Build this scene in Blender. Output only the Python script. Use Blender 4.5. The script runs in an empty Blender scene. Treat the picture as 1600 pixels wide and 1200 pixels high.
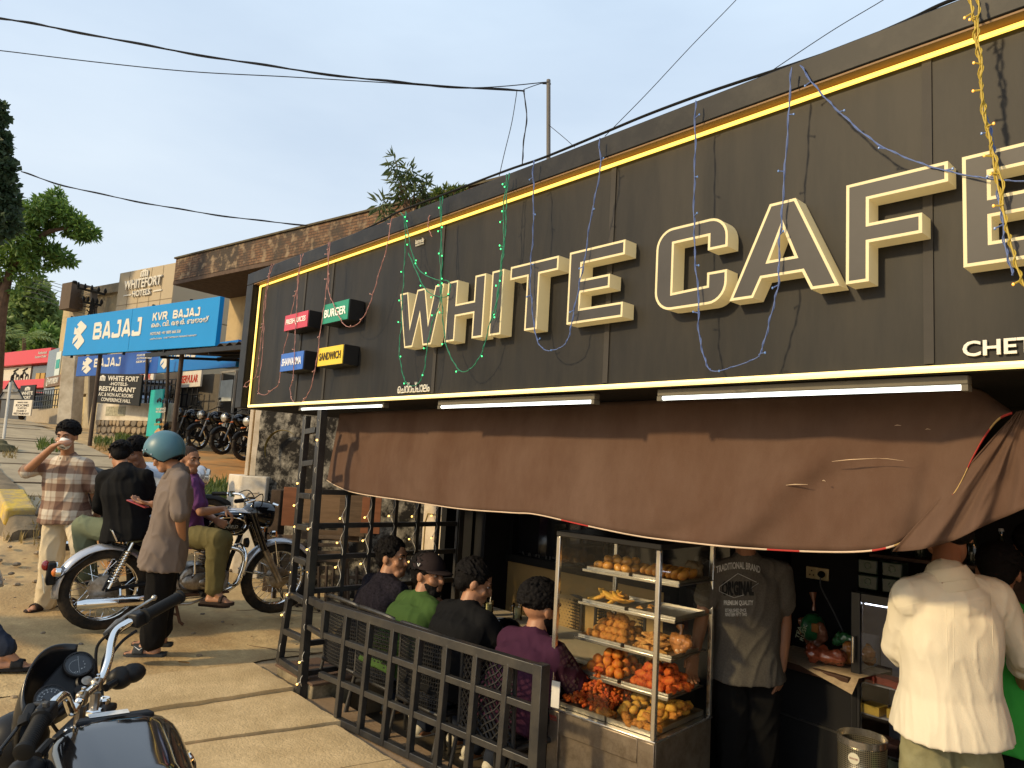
import bpy, bmesh, math, random
import numpy as np
from mathutils import Vector, Matrix, noise
from mathutils.bvhtree import BVHTree
rnd = random.Random(7)
SC = bpy.context.scene
COL = SC.collection
# ------------------------------------------------------------------ camera
YAW, PITCH, ROLL = math.radians(47.693), math.radians(6.540), math.radians(3.352)
EYE = Vector((0, 0, 1.6)); FPX = 1120.0
_f = Vector((-math.sin(YAW)*math.cos(PITCH), math.cos(YAW)*math.cos(PITCH), math.sin(PITCH)))
_r0 = Vector((math.cos(YAW), math.sin(YAW), 0)); _u0 = _r0.cross(_f)
_r = _r0*math.cos(ROLL) + _u0*math.sin(ROLL); _u = -_r0*math.sin(ROLL) + _u0*math.cos(ROLL)
cam_d = bpy.data.cameras.new('camera'); cam = bpy.data.objects.new('camera', cam_d); COL.objects.link(cam)
M3 = Matrix((_r, _u, -_f)).transposed()
cam.matrix_world = Matrix.Translation(EYE) @ M3.to_4x4()
cam_d.sensor_width = 36; cam_d.lens = FPX/1600*36; cam_d.clip_start = .05; cam_d.clip_end = 1500
SC.camera = cam
# ------------------------------------------------------------------ light
SUN_EL, SUN_AZ = 25.5, 14.0        # azimuth: degrees to the left of straight behind the viewer of the shop front
SUN_STRENGTH, SKY_STRENGTH, EXPOSURE = 2.05, 0.125, 0.75
W = bpy.data.worlds.new('World'); SC.world = W; W.use_nodes = True
nt = W.node_tree; bg = nt.nodes['Background']
sky = nt.nodes.new('ShaderNodeTexSky'); sky.sky_type = 'NISHITA'; sky.sun_disc = False
trav = Vector((math.sin(math.radians(SUN_AZ))*math.cos(math.radians(SUN_EL)), math.cos(math.radians(SUN_AZ))*math.cos(math.radians(SUN_EL)), -math.sin(math.radians(SUN_EL))))
tos = -trav
sky.sun_elevation = math.radians(SUN_EL); sky.sun_rotation = math.atan2(tos.x, tos.y)
sky.air_density = 1.0; sky.dust_density = 2.0; sky.ozone_density = 1.2; sky.altitude = 100
hz = nt.nodes.new('ShaderNodeMix'); hz.data_type = 'RGBA'; hz.inputs[7].default_value = (4.3, 4.95, 5.6, 1)     # bright high haze over the whole sky
tcw = nt.nodes.new('ShaderNodeTexCoord'); mpw = nt.nodes.new('ShaderNodeMapping'); mpw.inputs['Scale'].default_value = (1, 1, 3.5); nt.links.new(tcw.outputs['Generated'], mpw.inputs[0])
cn = nt.nodes.new('ShaderNodeTexNoise'); cn.inputs['Scale'].default_value = 1.6; cn.inputs['Detail'].default_value = 7; nt.links.new(mpw.outputs[0], cn.inputs[0])
cr = nt.nodes.new('ShaderNodeValToRGB'); cr.color_ramp.elements[0].position = .35; cr.color_ramp.elements[0].color = (.62, .62, .62, 1); cr.color_ramp.elements[1].position = .72; cr.color_ramp.elements[1].color = (.90, .90, .90, 1); nt.links.new(cn.outputs['Fac'], cr.inputs[0])
sz = nt.nodes.new('ShaderNodeSeparateXYZ'); nt.links.new(tcw.outputs['Generated'], sz.inputs[0])
hr_ = nt.nodes.new('ShaderNodeValToRGB'); hr_.color_ramp.elements[0].color = (4.75, 4.85, 4.75, 1); hr_.color_ramp.elements[1].position = .62; hr_.color_ramp.elements[1].color = (3.65, 4.45, 5.3, 1); nt.links.new(sz.outputs['Z'], hr_.inputs[0]); nt.links.new(hr_.outputs[0], hz.inputs[7])      # paler towards the horizon
nt.links.new(cr.outputs[0], hz.inputs[0]); nt.links.new(sky.outputs[0], hz.inputs[6]); nt.links.new(hz.outputs[2], bg.inputs[0]); bg.inputs[1].default_value = SKY_STRENGTH
sd = bpy.data.lights.new('sun', 'SUN'); sd.energy = SUN_STRENGTH; sd.angle = math.radians(3.5); sd.color = (1, .76, .42)
so = bpy.data.objects.new('sun', sd); COL.objects.link(so); so.rotation_euler = trav.to_track_quat('-Z', 'Y').to_euler()
so.location = (-6, -12, 9)
SC.view_settings.view_transform = 'Standard'; SC.view_settings.look = 'None'
SC.view_settings.exposure = EXPOSURE; SC.view_settings.gamma = 1; SC.view_settings.use_curve_mapping = False
SC.cycles.max_bounces = 8; SC.cycles.transparent_max_bounces = 12
try:
	SC.cycles.use_denoising = True
except Exception: pass

# ------------------------------------------------------------------ pixel of the photograph -> point on a real plane
def ray(px, py):
	return _r*((px-800)/FPX) + _u*((600-py)/FPX) + _f
def atY(px, py, y):
	d = ray(px, py); return EYE + d*((y-EYE.y)/d.y)
def atX(px, py, x):
	d = ray(px, py); return EYE + d*((x-EYE.x)/d.x)
def atZ(px, py, z):
	d = ray(px, py); return EYE + d*((z-EYE.z)/d.z)
def atD(px, py, t):
	return EYE + ray(px, py)*t

# ------------------------------------------------------------------ materials
MATS = {}
def mat(name, col, rough=.6, metal=0., var=.12, vscale=6., bump=0., bscale=60., spec=None, emit=None, estr=0., trans=0., alpha=1., dirt=None, dscale=2.5, damt=.5, coat=0., sheen=0., ior=None, stretch=None):
	"""principled material with noise-driven colour variation, optional dirt blotches and fine relief"""
	if name in MATS: return MATS[name]
	m = bpy.data.materials.new(name); m.use_nodes = True; MATS[name] = m
	n = m.node_tree; p = n.nodes['Principled BSDF']
	p.inputs['Roughness'].default_value = rough; p.inputs['Metallic'].default_value = metal
	if spec is None and rough >= .45: spec = .22
	if spec is not None: p.inputs['Specular IOR Level'].default_value = spec
	if coat: p.inputs['Coat Weight'].default_value = coat; p.inputs['Coat Roughness'].default_value = .04
	if sheen: p.inputs['Sheen Weight'].default_value = sheen
	if trans: p.inputs['Transmission Weight'].default_value = trans
	if ior: p.inputs['IOR'].default_value = ior
	if alpha < 1: p.inputs['Alpha'].default_value = alpha
	c4 = (*col, 1)
	tc = n.nodes.new('ShaderNodeTexCoord')
	src = tc.outputs['Object']
	if stretch:
		mp = n.nodes.new('ShaderNodeMapping'); mp.inputs['Scale'].default_value = stretch
		n.links.new(src, mp.inputs[0]); src = mp.outputs[0]
	if var or dirt:
		no = n.nodes.new('ShaderNodeTexNoise'); no.inputs['Scale'].default_value = vscale; no.inputs['Detail'].default_value = 6; no.inputs['Roughness'].default_value = .65
		n.links.new(src, no.inputs[0])
		ra = n.nodes.new('ShaderNodeValToRGB'); e = ra.color_ramp.elements
		e[0].position = .28; e[1].position = .72
		e[0].color = tuple(max(0, c*(1-var)) for c in col)+(1,); e[1].color = tuple(min(1, c*(1+var)) for c in col)+(1,)
		n.links.new(no.outputs['Fac'], ra.inputs[0]); out = ra.outputs[0]
		if dirt:
			n2 = n.nodes.new('ShaderNodeTexNoise'); n2.inputs['Scale'].default_value = dscale; n2.inputs['Detail'].default_value = 8; n2.inputs['Roughness'].default_value = .7
			n.links.new(src, n2.inputs[0])
			r2 = n.nodes.new('ShaderNodeValToRGB'); r2.color_ramp.elements[0].position = .5-.18*damt; r2.color_ramp.elements[1].position = .78-.2*damt
			n.links.new(n2.outputs['Fac'], r2.inputs[0])
			mx = n.nodes.new('ShaderNodeMix'); mx.data_type = 'RGBA'; n.links.new(r2.outputs[0], mx.inputs[0]); n.links.new(out, mx.inputs[6]); mx.inputs[7].default_value = (*dirt, 1)
			out = mx.outputs[2]
		n.links.new(out, p.inputs['Base Color'])
	else: p.inputs['Base Color'].default_value = c4
	if bump:
		nb = n.nodes.new('ShaderNodeTexNoise'); nb.inputs['Scale'].default_value = bscale; nb.inputs['Detail'].default_value = 4
		n.links.new(src, nb.inputs[0])
		b = n.nodes.new('ShaderNodeBump'); b.inputs['Strength'].default_value = bump; b.inputs['Distance'].default_value = .01
		n.links.new(nb.outputs['Fac'], b.inputs['Height']); n.links.new(b.outputs[0], p.inputs['Normal'])
	if emit:
		p.inputs['Emission Color'].default_value = (*emit, 1); p.inputs['Emission Strength'].default_value = estr
	return m

def glass(name, col=(1, 1, 1), refl=.06, rough=.02):
	"""thin sheet glass: mostly clear with a sharp reflection"""
	if name in MATS: return MATS[name]
	m = bpy.data.materials.new(name); m.use_nodes = True; MATS[name] = m
	n = m.node_tree; n.nodes.remove(n.nodes['Principled BSDF'])
	t = n.nodes.new('ShaderNodeBsdfTransparent'); t.inputs[0].default_value = (*col, 1)
	g = n.nodes.new('ShaderNodeBsdfGlossy'); g.inputs['Roughness'].default_value = rough
	fr = n.nodes.new('ShaderNodeFresnel'); fr.inputs[0].default_value = 1.45
	mx = n.nodes.new('ShaderNodeMixShader'); n.links.new(fr.outputs[0], mx.inputs[0]); n.links.new(t.outputs[0], mx.inputs[1]); n.links.new(g.outputs[0], mx.inputs[2])
	n.links.new(mx.outputs[0], n.nodes['Material Output'].inputs[0])
	return m

# ------------------------------------------------------------------ mesh builder
def basis(zdir, hint=Vector((0, 0, 1))):
	z = Vector(zdir).normalized(); h = Vector(hint)
	if abs(z.dot(h.normalized())) > .98: h = Vector((1, 0, 0))
	x = h.cross(z).normalized(); y = z.cross(x)
	return x, y, z
class MB:
	def __init__(s): s.v = []; s.f = []; s.m = []
	def add(s, vs, fs, mi=0):
		o = len(s.v); s.v += [tuple(v) for v in vs]; s.f += [tuple(i+o for i in f) for f in fs]; s.m += [mi]*len(fs); return s
	def box(s, c, d, R=None, mi=0):
		c = Vector(c); hx, hy, hz = d[0]/2, d[1]/2, d[2]/2
		vs = [Vector((x, y, z)) for x in (-hx, hx) for y in (-hy, hy) for z in (-hz, hz)]
		if R is not None: vs = [R @ v for v in vs]
		return s.add([c+v for v in vs], [(0, 1, 3, 2), (4, 6, 7, 5), (0, 4, 5, 1), (2, 3, 7, 6), (0, 2, 6, 4), (1, 5, 7, 3)], mi)
	def span(s, a, b, mi=0):
		a = Vector(a); b = Vector(b); return s.box((a+b)/2, [abs(x) for x in (b-a)], None, mi)
	def bar(s, p0, p1, w, h, up=(0, 0, 1), mi=0):
		p0 = Vector(p0); p1 = Vector(p1); x, y, z = basis(p1-p0, up)
		vs = [p + x*(sx*w/2) + y*(sy*h/2) for p in (p0, p1) for sx, sy in ((-1, -1), (1, -1), (1, 1), (-1, 1))]
		return s.add(vs, [(3, 2, 1, 0), (4, 5, 6, 7), (0, 1, 5, 4), (1, 2, 6, 5), (2, 3, 7, 6), (3, 0, 4, 7)], mi)
	def tube(s, pts, r, n=8, mi=0, cap=True, flat=None):
		pts = [Vector(p) for p in pts]; k = len(pts); rs = [r]*k if not hasattr(r, '__len__') else list(r)
		vs = []; px = None
		for i, p in enumerate(pts):
			t = (pts[min(i+1, k-1)]-pts[max(i-1, 0)])
			if t.length < 1e-9: t = Vector((0, 0, 1))
			t.normalize()
			if px is None: px = basis(t)[0]
			px = (px - t*px.dot(t))
			if px.length < 1e-6: px = basis(t)[0]
			px.normalize(); py = t.cross(px)
			for j in range(n):
				a = 2*math.pi*j/n; vs.append(p + px*(math.cos(a)*rs[i]) + py*(math.sin(a)*rs[i]*(flat or 1)))
		fs = [(i*n+j, i*n+(j+1) % n, (i+1)*n+(j+1) % n, (i+1)*n+j) for i in range(k-1) for j in range(n)]
		if cap: fs += [tuple(range(n-1, -1, -1)), tuple((k-1)*n+j for j in range(n))]
		return s.add(vs, fs, mi)
	def ring(s, c, axis, R, r, n=32, k=8, mi=0, a0=0., a1=2*math.pi, hint=(0, 0, 1)):
		x, y, z = basis(axis, hint); c = Vector(c); closed = abs(a1-a0-2*math.pi) < 1e-6
		pts = [c + x*(math.cos(a)*R) + y*(math.sin(a)*R) for a in [a0+(a1-a0)*i/n for i in range(n+(0 if closed else 1))]]
		if closed:
			vs = []
			for i in range(n):
				a = a0+2*math.pi*i/n; d = x*math.cos(a)+y*math.sin(a)
				vs += [c + d*(R+math.cos(2*math.pi*j/k)*r) + z*(math.sin(2*math.pi*j/k)*r) for j in range(k)]
			return s.add(vs, [(i*k+j, ((i+1) % n)*k+j, ((i+1) % n)*k+(j+1) % k, i*k+(j+1) % k) for i in range(n) for j in range(k)], mi)
		return s.tube(pts, r, k, mi)
	def lathe(s, prof, c=(0, 0, 0), axis=(0, 0, 1), n=24, mi=0, cap=True):
		x, y, z = basis(axis); c = Vector(c); vs = []; k = len(prof)
		for r, h in prof:
			vs += [c + z*h + (x*math.cos(2*math.pi*j/n)+y*math.sin(2*math.pi*j/n))*r for j in range(n)]
		fs = [(i*n+j, i*n+(j+1) % n, (i+1)*n+(j+1) % n, (i+1)*n+j) for i in range(k-1) for j in range(n)]
		if cap: fs += [tuple(range(n-1, -1, -1)), tuple((k-1)*n+j for j in range(n))]
		return s.add(vs, fs, mi)
	def ball(s, c, r, n=12, mi=0, R=None):
		c = Vector(c); r = (r, r, r) if not hasattr(r, '__len__') else r; k = max(4, n//2); vs = []; fs = []
		for i in range(k+1):
			th = math.pi*i/k
			for j in range(n):
				ph = 2*math.pi*j/n; v = Vector((math.sin(th)*math.cos(ph)*r[0], math.sin(th)*math.sin(ph)*r[1], math.cos(th)*r[2]))
				vs.append(c + (R @ v if R is not None else v))
		fs = [(i*n+j, (i+1)*n+j, (i+1)*n+(j+1) % n, i*n+(j+1) % n) for i in range(k) for j in range(n)]
		return s.add(vs, fs, mi)
	def poly(s, pts, mi=0): return s.add(pts, [tuple(range(len(pts)))], mi)
	def prism(s, poly, o, ux, uy, d, mi=0, mside=None):
		"""2d outline (ccw seen against d) extruded from o along d"""
		o = Vector(o); ux = Vector(ux); uy = Vector(uy); d = Vector(d); k = len(poly)
		a = [o+ux*p[0]+uy*p[1] for p in poly]; b = [p+d for p in a]
		ms = mi if mside is None else mside
		s.add(a+b, [tuple(range(k, 2*k))], mi); o2 = len(s.v)-2*k
		s.f += [tuple(o2+i for i in range(k-1, -1, -1))]; s.m += [mi]
		s.f += [(o2+i, o2+(i+1) % k, o2+k+(i+1) % k, o2+k+i) for i in range(k)]; s.m += [ms]*k
		return s
	def grid(s, P, mi=0, closeu=False):
		"""P[i][j] points -> quads"""
		a = len(P); b = len(P[0]); vs = [p for row in P for p in row]
		fs = [(i*b+j, i*b+j+1, ((i+1) % a)*b+j+1, ((i+1) % a)*b+j) for i in range(a if closeu else a-1) for j in range(b-1)]
		return s.add(vs, fs, mi)
	def mesh(s, name, mats, smooth=35):
		me = bpy.data.meshes.new(name); me.from_pydata(s.v, [], s.f)
		for m in (mats if isinstance(mats, (list, tuple)) else [mats]): me.materials.append(m)
		me.polygons.foreach_set('material_index', s.m)
		if smooth:
			me.polygons.foreach_set('use_smooth', [True]*len(me.polygons));
			try: me.set_sharp_from_angle(angle=math.radians(smooth))
			except Exception: pass
		me.update(); return me
	def build(s, name, mats, parent=None, smooth=35, bevel=0., local=False, fix=False):
		me = s.mesh(name, mats, smooth)
		if fix:
			bm = bmesh.new(); bm.from_mesh(me); bmesh.ops.remove_doubles(bm, verts=bm.verts, dist=1e-5); bmesh.ops.recalc_face_normals(bm, faces=bm.faces); bm.to_mesh(me); bm.free()
		return link(name, me, parent, bevel, local)
def link(name, me, parent=None, bevel=0., local=False):
	o = bpy.data.objects.new(name, me); COL.objects.link(o)
	if parent is not None:
		o.parent = parent
		if parent.type == 'EMPTY' and not local and parent.parent is None:
			o.matrix_parent_inverse = Matrix.LocRotScale(parent.location, parent.rotation_euler, parent.scale).inverted()
	if bevel:
		b = o.modifiers.new('bevel', 'BEVEL'); b.width = bevel; b.segments = 2; b.limit_method = 'ANGLE'; b.angle_limit = math.radians(40)
	return o
def tag(o, label=None, cat=None, group=None, kind=None):
	if label: o['label'] = label
	if cat: o['category'] = cat
	if group: o['group'] = group
	if kind: o['kind'] = kind
	return o
def thing(name, label, cat, loc=(0, 0, 0), rz=0., group=None):
	o = bpy.data.objects.new(name, None); COL.objects.link(o); o.location = loc; o.rotation_euler = (0, 0, rz); o.empty_display_size = .1
	return tag(o, label, cat, group)
def dup(root, loc=None, rz=None, label=None, group=None):
	r = root.copy(); COL.objects.link(r)
	if loc is not None: r.location = loc
	if rz is not None: r.rotation_euler = (0, 0, rz)
	if label: r['label'] = label
	if group: r['group'] = group
	for ch in list(root.children):
		c = ch.copy(); COL.objects.link(c); c.parent = r
		for g in list(ch.children):
			d = g.copy(); COL.objects.link(d); d.parent = c
	return r
def text_mesh(body, bold=0., space=1.):
	cu = bpy.data.curves.new('lettering', 'FONT'); cu.body = body; cu.size = 1; cu.offset = bold; cu.space_character = space; cu.resolution_u = 3
	cu.extrude = .5; cu.align_x = 'LEFT'
	o = bpy.data.objects.new('lettering', cu); COL.objects.link(o)
	bpy.context.view_layer.update()
	me = bpy.data.meshes.new_from_object(o.evaluated_get(bpy.context.evaluated_depsgraph_get()))
	bpy.data.objects.remove(o); bpy.data.curves.remove(cu)
	return me
def lettering(name, body, o, ux, uy, w, h, depth, m, parent=None, bold=0., space=1., shear=0., warp=None):
	"""raised lettering whose bounding box is w x h with its lower left corner at o"""
	me = text_mesh(body, bold, space); n = len(me.vertices)
	if n == 0: return None
	co = np.empty(n*3); me.vertices.foreach_get('co', co); co = co.reshape(-1, 3)
	mn, mx = co.min(0), co.max(0)
	ux = Vector(ux).normalized(); uy = Vector(uy).normalized(); nz = ux.cross(uy)
	t = (co-mn)/np.maximum(mx-mn, 1e-6)
	X = t[:, 0]*w + shear*t[:, 1]*h; Yv = t[:, 1]*h; Z = t[:, 2]*depth
	if warp: X, Yv = warp(X, Yv)
	out = np.array(o)+np.outer(X, ux)+np.outer(Yv, uy)+np.outer(Z, nz)
	me.vertices.foreach_set('co', out.ravel()); me.materials.clear(); me.materials.append(m); me.update()
	me.name = name
	return link(name, me, parent)
# ================================================================== ground
def smooth_interp(x, xs, ys):
	x = np.asarray(x, float); i = np.clip(np.searchsorted(xs, x)-1, 0, len(xs)-2); xs = np.array(xs); ys = np.array(ys)
	t = np.clip((x-xs[i])/(xs[i+1]-xs[i]), 0, 1); t = t*t*(3-2*t)*.5+t*.5
	return ys[i]*(1-t)+ys[i+1]*t
UP_X, UP_Z = [-40, 5.6, 6.6, 7.6, 8.6, 9.8, 12, 15, 17.5, 24, 36, 60, 110, 400], [0, 0, .07, .13, .38, .78, 1.0, 1.35, 1.52, 1.9, 2.3, 2.7, 3.0, 3.5]
LO_X, LO_Z = [-40, 5.6, 7.2, 8.4, 9.4, 12, 15, 30, 60, 110, 400], [0, 0, .09, .24, .46, .74, 1.08, 2.0, 2.7, 3.0, 3.5]
def gz(x, y):
	u = -np.asarray(x, float); y = np.asarray(y, float)
	a = smooth_interp(u, UP_X, UP_Z); b = smooth_interp(u, LO_X, LO_Z)
	t = np.clip((y-1.35)/.25, 0, 1); w = np.clip((u-9.2)/.8, 0, 1)       # hard step along the raised road's edge
	soft = np.clip((y-.6)/2.2, 0, 1)
	k = np.where(u > 9.2, w*t+(1-w)*soft, soft)
	return b*(1-k)+a*k
def gz1(x, y): return float(gz(np.array([x]), np.array([y]))[0])
m_ground = mat('dry_sandy_earth', (.56, .39, .19), .95, var=.22, vscale=1.3, bump=.5, bscale=14, dirt=(.30, .21, .12), dscale=3.5)
m_orange = mat('orange_laterite_earth', (.52, .25, .08), .95, var=.25, vscale=1.6, bump=.7, bscale=9, dirt=(.36, .26, .13), dscale=1.2)
m_conc = mat('weathered_concrete', (.58, .425, .215), .9, var=.22, vscale=11, bump=.7, bscale=40, dirt=(.40, .27, .13), dscale=1.6, damt=.9)
m_slab = mat('pale_concrete_slab', (.62, .455, .245), .88, var=.16, vscale=24, bump=.5, bscale=70, dirt=(.45, .32, .16), dscale=2.6, damt=.75)
m_road = mat('pale_concrete_road', (.44, .355, .23), .9, var=.12, vscale=1.2, bump=.25, bscale=60, dirt=(.30, .24, .16), dscale=2)
m_asph = mat('worn_asphalt', (.12, .11, .10), .9, var=.2, vscale=3, bump=.3, bscale=80)
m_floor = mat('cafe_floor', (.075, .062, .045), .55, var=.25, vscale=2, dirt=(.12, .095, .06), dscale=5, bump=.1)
xs = np.unique(np.concatenate([np.linspace(-300, -60, 25), np.linspace(-60, -20, 41), np.linspace(-20, -8, 61), np.linspace(-8, 2, 41), np.linspace(2, 200, 25)]))
ys = np.unique(np.concatenate([np.linspace(-200, -8, 25), np.linspace(-8, 1.2, 24), np.linspace(1.2, 1.8, 13), np.linspace(1.8, 14, 40), np.linspace(14, 300, 30)]))
GX, GY = np.meshgrid(xs, ys, indexing='ij'); GZ = gz(GX, GY)
# the cafe's floor lies lower than the street, and the ground there is cut away
dig = (GX > -5.0) & (GY > 2.36) & (GX < 12)
bump_ = np.vectorize(lambda x, y: noise.noise(Vector((x*.9, y*.9, 0)))*.05 + noise.noise(Vector((x*3, y*3, 4)))*.02)(GX, GY)
amp = np.clip((-GX-8.2)/2, 0, 1)
GZ = GZ - .03 + bump_*amp
GZ = np.where(dig, -.5, GZ)
g = MB(); g.grid([[Vector((GX[i, j], GY[i, j], GZ[i, j])) for j in range(len(ys))] for i in range(len(xs))])
go = g.build('ground', [m_ground, m_orange], smooth=60); tag(go, kind='structure')
# laterite bank under the showroom
mi = []
for p in go.data.polygons:
	c = p.center; mi.append(1 if (c.y > 2.2+noise.noise(c*.7)*.5 and -18.5 < c.x < -8.0) else 0)
go.data.polygons.foreach_set('material_index', mi)
# concrete apron in front of the cafe
def sheet(name, x0, x1, y0, y1, m, dz=.0, nx=30, ny=20, kind='structure', wob=0.):
	b = MB(); P = []
	for i in range(nx+1):
		row = []
		for j in range(ny+1):
			x = x0+(x1-x0)*i/nx; y = y0+(y1-y0)*j/ny
			if wob and (i in (0, nx) or j in (0, ny)): x += noise.noise(Vector((x*2, y*2, 1)))*wob; y += noise.noise(Vector((x*2, y*2, 7)))*wob
			row.append(Vector((x, y, gz1(x, y)+dz)))
		P.append(row)
	b.grid(P); o = b.build(name, m, smooth=60); return tag(o, kind=kind)
sheet('pavement', -8.15, -5.47, -2.2, 4.6, m_conc, .0, 40, 40, wob=.08)
sheet('pavement', -5.0, 6, -7, 1.15, m_conc, .0, 20, 20)
b = MB(); b.span((-5.46, -2.2, -.06), (-5.0, 1.17, .001)); tag(b.build('pavement', m_conc), kind='structure')
# joint of the apron seen beside the sandalled feet
b = MB()
for (p, q) in ((atZ(81, 968, .055), atZ(104, 1030, .03)),):
	b.bar(p, q, .025, .006)
tag(b.build('pavement_joint', mat('joint_dirt', (.2, .13, .07), .95)), kind='structure')
rk = random.Random(31); b = MB()
for (cx, cy, ang, L_) in ((-6.2, .6, .5, 1.6), (-6.9, 2.9, 1.2, 1.3), (-5.9, 2.6, .2, 1.0), (-7.4, 1.9, 2.2, 1.2), (-4.3, 1.8, 1.35, .55), (-3.7, 1.7, 1.8, .5)):
	p = Vector((cx, cy, 0)); P = []
	for i in range(14):
		P.append(Vector((p.x, p.y, gz1(p.x, p.y)+.0015))); ang += rk.uniform(-.35, .35); p = p+Vector((math.cos(ang), math.sin(ang), 0))*(L_/14)
	if cx < -5: b.tube(P, [.002+.004*math.sin(i/13*3.1) for i in range(14)], 4)
tag(b.build('pavement_crack', mat('crack_dirt', (.13, .085, .045), .95)), kind='structure')
# drain cover slabs in front of the cafe: each one a slab, gaps between
slabs = bpy.data.objects.new('drain_pavement', None); COL.objects.link(slabs); tag(slabs, kind='structure')
def slab(x0, x1, xb0, xb1, y0, y1, top, th=.09):
	"""x0,x1 at the near edge y0; xb0,xb1 at the shop edge y1"""
	b = MB(); nx, ny = 8, 12; T = []
	def P(i, j, z):
		s, t = i/nx, j/ny; x = (x0*(1-t)+xb0*t)*(1-s)+(x1*(1-t)+xb1*t)*s; y = y0*(1-t)+y1*t
		e = 0
		if i in (0, nx): x += (noise.noise(Vector((x*3, y*14, 3)))*.012)
		if j in (0, ny): y += noise.noise(Vector((x*14, y*3, 5)))*.012
		if z > 0 and (i in (0, nx) or j in (0, ny)): e = -.006-.006*abs(noise.noise(Vector((x*9, y*9, 9))))
		return Vector((x, y, top+e+noise.noise(Vector((x*4, y*4, 2)))*.004 if z > 0 else top-th))
	b.grid([[P(i, j, 1) for j in range(ny+1)] for i in range(nx+1)])
	edge = [(i, 0) for i in range(nx+1)]+[(nx, j) for j in range(1, ny+1)]+[(i, ny) for i in range(nx-1, -1, -1)]+[(0, j) for j in range(ny-1, 0, -1)]
	top_ = [P(i, j, 1) for i, j in edge]; bot = [P(i, j, -1) for i, j in edge]
	k = len(edge); b.add(top_+bot, [(i, k+i, k+(i+1) % k, (i+1) % k) for i in range(k)])
	return b.build('slab', m_slab, slabs, smooth=40)
slab(-5.48, -4.775, -5.37, -4.70, 1.19, 2.43, .03)
slab(-4.765, -4.265, -4.69, -4.02, 1.19, 2.41, .005)
slab(-4.255, -3.62, -4.01, -3.40, 1.19, 2.37, -.008)
slab(-3.60, -2.93, -3.385, -2.75, 1.19, 2.36, -.004)
slab(-2.91, -2.2, -2.735, -2.05, 1.19, 2.36, .0)
slab(-2.185, -1.45, -2.035, -1.3, 1.19, 2.36, .0)
slab(-1.43, .2, -1.28, .3, 1.19, 2.36, .0)
b = MB(); b.span((-5.35, 1.15, -.3), (3, 2.34, -.085)); tag(b.build('drain_bed', mat('drain_mud', (.17, .11, .06), .95)), kind='structure')
# ledge between slabs and the railing, and the cafe floor
b = MB()
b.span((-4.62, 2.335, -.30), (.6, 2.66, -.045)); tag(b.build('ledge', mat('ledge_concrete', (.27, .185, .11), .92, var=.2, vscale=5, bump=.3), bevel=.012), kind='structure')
b = MB(); b.span((-4.66, 2.66, -.5), (4, 8.2, -.25)); tag(b.build('floor', m_floor), kind='structure')
b = MB(); b.span((-9.5, 2.47, -.45), (-4.665, 9, -.012));
tag(b.build('yard', mat('yard_earth', (.30, .22, .13), .95, var=.25, vscale=3, bump=.5, bscale=20)), kind='structure')
# raised concrete road going uphill at the left, with its kerb
def strip(name, pts0, pts1, m, dz=.012, n=24):
	b = MB(); P = []
	for i in range(n+1):
		t = i/n; a = Vector(pts0[0]).lerp(Vector(pts0[1]), t); c = Vector(pts1[0]).lerp(Vector(pts1[1]), t)
		P.append([Vector((*(a.lerp(c, s/8)).xy, 0)) for s in range(9)])
	for r in P:
		for v in r: v.z = gz1(v.x, max(v.y, 1.62) if name == 'road' and v.x > -30 else v.y)+dz
	b.grid(P); o = b.build(name, m, smooth=60); return tag(o, kind='structure')
strip('road', ((-9.4, 1.62, 0), (-30, 1.9, 0)), ((-9.4, 3.3, 0), (-30, 4.2, 0)), m_road, .03)
strip('street', ((-16, -2, 0), (-120, 1.5, 0)), ((-16, -9, 0), (-120, -8, 0)), m_asph, .03)
strip('forecourt', ((-26, -3, 0), (-60, -1, 0)), ((-26, 4.6, 0), (-60, 6, 0)), m_road, .045)
b = MB()
for x0 in (-9.75, -10.6, -11.6, -13.4, -14.6, -17.2, -18.2, -22):
	pts = [Vector((x0+.03*math.sin(y*3), y, gz1(x0, max(y, 1.7))+.034)) for y in np.linspace(1.66, 3.6, 12)]
	for p, q in zip(pts, pts[1:]): b.bar(p, q, .06, .012)
tag(b.build('road_joint', mat('road_joint', (.16, .11, .07), .95)), kind='structure')
kerb = thing('retaining_kerb', 'crumbling low concrete kerb holding up the raised road', 'kerb', (-10, 1.5, 0))
k = MB(); P = []
for x in np.linspace(-9.35, -16, 26):
	zt = gz1(x, 1.75)+.05+noise.noise(Vector((x*2.2, 0, 0)))*.03; zb = gz1(x, 1.0)-.1; w = noise.noise(Vector((x*3, 5, 0)))*.03
	P.append([Vector((x, 1.34+w, zb)), Vector((x, 1.40+w, zt-.03)), Vector((x, 1.45+w, zt)), Vector((x, 1.66, zt)), Vector((x, 1.70, zt-.08))])
k.grid(P); k.poly(list(reversed(P[0])));
k.build('kerb_body', mat('old_kerb', (.20, .155, .10), .95, var=.3, vscale=5, bump=.8, bscale=18, dirt=(.10, .085, .06), dscale=3), kerb, smooth=50)
yk = thing('kerb_block', 'loose kerb block with worn yellow paint lying on the sand', 'kerb stone', (-10.2, 1.1, .25))
def on_ground(px_, py_):
	d = ray(px_, py_); t = 3.
	while t < 60:
		p = EYE+d*t
		if p.z < gz1(p.x, p.y): return p
		t += .02
	return p
b = MB(); p = on_ground(30, 822); q = on_ground(12, 792); q = p+(q-p).normalized()*.95; q.z = gz1(q.x, q.y); b.bar(p+Vector((0, 0, .10)), q+Vector((0, 0, .12)), .30, .20)
b.build('block', mat('worn_yellow_paint', (.62, .42, .05), .75, var=.25, vscale=9, bump=.4, dirt=(.35, .27, .17), dscale=6, damt=.7), yk, bevel=.03)
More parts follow.
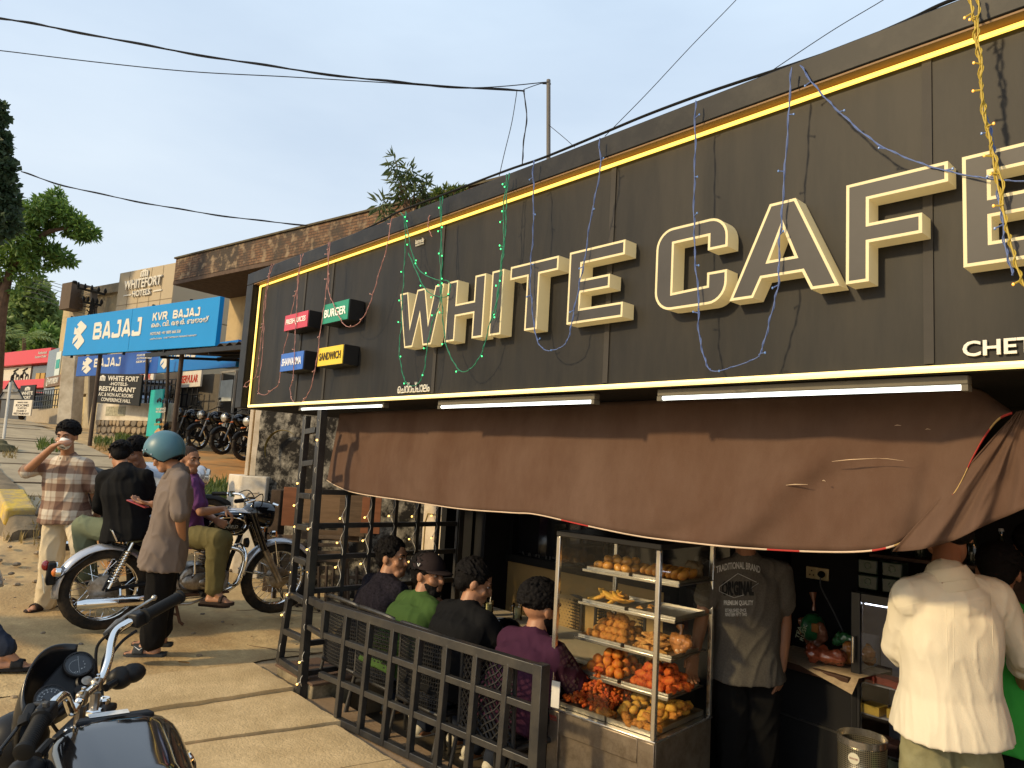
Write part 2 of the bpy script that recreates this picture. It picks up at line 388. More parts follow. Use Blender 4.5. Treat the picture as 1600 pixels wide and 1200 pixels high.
# ================================================================== the cafe front
PY = 2.40                     # plane of the black sign panels
FY = 2.335                    # front plane of the frame round them
m_panel = mat('black_composite_panel', (.0115, .0113, .0113), .5, spec=.2, var=.22, vscale=2.2, bump=.06, bscale=5, dirt=(.026, .023, .019), dscale=2.4, damt=.7, stretch=(2.2, 1, .35))
m_frame = mat('black_frame_cladding', (.011, .011, .012), .45, spec=.2, var=.15, vscale=4, dirt=(.03, .028, .025), dscale=6, damt=.3)
m_seam = mat('panel_seam_sealant', (.04, .036, .032), .6)
m_black = mat('matt_black_paint', (.006, .006, .006), .75, var=.2)
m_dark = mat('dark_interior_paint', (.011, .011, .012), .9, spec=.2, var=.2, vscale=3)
m_led = mat('warm_led_strip', (.9, .7, .3), .4, var=0, emit=(1, .62, .09), estr=1.15)
m_white_led = mat('cool_white_tube', (.9, .9, .9), .4, var=0, emit=(.95, 1, .93), estr=1.6)
m_lampbody = mat('lamp_housing', (.13, .12, .10), .6, spec=.2)
m_steel_dk = mat('black_steel_tube', (.016, .016, .017), .42, metal=.0, var=.25, vscale=9, bump=.08, bscale=70, dirt=(.04, .036, .03), dscale=7, damt=.45, spec=.6)

sign = thing('cafe_sign', 'long black shop sign board with yellow lit border and block letters', 'shop sign', (-2.5, 2.4, 1.95))
seams = [-5.86, -5.02, -4.60, -3.30, -2.03, -.745, .55, 1.6]
for a, c in zip(seams, seams[1:]):
	b = MB(); nx, nz = 10, 8; P = []
	for i in range(nx+1):
		row = []
		for j in range(nz+1):
			x = a+.006+(c-a-.012)*i/nx; z = 1.955+1.06*j/nz
			edge = i in (0, nx) or j in (0, nz)
			row.append(Vector((x, PY - (0 if edge else .004*noise.noise(Vector((x*2.3, z*2.3, 8)))+.002), z)))
		P.append(row)
	b.grid(P); b.build('sign_panel', m_panel, sign, smooth=60)
for x in seams[1:-1]: b = MB(); b.span((x-.014, PY-.006, 1.985), (x+.014, PY+.01, 2.99)); b.build('seam_strip', m_seam, sign)
# outer frame: top band, left post, soffit
b = MB(); b.span((-6.0, FY, 3.0), (1.6, 2.62, 3.10)); b.build('top_band', m_frame, sign, bevel=.004)
b = MB(); b.span((-6.0, FY, 1.95), (-5.875, 2.62, 2.998)); b.build('side_post', m_frame, sign, bevel=.004)
b = MB(); b.span((-5.873, 2.402, 1.952), (1.6, 2.60, 3.0)); b.span((-6.0, 2.602, 1.952), (1.6, 3.4, 2.0)); b.build('sign_backing', m_black, sign)
b = MB(); b.tube([(-5.83, PY-.016, 2.978), (1.6, PY-.016, 2.978)], .0085, 8); b.build('led_strip', m_led, sign)
b = MB(); b.tube([(-5.83, PY-.016, 2.978), (-5.83, PY-.016, 1.966)], .008, 8); b.build('led_strip', m_led, sign)
b = MB(); b.tube([(-5.83, PY-.016, 1.966), (1.6, PY-.016, 1.966)], .011, 8); b.build('led_strip', mat('pale_warm_led_strip', (.9, .75, .4), .4, var=0, emit=(1, .72, .22), estr=1.0), sign)
# soffit of the top band has the led strip's orange glow painted into its colour
b = MB(); b.span((-5.87, FY+.006, 2.992), (1.6, PY-.004, 2.9985)); b.build('band_soffit', mat('orange_glow_soffit', (.22, .13, .06), .5), sign)

# ---- block letters, cream sides with dark faces
m_cream = mat('cream_acrylic', (.60, .52, .32), .45, var=.06, vscale=8, emit=(1, .75, .33), estr=.10)
m_lface = mat('dark_letter_face', (.052, .049, .048), .45, var=.12, vscale=6)
T = .215
def arc(cx, cy, rx, ry, a0, a1, n=7):
	return [(cx+rx*math.cos(math.radians(a0+(a1-a0)*i/n)), cy+ry*math.sin(math.radians(a0+(a1-a0)*i/n))) for i in range(n+1)]
def L_E(w):
	t = T*.9; tw = .24
	return [[(0, 0), (1, 0), (1, t), (tw, t), (tw, .41), (.76, .41), (.76, .59), (tw, .59), (tw, 1-t), (1, 1-t), (1, 1), (0, 1)]]
LET = {
 'W': [[(.20, 0), (.385, 0), (.50, .52), (.615, 0), (.80, 0), (1, 1), (.81, 1), (.705, .42), (.59, 1), (.41, 1), (.295, .42), (.19, 1), (0, 1)]],
 'H': [[(0, 0), (.27, 0), (.27, .40), (.73, .40), (.73, 0), (1, 0), (1, 1), (.73, 1), (.73, .60), (.27, .60), (.27, 1), (0, 1)]],
 'I': [[(0, 0), (1, 0), (1, 1), (0, 1)]],
 'T': [[(.37, 0), (.63, 0), (.63, .80), (1, .80), (1, 1), (0, 1), (0, .80), (.37, .80)]],
 'E': L_E(1),
 'F': [[(0, 0), (.24, 0), (.24, .38), (.76, .38), (.76, .57), (.24, .57), (.24, .81), (1, .81), (1, 1), (0, 1)]],
 'C': [arc(.24, .24, .24, .24, 180, 270)+arc(.76, .24, .24, .24, 270, 360)+[(1, .37), (.74, .37)]+[(.74, .22)]+[(.26, .20)]+[(.26, .80), (.74, .80), (.74, .63), (1, .63)]+arc(.76, .76, .24, .24, 0, 90)+arc(.24, .76, .24, .24, 90, 180)],
}
Av = [(0, 0), (.235, 0), (.315, .2), (.685, .2), (.765, 0), (1, 0), (.62, 1), (.38, 1), (.385, .38), (.615, .38), (.5, .72)]
Af = [(0, 1, 2, 8, 10, 7), (7, 10, 6), (6, 10, 9, 3, 4, 5), (2, 3, 9, 8)]
def block_letter(ch, x0, x1, z0=2.25, z1=2.585):
	L = thing('block_letter', {'W': 'cream edged block letter W, first of the word over the trellis side', 'H': 'cream edged block letter H beside the W', 'I': 'cream edged block letter I of the first word', 'T': 'cream edged block letter T of the first word', 'E': 'cream edged block letter E ending the first word', 'C': 'cream edged rounded block letter C', 'A': 'cream edged block letter A', 'F': 'cream edged block letter F', 'e': 'cream edged block letter E cut off at the end of the sign'}[ch], 'sign letter', (x0, PY, z0), 0, 'block letters of the sign')
	key = 'E' if ch == 'e' else ch
	bm = bmesh.new(); w = x1-x0; h = z1-z0; yf = PY-.082
	if key == 'A':
		vs = [bm.verts.new((x0+p[0]*w, yf, z0+p[1]*h)) for p in Av]; faces = [bm.faces.new([vs[i] for i in f]) for f in Af]
	else:
		faces = []
		for poly in LET[key]: faces.append(bm.faces.new([bm.verts.new((x0+p[0]*w, yf, z0+p[1]*h)) for p in poly]))
	bmesh.ops.recalc_face_normals(bm, faces=bm.faces)
	for f in bm.faces:
		if f.normal.y > 0: f.normal_flip()
	bnd = [e for e in bm.edges if e.is_boundary]
	r = bmesh.ops.extrude_edge_only(bm, edges=bnd)
	nv = [v for v in r['geom'] if isinstance(v, bmesh.types.BMVert)]
	for v in nv: v.co.y = PY-.006
	side = [f for f in bm.faces if f not in faces]
	front = [f for f in bm.faces if f in faces]
	bmesh.ops.recalc_face_normals(bm, faces=bm.faces)
	res = bmesh.ops.inset_region(bm, faces=front, thickness=.0098, depth=0, use_boundary=True, use_even_offset=True)
	rim = set(res['faces'])
	for f in bm.faces: f.material_index = 0
	inner = [f for f in bm.faces if f not in rim and f not in side]
	for f in inner: f.material_index = 1
	me = bpy.data.meshes.new('letter_case'); bm.to_mesh(me); bm.free()
	me.materials.append(m_cream); me.materials.append(m_lface)
	# the face sits a touch behind the rim
	body = link('letter_case', me, L)
	return L
for ch, a, c in (('W', -3.588, -3.150), ('H', -3.115, -2.795), ('I', -2.745, -2.655), ('T', -2.605, -2.275), ('E', -2.205, -1.885), ('C', -1.722, -1.398), ('A', -1.385, -.985), ('F', -.964, -.665), ('e', -.628, -.33)):
	block_letter(ch, a, c)
m_print = mat('cream_print', (.72, .69, .60), .5, var=.1, vscale=20)
zc = atY(1506, 556, PY-.005)
def sub_sign(name, label, body, p, w, h, bold=.0):
	t = thing(name, label, 'sign lettering', p); lettering('lettering', body, p, (1, 0, 0), (0, 0, 1), w, h, .006, m_print, t, bold); return t
pl = atY(1505, 558, PY-.008); sub_sign('place_name', 'cream place name in capitals below the last sign letters', 'CHETTAPPALAM', pl, .52, .046, .02)
pl = atY(622, 615, PY-.008); pr = atY(672, 608, PY-.008); sub_sign('place_name', 'small cream place name in curly script at the sign bottom', 'ചെറ്റപ്പാലം'.replace('ചെ', 'െച'), pl, (pr-pl).length, .062, .0)
pl = atY(650, 382, PY-.008); t = sub_sign('maker_mark', 'tiny white sign maker mark under the top light strip', 'Letmedia', pl, .085, .028)
lettering('lettering', 'SIGNAGE WORKS', pl-Vector((0, 0, .014)), (1, 0, 0), (0, 0, 1), .085, .010, .004, m_print, t)
# ---- four small box signs
m_boxside = mat('box_sign_case', (.014, .014, .015), .4)
def box_sign(label, word, col, tcol, tl, br, boldk=.018):
	x0, z1 = tl; x1, z0 = br
	t = thing('box_sign', label, 'box sign', ((x0+x1)/2, PY, (z0+z1)/2), 0, 'small coloured box signs')
	b = MB(); b.span((x0, 2.285, z0), (x1, PY-.004, z1)); b.build('case', m_boxside, t, bevel=.003)
	b = MB(); b.span((x0+.003, 2.279, z0+.004), (x1-.003, 2.2845, z1-.004)); b.build('face', mat('sign_face_'+word.split()[0].lower(), col, .35, var=.06, vscale=5), t)
	w = x1-x0; h = z1-z0
	lettering('lettering', word, (x0+w*.08, 2.2785, z0+h*.30), (1, 0, 0), (0, 0, 1), w*.84, h*.40, .003, mat('sign_print_'+word.split()[0].lower(), tcol, .5, var=0), t, boldk)
	return t
def sc(p, y=2.28): return (p[0]*y/2.33, 1.6+(p[1]-1.6)*y/2.33)
box_sign('red box sign for fresh juices at the left of the board', 'FRESH JUICES', (.50, .028, .055), (.85, .80, .76), sc((-5.174, 2.642)), sc((-4.792, 2.515)))
box_sign('green box sign for burgers', 'BURGER', (.0, .23, .125), (.82, .85, .80), sc((-4.568, 2.648)), sc((-4.216, 2.504)))
box_sign('blue box sign for shawarma', 'SHAWARMA', (.015, .11, .47), (.78, .80, .85), sc((-5.178, 2.346)), sc((-4.804, 2.204)))
box_sign('yellow box sign for sandwiches', 'SANDWICH', (.74, .52, .012), (.07, .05, .02), sc((-4.588, 2.342)), sc((-4.237, 2.207)), .015)
# ---- three tube lights hung below the board
for i, (pa, pb, lab) in enumerate((((470, 640), (603, 633), 'white tube light beside the trellis top'), ((687, 638), (932, 625), 'white tube light over the seated men'), ((1030, 624), (1515, 603), 'longest looking white tube light over the brown cloth'))):
	a = atY(*pa, 2.44); c = atY(*pb, 2.44); z = (a.z+c.z)/2
	t = thing('tube_light', lab, 'tube light', ((a.x+c.x)/2, 2.44, z), 0, 'tube lights under the sign')
	b = MB(); b.span((a.x, 2.425, z+.008), (c.x, 2.462, z+.036)); b.build('housing', m_lampbody, t, bevel=.003)
	b = MB(); b.tube([(a.x+.02, 2.44, z), (c.x-.02, 2.44, z)], .0085, 10); b.build('tube', m_white_led, t)
	for x in (a.x, c.x-.018): b = MB(); b.span((x, 2.424, z-.012), (x+.018, 2.463, z+.007)); b.build('end_cap', m_lampbody, t)
	for s in (.2, .8): b = MB(); b.span((a.x+(c.x-a.x)*s-.006, 2.43, z+.037), (a.x+(c.x-a.x)*s+.006, 2.45, 1.95)); b.build('bracket', m_black, t)
# ---- building mass behind the sign
cafe = thing('cafe_building', 'single storey cafe building with dark open shop interior', 'building', (-1, 5, -.25))
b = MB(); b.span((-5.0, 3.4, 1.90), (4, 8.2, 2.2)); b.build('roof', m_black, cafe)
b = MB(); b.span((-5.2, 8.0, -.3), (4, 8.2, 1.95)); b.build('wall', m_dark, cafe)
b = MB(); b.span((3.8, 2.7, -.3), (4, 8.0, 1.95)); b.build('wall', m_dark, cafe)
# dining-room wall with tan plaster below and dark mirror glass above
m_tan = mat('tan_plaster', (.33, .215, .085), .8, var=.12, vscale=4)
DY = 4.28
b = MB(); b.span((-4.75, DY, -.25), (-3.0, DY+.12, .80)); b.build('wall', m_tan, cafe); b = MB(); b.span((-2.998, DY-.02, -.25), (-2.46, DY+.12, .80)); b.build('wall', m_dark, cafe)
b = MB(); b.span((-4.6, DY-.05, .80), (-2.46, DY+.12, .86)); b.build('ledge', m_black, cafe)
b = MB(); b.span((-4.55, DY+.04, .86), (-2.46, DY+.12, 1.9)); b.build('window', mat('dark_mirror_glass', (.010, .010, .012), .06, var=0, spec=.7), cafe)
for x in (-4.6, -3.55, -2.49): b = MB(); b.span((x-.02, DY+.0, .86), (x+.02, DY+.1, 1.9)); b.build('window_frame', m_black, cafe)
lettering('lettering', 'WHITE CAFE', atY(815, 880, DY+.036), (1, 0, 0), (0, 0, 1), 1.0, .10, .003, mat('window_print', (.04, .038, .035), .6), cafe, .01)
b = MB(); b.span((-5.05, 4.0, -.25), (-4.62, 4.3, 1.9)); b.build('door_post', m_dark, cafe)
b = MB(); b.span((-5.05, 3.86, -.25), (-4.98, 4.0, 1.9)); b.span((-4.80, 3.97, -.25), (-4.76, 4.0, 1.9)); b.build('door_frame', m_black, cafe)
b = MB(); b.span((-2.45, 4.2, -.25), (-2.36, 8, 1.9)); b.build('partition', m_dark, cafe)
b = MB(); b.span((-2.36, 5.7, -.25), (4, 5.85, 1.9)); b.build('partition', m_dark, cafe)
# warm lit ceiling strip seen past the tied cloth
b = MB(); b.span((-.35, 2.66, 1.885), (1.6, 3.35, 1.897)); b.build('ceiling_panel', mat('ceiling_brown', (.30, .19, .085), .7), cafe)
b = MB(); b.span((-.30, 2.70, 1.870), (1.6, 2.716, 1.884)); b.build('led_strip', mat('orange_led', (.9, .5, .2), .4, var=0, emit=(1, .45, .12), estr=25), cafe)

# ---- string lights: thin twisted wire with small bulbs on short stubs
def wobble(p, amp, seed):
	return Vector((p.x+noise.noise(Vector((p.z*5, seed, 0)))*amp + noise.noise(Vector((p.z*17, seed, 3)))*amp*.45, p.y+noise.noise(Vector((p.z*6, seed, 9)))*amp*.35, p.z))
def catmull(pts, n=10):
	out = []
	for i in range(len(pts)-1):
		p0 = pts[max(i-1, 0)]; p1 = pts[i]; p2 = pts[i+1]; p3 = pts[min(i+2, len(pts)-1)]
		for k in range(n):
			t = k/n; out.append(.5*((2*p1)+(p2-p0)*t+(2*p0-5*p1+4*p2-p3)*t*t+(3*p1-p0-3*p2+p3)*t**3))
	out.append(pts[-1]); return out
seed_ = [0]
def light_string(label, px, wire_m, bulb_m, y=2.31, r=.0027, gap=.19, group='fairy light strings over the sign', ys=None, stub=.018, bulb_r=.0037, twin=True, cat='string lights'):
	seed_[0] += 1; sd_ = seed_[0]*3.7
	pts = [atY(p[0], p[1], (ys[i] if ys else y)) for i, p in enumerate(px)]
	pts = [wobble(p, .012, sd_) for p in catmull(pts, 10)]
	t = thing('light_string', label, cat, pts[0], 0, group)
	b = MB(); b.tube(pts, r*.75, 5)
	if twin: b.tube([p+Vector((math.sin(i*.9)*r*1.5, math.cos(i*.9)*r*1.5, 0)) for i, p in enumerate(pts)], r*.6, 5)
	b.build('wire', wire_m, t)
	b = MB(); c = MB(); acc = gap*.5; k = 0
	for p, q in zip(pts, pts[1:]):
		acc += (q-p).length
		if acc > gap:
			acc = rnd.uniform(-.3, .3)*gap; k += 1; s = -1 if rnd.random() < .5 else 1
			d = Vector((s*rnd.uniform(.7, 1), -rnd.uniform(.1, .5), rnd.uniform(-.5, .4))).normalized()
			e = p+d*stub; b.tube([p, e], r*.8, 5); c.ball(e+d*.004, (bulb_r, bulb_r, bulb_r*1.3), 6)
	if c.v:
		b.build('socket', wire_m, t)['kind'] = 'stuff'; c.build('bulb', bulb_m, t)['kind'] = 'stuff'
	return t
w_pink = mat('pink_wire', (.42, .21, .19), .55); w_green = mat('green_wire', (.03, .22, .13), .5); w_blue = mat('blue_wire', (.10, .15, .34), .5); w_yellow = mat('yellow_wire', (.42, .31, .05), .5); w_white = mat('white_wire', (.62, .58, .50), .5)
b_pink = mat('pink_bulb', (.6, .35, .3), .3, var=0); b_green = mat('green_bulb', (.1, .8, .3), .3, var=0, emit=(.05, 1, .25), estr=1.4); b_blue = mat('blue_bulb', (.12, .25, .6), .3, var=0); b_yel = mat('amber_bulb', (.8, .35, .05), .3, var=0, emit=(1, .4, .05), estr=.7); b_warm = mat('warm_bulb', (.9, .6, .25), .3, var=0, emit=(1, .55, .12), estr=2.2)
S = light_string
S('pink light string hanging down outside the yellow side strip', [(428, 412), (421, 430), (415, 470), (409, 520), (404, 560), (399, 588), (391, 594), (383, 600), (386, 605), (392, 596)], w_pink, b_pink, 2.315)
S('pink light string looping past the left side of the red box sign', [(424, 412), (418, 440), (412, 480), (412, 520), (405, 600), (404, 613), (414, 617), (424, 610), (436, 598), (440, 560), (450, 520), (455, 490), (466, 440), (470, 398)], w_pink, b_pink, 2.29)
S('pink light string crossing the red and blue box signs', [(474, 396), (466, 430), (464, 470), (462, 510), (460, 550), (458, 590), (453, 607), (457, 626), (466, 629), (476, 624), (487, 600), (495, 560), (503, 500), (510, 450), (516, 378)], w_pink, b_pink, 2.272)
S('pink light string swagging right from the green box sign', [(513, 378), (513, 420), (514, 455), (521, 475), (530, 496), (538, 508), (548, 511), (560, 505), (573, 485), (586, 450), (596, 415), (606, 380), (612, 340)], w_pink, b_pink, 2.272)
S('green lit string forming the left loop round the W', [(626, 332), (632, 345), (632, 400), (630, 450), (627, 500), (624, 545), (628, 580), (637, 600), (652, 601), (662, 580), (668, 540), (676, 500), (688, 470), (688, 400), (688, 308)], w_green, b_green, 2.295, gap=.16)
S('green lit string swagging from the frame to the W and on under the H', [(633, 330), (640, 380), (655, 420), (680, 436), (702, 440), (700, 462), (680, 462), (664, 450), (650, 420), (638, 395)], w_green, b_green, 2.295, gap=.16)
S('green lit string hanging between the H and the I with a deep loop', [(691, 306), (690, 380), (690, 440), (692, 490), (698, 540), (710, 570), (722, 581), (738, 572), (755, 545), (766, 505), (776, 470), (784, 400), (788, 330), (792, 272)], w_green, b_green, 2.295, gap=.16)
S('green lit string doubled down the end of the letter H', [(795, 270), (790, 330), (786, 390), (782, 430), (776, 480), (770, 500)], w_green, b_green, 2.292, gap=.15)
S('blue light string looping under the letters T and E', [(835, 250), (832, 300), (833, 370), (829, 430), (833, 490), (838, 530), (850, 546), (866, 547), (884, 535), (893, 505), (905, 450), (915, 400), (925, 330), (936, 265), (938, 215)], w_blue, b_blue, 2.295)
S('long blue light string with a deep loop from the C to the A', [(1086, 158), (1086, 240), (1085, 330), (1086, 400), (1090, 470), (1094, 530), (1104, 570), (1117, 580), (1140, 575), (1180, 560), (1190, 545), (1205, 495), (1214, 440), (1218, 380), (1224, 310), (1231, 200), (1236, 106)], w_blue, b_blue, 2.295)
S('blue light string sloping across to the last letters', [(1246, 103), (1275, 140), (1310, 175), (1360, 215), (1420, 245), (1480, 265), (1540, 278), (1600, 283), (1650, 270)], w_blue, b_blue, ys=[2.32, 2.31, 2.31, 2.31, 2.31, 2.31, 2.30, 2.30, 2.3])
S('blue light string twisted down beside the yellow one', [(1540, 160), (1550, 210), (1556, 250), (1560, 290), (1568, 340), (1576, 390), (1586, 430)], w_blue, b_blue, 2.30)
S('thick yellow light string hanging over the last letter', [(1510, -20), (1520, 20), (1523, 60), (1530, 100), (1536, 150), (1542, 195), (1550, 235), (1560, 290), (1572, 350), (1580, 385), (1592, 430), (1610, 460)], w_yellow, b_yel, 2.285, r=.0036)
S('second yellow light string twisted with the first', [(1526, -20), (1527, 25), (1528, 70), (1534, 110), (1540, 170), (1546, 215), (1556, 260), (1566, 320)], w_yellow, b_yel, 2.28, r=.003)
S('short pink light string dangling near the maker mark', [(671, 336), (669, 350), (672, 362), (674, 370)], w_pink, b_pink, 2.325, gap=9)
# loose black cable lying along the top edge of the sign
t = thing('roof_cable', 'black cable slumped along the top edge of the sign', 'cable', (-3, 2.4, 3.1))
b = MB(); P = []
for px in ((520, 385), (560, 365), (600, 345), (624, 332), (700, 303), (792, 268), (850, 248), (945, 209), (1010, 182), (1085, 154), (1150, 132), (1240, 103), (1330, 72), (1420, 34), (1480, 6), (1600, -38)): P.append(atY(*px, 2.35)+Vector((0, 0, .006)))
b.tube([wobble(p, .008, 2.) for p in catmull(P, 6)], .006, 6); b.build('cable', m_black, t)

# ---- brown cloth hung under the sign
def awning():
	t = thing('awning_cloth', 'sagging brown sun cloth tied up at the right end', 'awning', (-2.5, 2.55, 1.5))
	low = [(511, 750), (530, 761), (560, 771), (640, 783), (720, 795), (800, 801), (840, 804), (920, 822), (1000, 838), (1080, 848), (1150, 855), (1250, 861), (1335, 862), (1385, 856), (1420, 841), (1460, 808), (1495, 765), (1520, 715), (1540, 680), (1560, 655), (1582, 645)]
	top = [(531, 646), (550, 645), (580, 643), (650, 640), (720, 637), (800, 634), (850, 632), (930, 629), (1010, 626), (1090, 622), (1160, 619), (1260, 614), (1340, 611), (1400, 608), (1430, 607), (1465, 606), (1495, 606), (1520, 606), (1538, 612), (1556, 625), (1578, 640)]
	n = 12; U = catmull([Vector((p[0], p[1], 0)) for p in low], n); Vt = catmull([Vector((p[0], p[1], 0)) for p in top], n)
	m = 26; P = []
	for i, (l, u) in enumerate(zip(U, Vt)):
		s = i/(len(U)-1); row = []
		for j in range(m+1):
			v = j/m; px = u.x+(l.x-u.x)*v; py = u.y+(l.y-u.y)*v
			y = 2.755 - .05*math.sin(v*math.pi*.6) - .02*v
			# folds: slanting creases gathered at both tied ends
			q = px/1600.
			fold = 0
			fold += .030*math.exp(-s*9)*math.sin((px-512)*.10+v*2.0)*v**.6
			g1 = (px-(1290-(py-690)*1.05)); fold -= .050*math.exp(-(g1/46)**2)*min(1, v*1.6)
			g2 = (px-(1200-(py-780)*2.6)); fold += .018*math.exp(-(g2/60)**2)*v
			g3 = (px-(1480-(py-640)*.25)); fold += .035*math.exp(-(g3/24)**2)*v
			g4 = (px-(545+(py-660)*.38)); fold += .028*math.exp(-(g4/7)**2)*math.sin(math.pi*min(1, v*1.3))
			g5 = (px-(562+(py-660)*.75)); fold += .016*math.exp(-(g5/10)**2)*v
			g6 = (px-(830+(py-650)*.1)); fold -= .02*math.exp(-(g6/120)**2)*v
			fold += .0035*noise.noise(Vector((px*.05+py*.03, py*.02-px*.01, 9)))+.010*noise.noise(Vector((px*.006, py*.012, 1)))+.004*noise.noise(Vector((px*.03, py*.05, 5)))
			row.append(atY(px, py, y+fold))
		P.append(row)
	b = MB(); b.grid(P); clo = b.build('cloth', m_cloth, t, smooth=180)
	sol = clo.modifiers.new('thickness', 'SOLIDIFY'); sol.thickness = .003
	# hem: a narrow pale tape, red where it turns up at the right
	def hem(rows, mm):
		b = MB(); b.grid([[r[-1]+Vector((0, -.004, .003)), r[-1]+Vector((0, -.005, -.003)), r[-1]+Vector((0, .003, -.004))] for r in rows]); o = b.build('hem', mm, t, smooth=180)
	cut = int(len(P)*.665)
	for a in range(0, cut, 6): hem(P[a:min(a+6, cut)+1], m_hem if a//6 not in (13, 21, 25) else m_hemr)
	for a in range(cut, len(P)-1, 10): hem(P[a:min(a+10, len(P)-1)+1], m_hemr if (a//10) % 3 != 1 else m_hem2)
	# tears
	b = MB()
	for (pa, pb, wd) in (((1300, 721), (1370, 716), .006), ((1370, 716), (1412, 720), .003), ((1228, 758), (1262, 757), .006), ((1398, 665), (1408, 665), .004), ((1446, 671), (1454, 671), .003), ((1285, 751), (1290, 752), .007)):
		a = atY(*pa, 2.655); c = atY(*pb, 2.655); b.tube([a, a.lerp(c, .4)+Vector((0, 0, .002)), c], [wd*.3, wd, wd*.3], 5, flat=.3)
	b.build('frayed_tear', mat('frayed_thread', (.60, .45, .30), .9), t)
	# the second width of cloth, gathered behind the tied corner
	P2 = []
	lo2 = [(1395, 862), (1440, 858), (1480, 848), (1520, 830), (1560, 812), (1600, 795), (1660, 770)]
	hi2 = [(1588, 644), (1592, 643), (1596, 642), (1600, 641), (1606, 640), (1620, 638), (1670, 630)]
	A = catmull([Vector((p[0], p[1], 0)) for p in lo2], 8); B_ = catmull([Vector((p[0], p[1], 0)) for p in hi2], 8)
	for i, (l, u) in enumerate(zip(A, B_)):
		row = []
		for j in range(21):
			v = j/20; px = u.x+(l.x-u.x)*v; py = u.y+(l.y-u.y)*v
			row.append(atY(px, py, 2.68+.022*math.sin(i*.42+1)*v+.010*noise.noise(Vector((i*.3, j*.2, 4)))))
		P2.append(row)
	b = MB(); b.grid(P2); o = b.build('cloth', m_cloth, t, smooth=180); sm = o.modifiers.new('thickness', 'SOLIDIFY'); sm.thickness = .003
	return t
m_cloth = mat('brown_sun_cloth', (.085, .046, .030), .95, var=.2, vscale=.8, bump=.10, bscale=240, dirt=(.115, .070, .050), dscale=2.2, damt=.8, stretch=(1, 1, .4))
m_hem = mat('pale_hem_tape', (.62, .48, .36), .8); m_hemr = mat('red_hem_tape', (.40, .04, .035), .7); m_hem2 = mat('tan_hem_tape', (.45, .30, .12), .8)
awning()

# ---- black steel trellis at the left end
tr = thing('trellis', 'black steel tube trellis screen wound with fairy lights', 'trellis', (-4.7, 2.6, 0))
A0 = Vector((-4.656, 2.47, 0)); A1 = Vector((-4.715, 2.47, 1.93)); B0 = Vector((-5.10, 2.47, .065)); B1 = Vector((-4.985, 2.47, 1.93))
def post(p, q, w=.055, name='post'):
	b = MB(); b.bar(p, q, w, w, (0, 1, 0)); b.build(name, m_steel_dk, tr, bevel=.003)
b0 = atY(437, 1030, 2.47); b1 = atY(452, 935, 2.47); b2 = atY(455, 935, 2.47); b3 = atY(480, 650, 2.47)
post(A0-Vector((0, 0, .18)), A1); post(b2, b3, .045); post(b0-Vector((0, 0, .02)), b1, .045)
for (ya, yb) in ((675, 672), (725, 723), (774, 776), (822, 826), (872, 880), (928, 940), (985, 998), (1030, 1052)):
	def xa(y): return 455+(935-y)*(25/285.) if y < 935 else 437+(1030-y)*(15/95.)
	def xb(y): return 473+(1080-y)*(30/430.)
	p = atY(xa(ya), ya, 2.47); q = atY(xb(yb)-6, yb, 2.47)
	b = MB(); b.bar(p, q, .04, .04, (0, 0, 1)); b.build('rung', m_steel_dk, tr, bevel=.003)
# side screen running back into the yard
XS = -4.69
zr = [1.34, 1.105, .885, .655]
for z in zr+[.30, .10]:
	y1 = 3.76 if z > .5 else 2.80
	b = MB(); b.bar((XS, 2.50, z), (XS-.01, y1, z), .035, .035); b.build('rail', m_steel_dk, tr, bevel=.002)
for y in (2.72, 2.93, 3.14, 3.35, 3.55, 3.76):
	b = MB(); b.bar((XS+.001, y, .60), (XS+.001, y, 1.36 if y < 3 else 1.9), .030, .030, (0, 1, 0)); b.build('upright', m_steel_dk, tr, bevel=.002)
b = MB(); b.bar((XS, 3.78, -.02), (XS, 3.78, 1.9), .05, .05, (0, 1, 0)); b.build('post', m_steel_dk, tr, bevel=.002)
# concrete base under it
blk = thing('concrete_block', 'low concrete block that carries the trellis posts', 'concrete block', (-4.9, 2.5, 0))
b = MB(); b.span((-5.12, 2.50, -.3), (-4.58, 2.82, .045));
b.build('block', mat('mossy_concrete', (.30, .24, .15), .92, var=.25, vscale=8, bump=.6, bscale=25, dirt=(.12, .10, .06), dscale=6, damt=.6), blk, bevel=.012)
b = MB(); b.span((-5.14, 2.49, .045), (-4.56, 2.84, .062)); b.build('cap', mat('brown_slab', (.12, .075, .05), .7), blk, bevel=.004)
# fairy lights on the trellis
def warm(label, pts3, gap=.16):
	seed_[0] += 1
	pts = [wobble(p, .006, seed_[0]*1.3) for p in catmull([Vector(p) for p in pts3], 8)]
	t = thing('light_string', label, 'string lights', pts[0], 0, 'warm fairy lights on the trellis')
	b = MB(); b.tube(pts, .0022, 5); b.build('wire', w_white, t)
	c = MB(); s = MB(); acc = 0
	for p, q in zip(pts, pts[1:]):
		acc += (q-p).length
		if acc > gap:
			acc = 0; d = Vector((rnd.uniform(-.5, .2), -rnd.uniform(.4, 1), -.5)).normalized(); e = p+d*.018; s.tube([p, e], .0045, 5); c.ball(e+d*.008, .0075, 6)
	s.build('socket', w_white, t)['kind'] = 'stuff'; c.build('bulb', b_warm, t)['kind'] = 'stuff'
P = []
for k, y in enumerate(np.linspace(655, 1085, 22)):
	x = 473+(1080-y)*(30/430.); P.append(atY(x+(5 if k % 2 else -5), y+rnd.uniform(-4, 4), 2.435 if k % 2 == 0 else 2.50))
warm('fairy lights wound round the tall front post of the trellis', P, .19)
P = []
for k, y in enumerate(np.linspace(655, 1030, 18)):
	x = (455+(935-y)*(25/285.) if y < 935 else 437+(1030-y)*(15/95.)); P.append(atY(x+(4 if k % 2 else -4), y+rnd.uniform(-4, 4), 2.44 if k % 2 == 0 else 2.50))
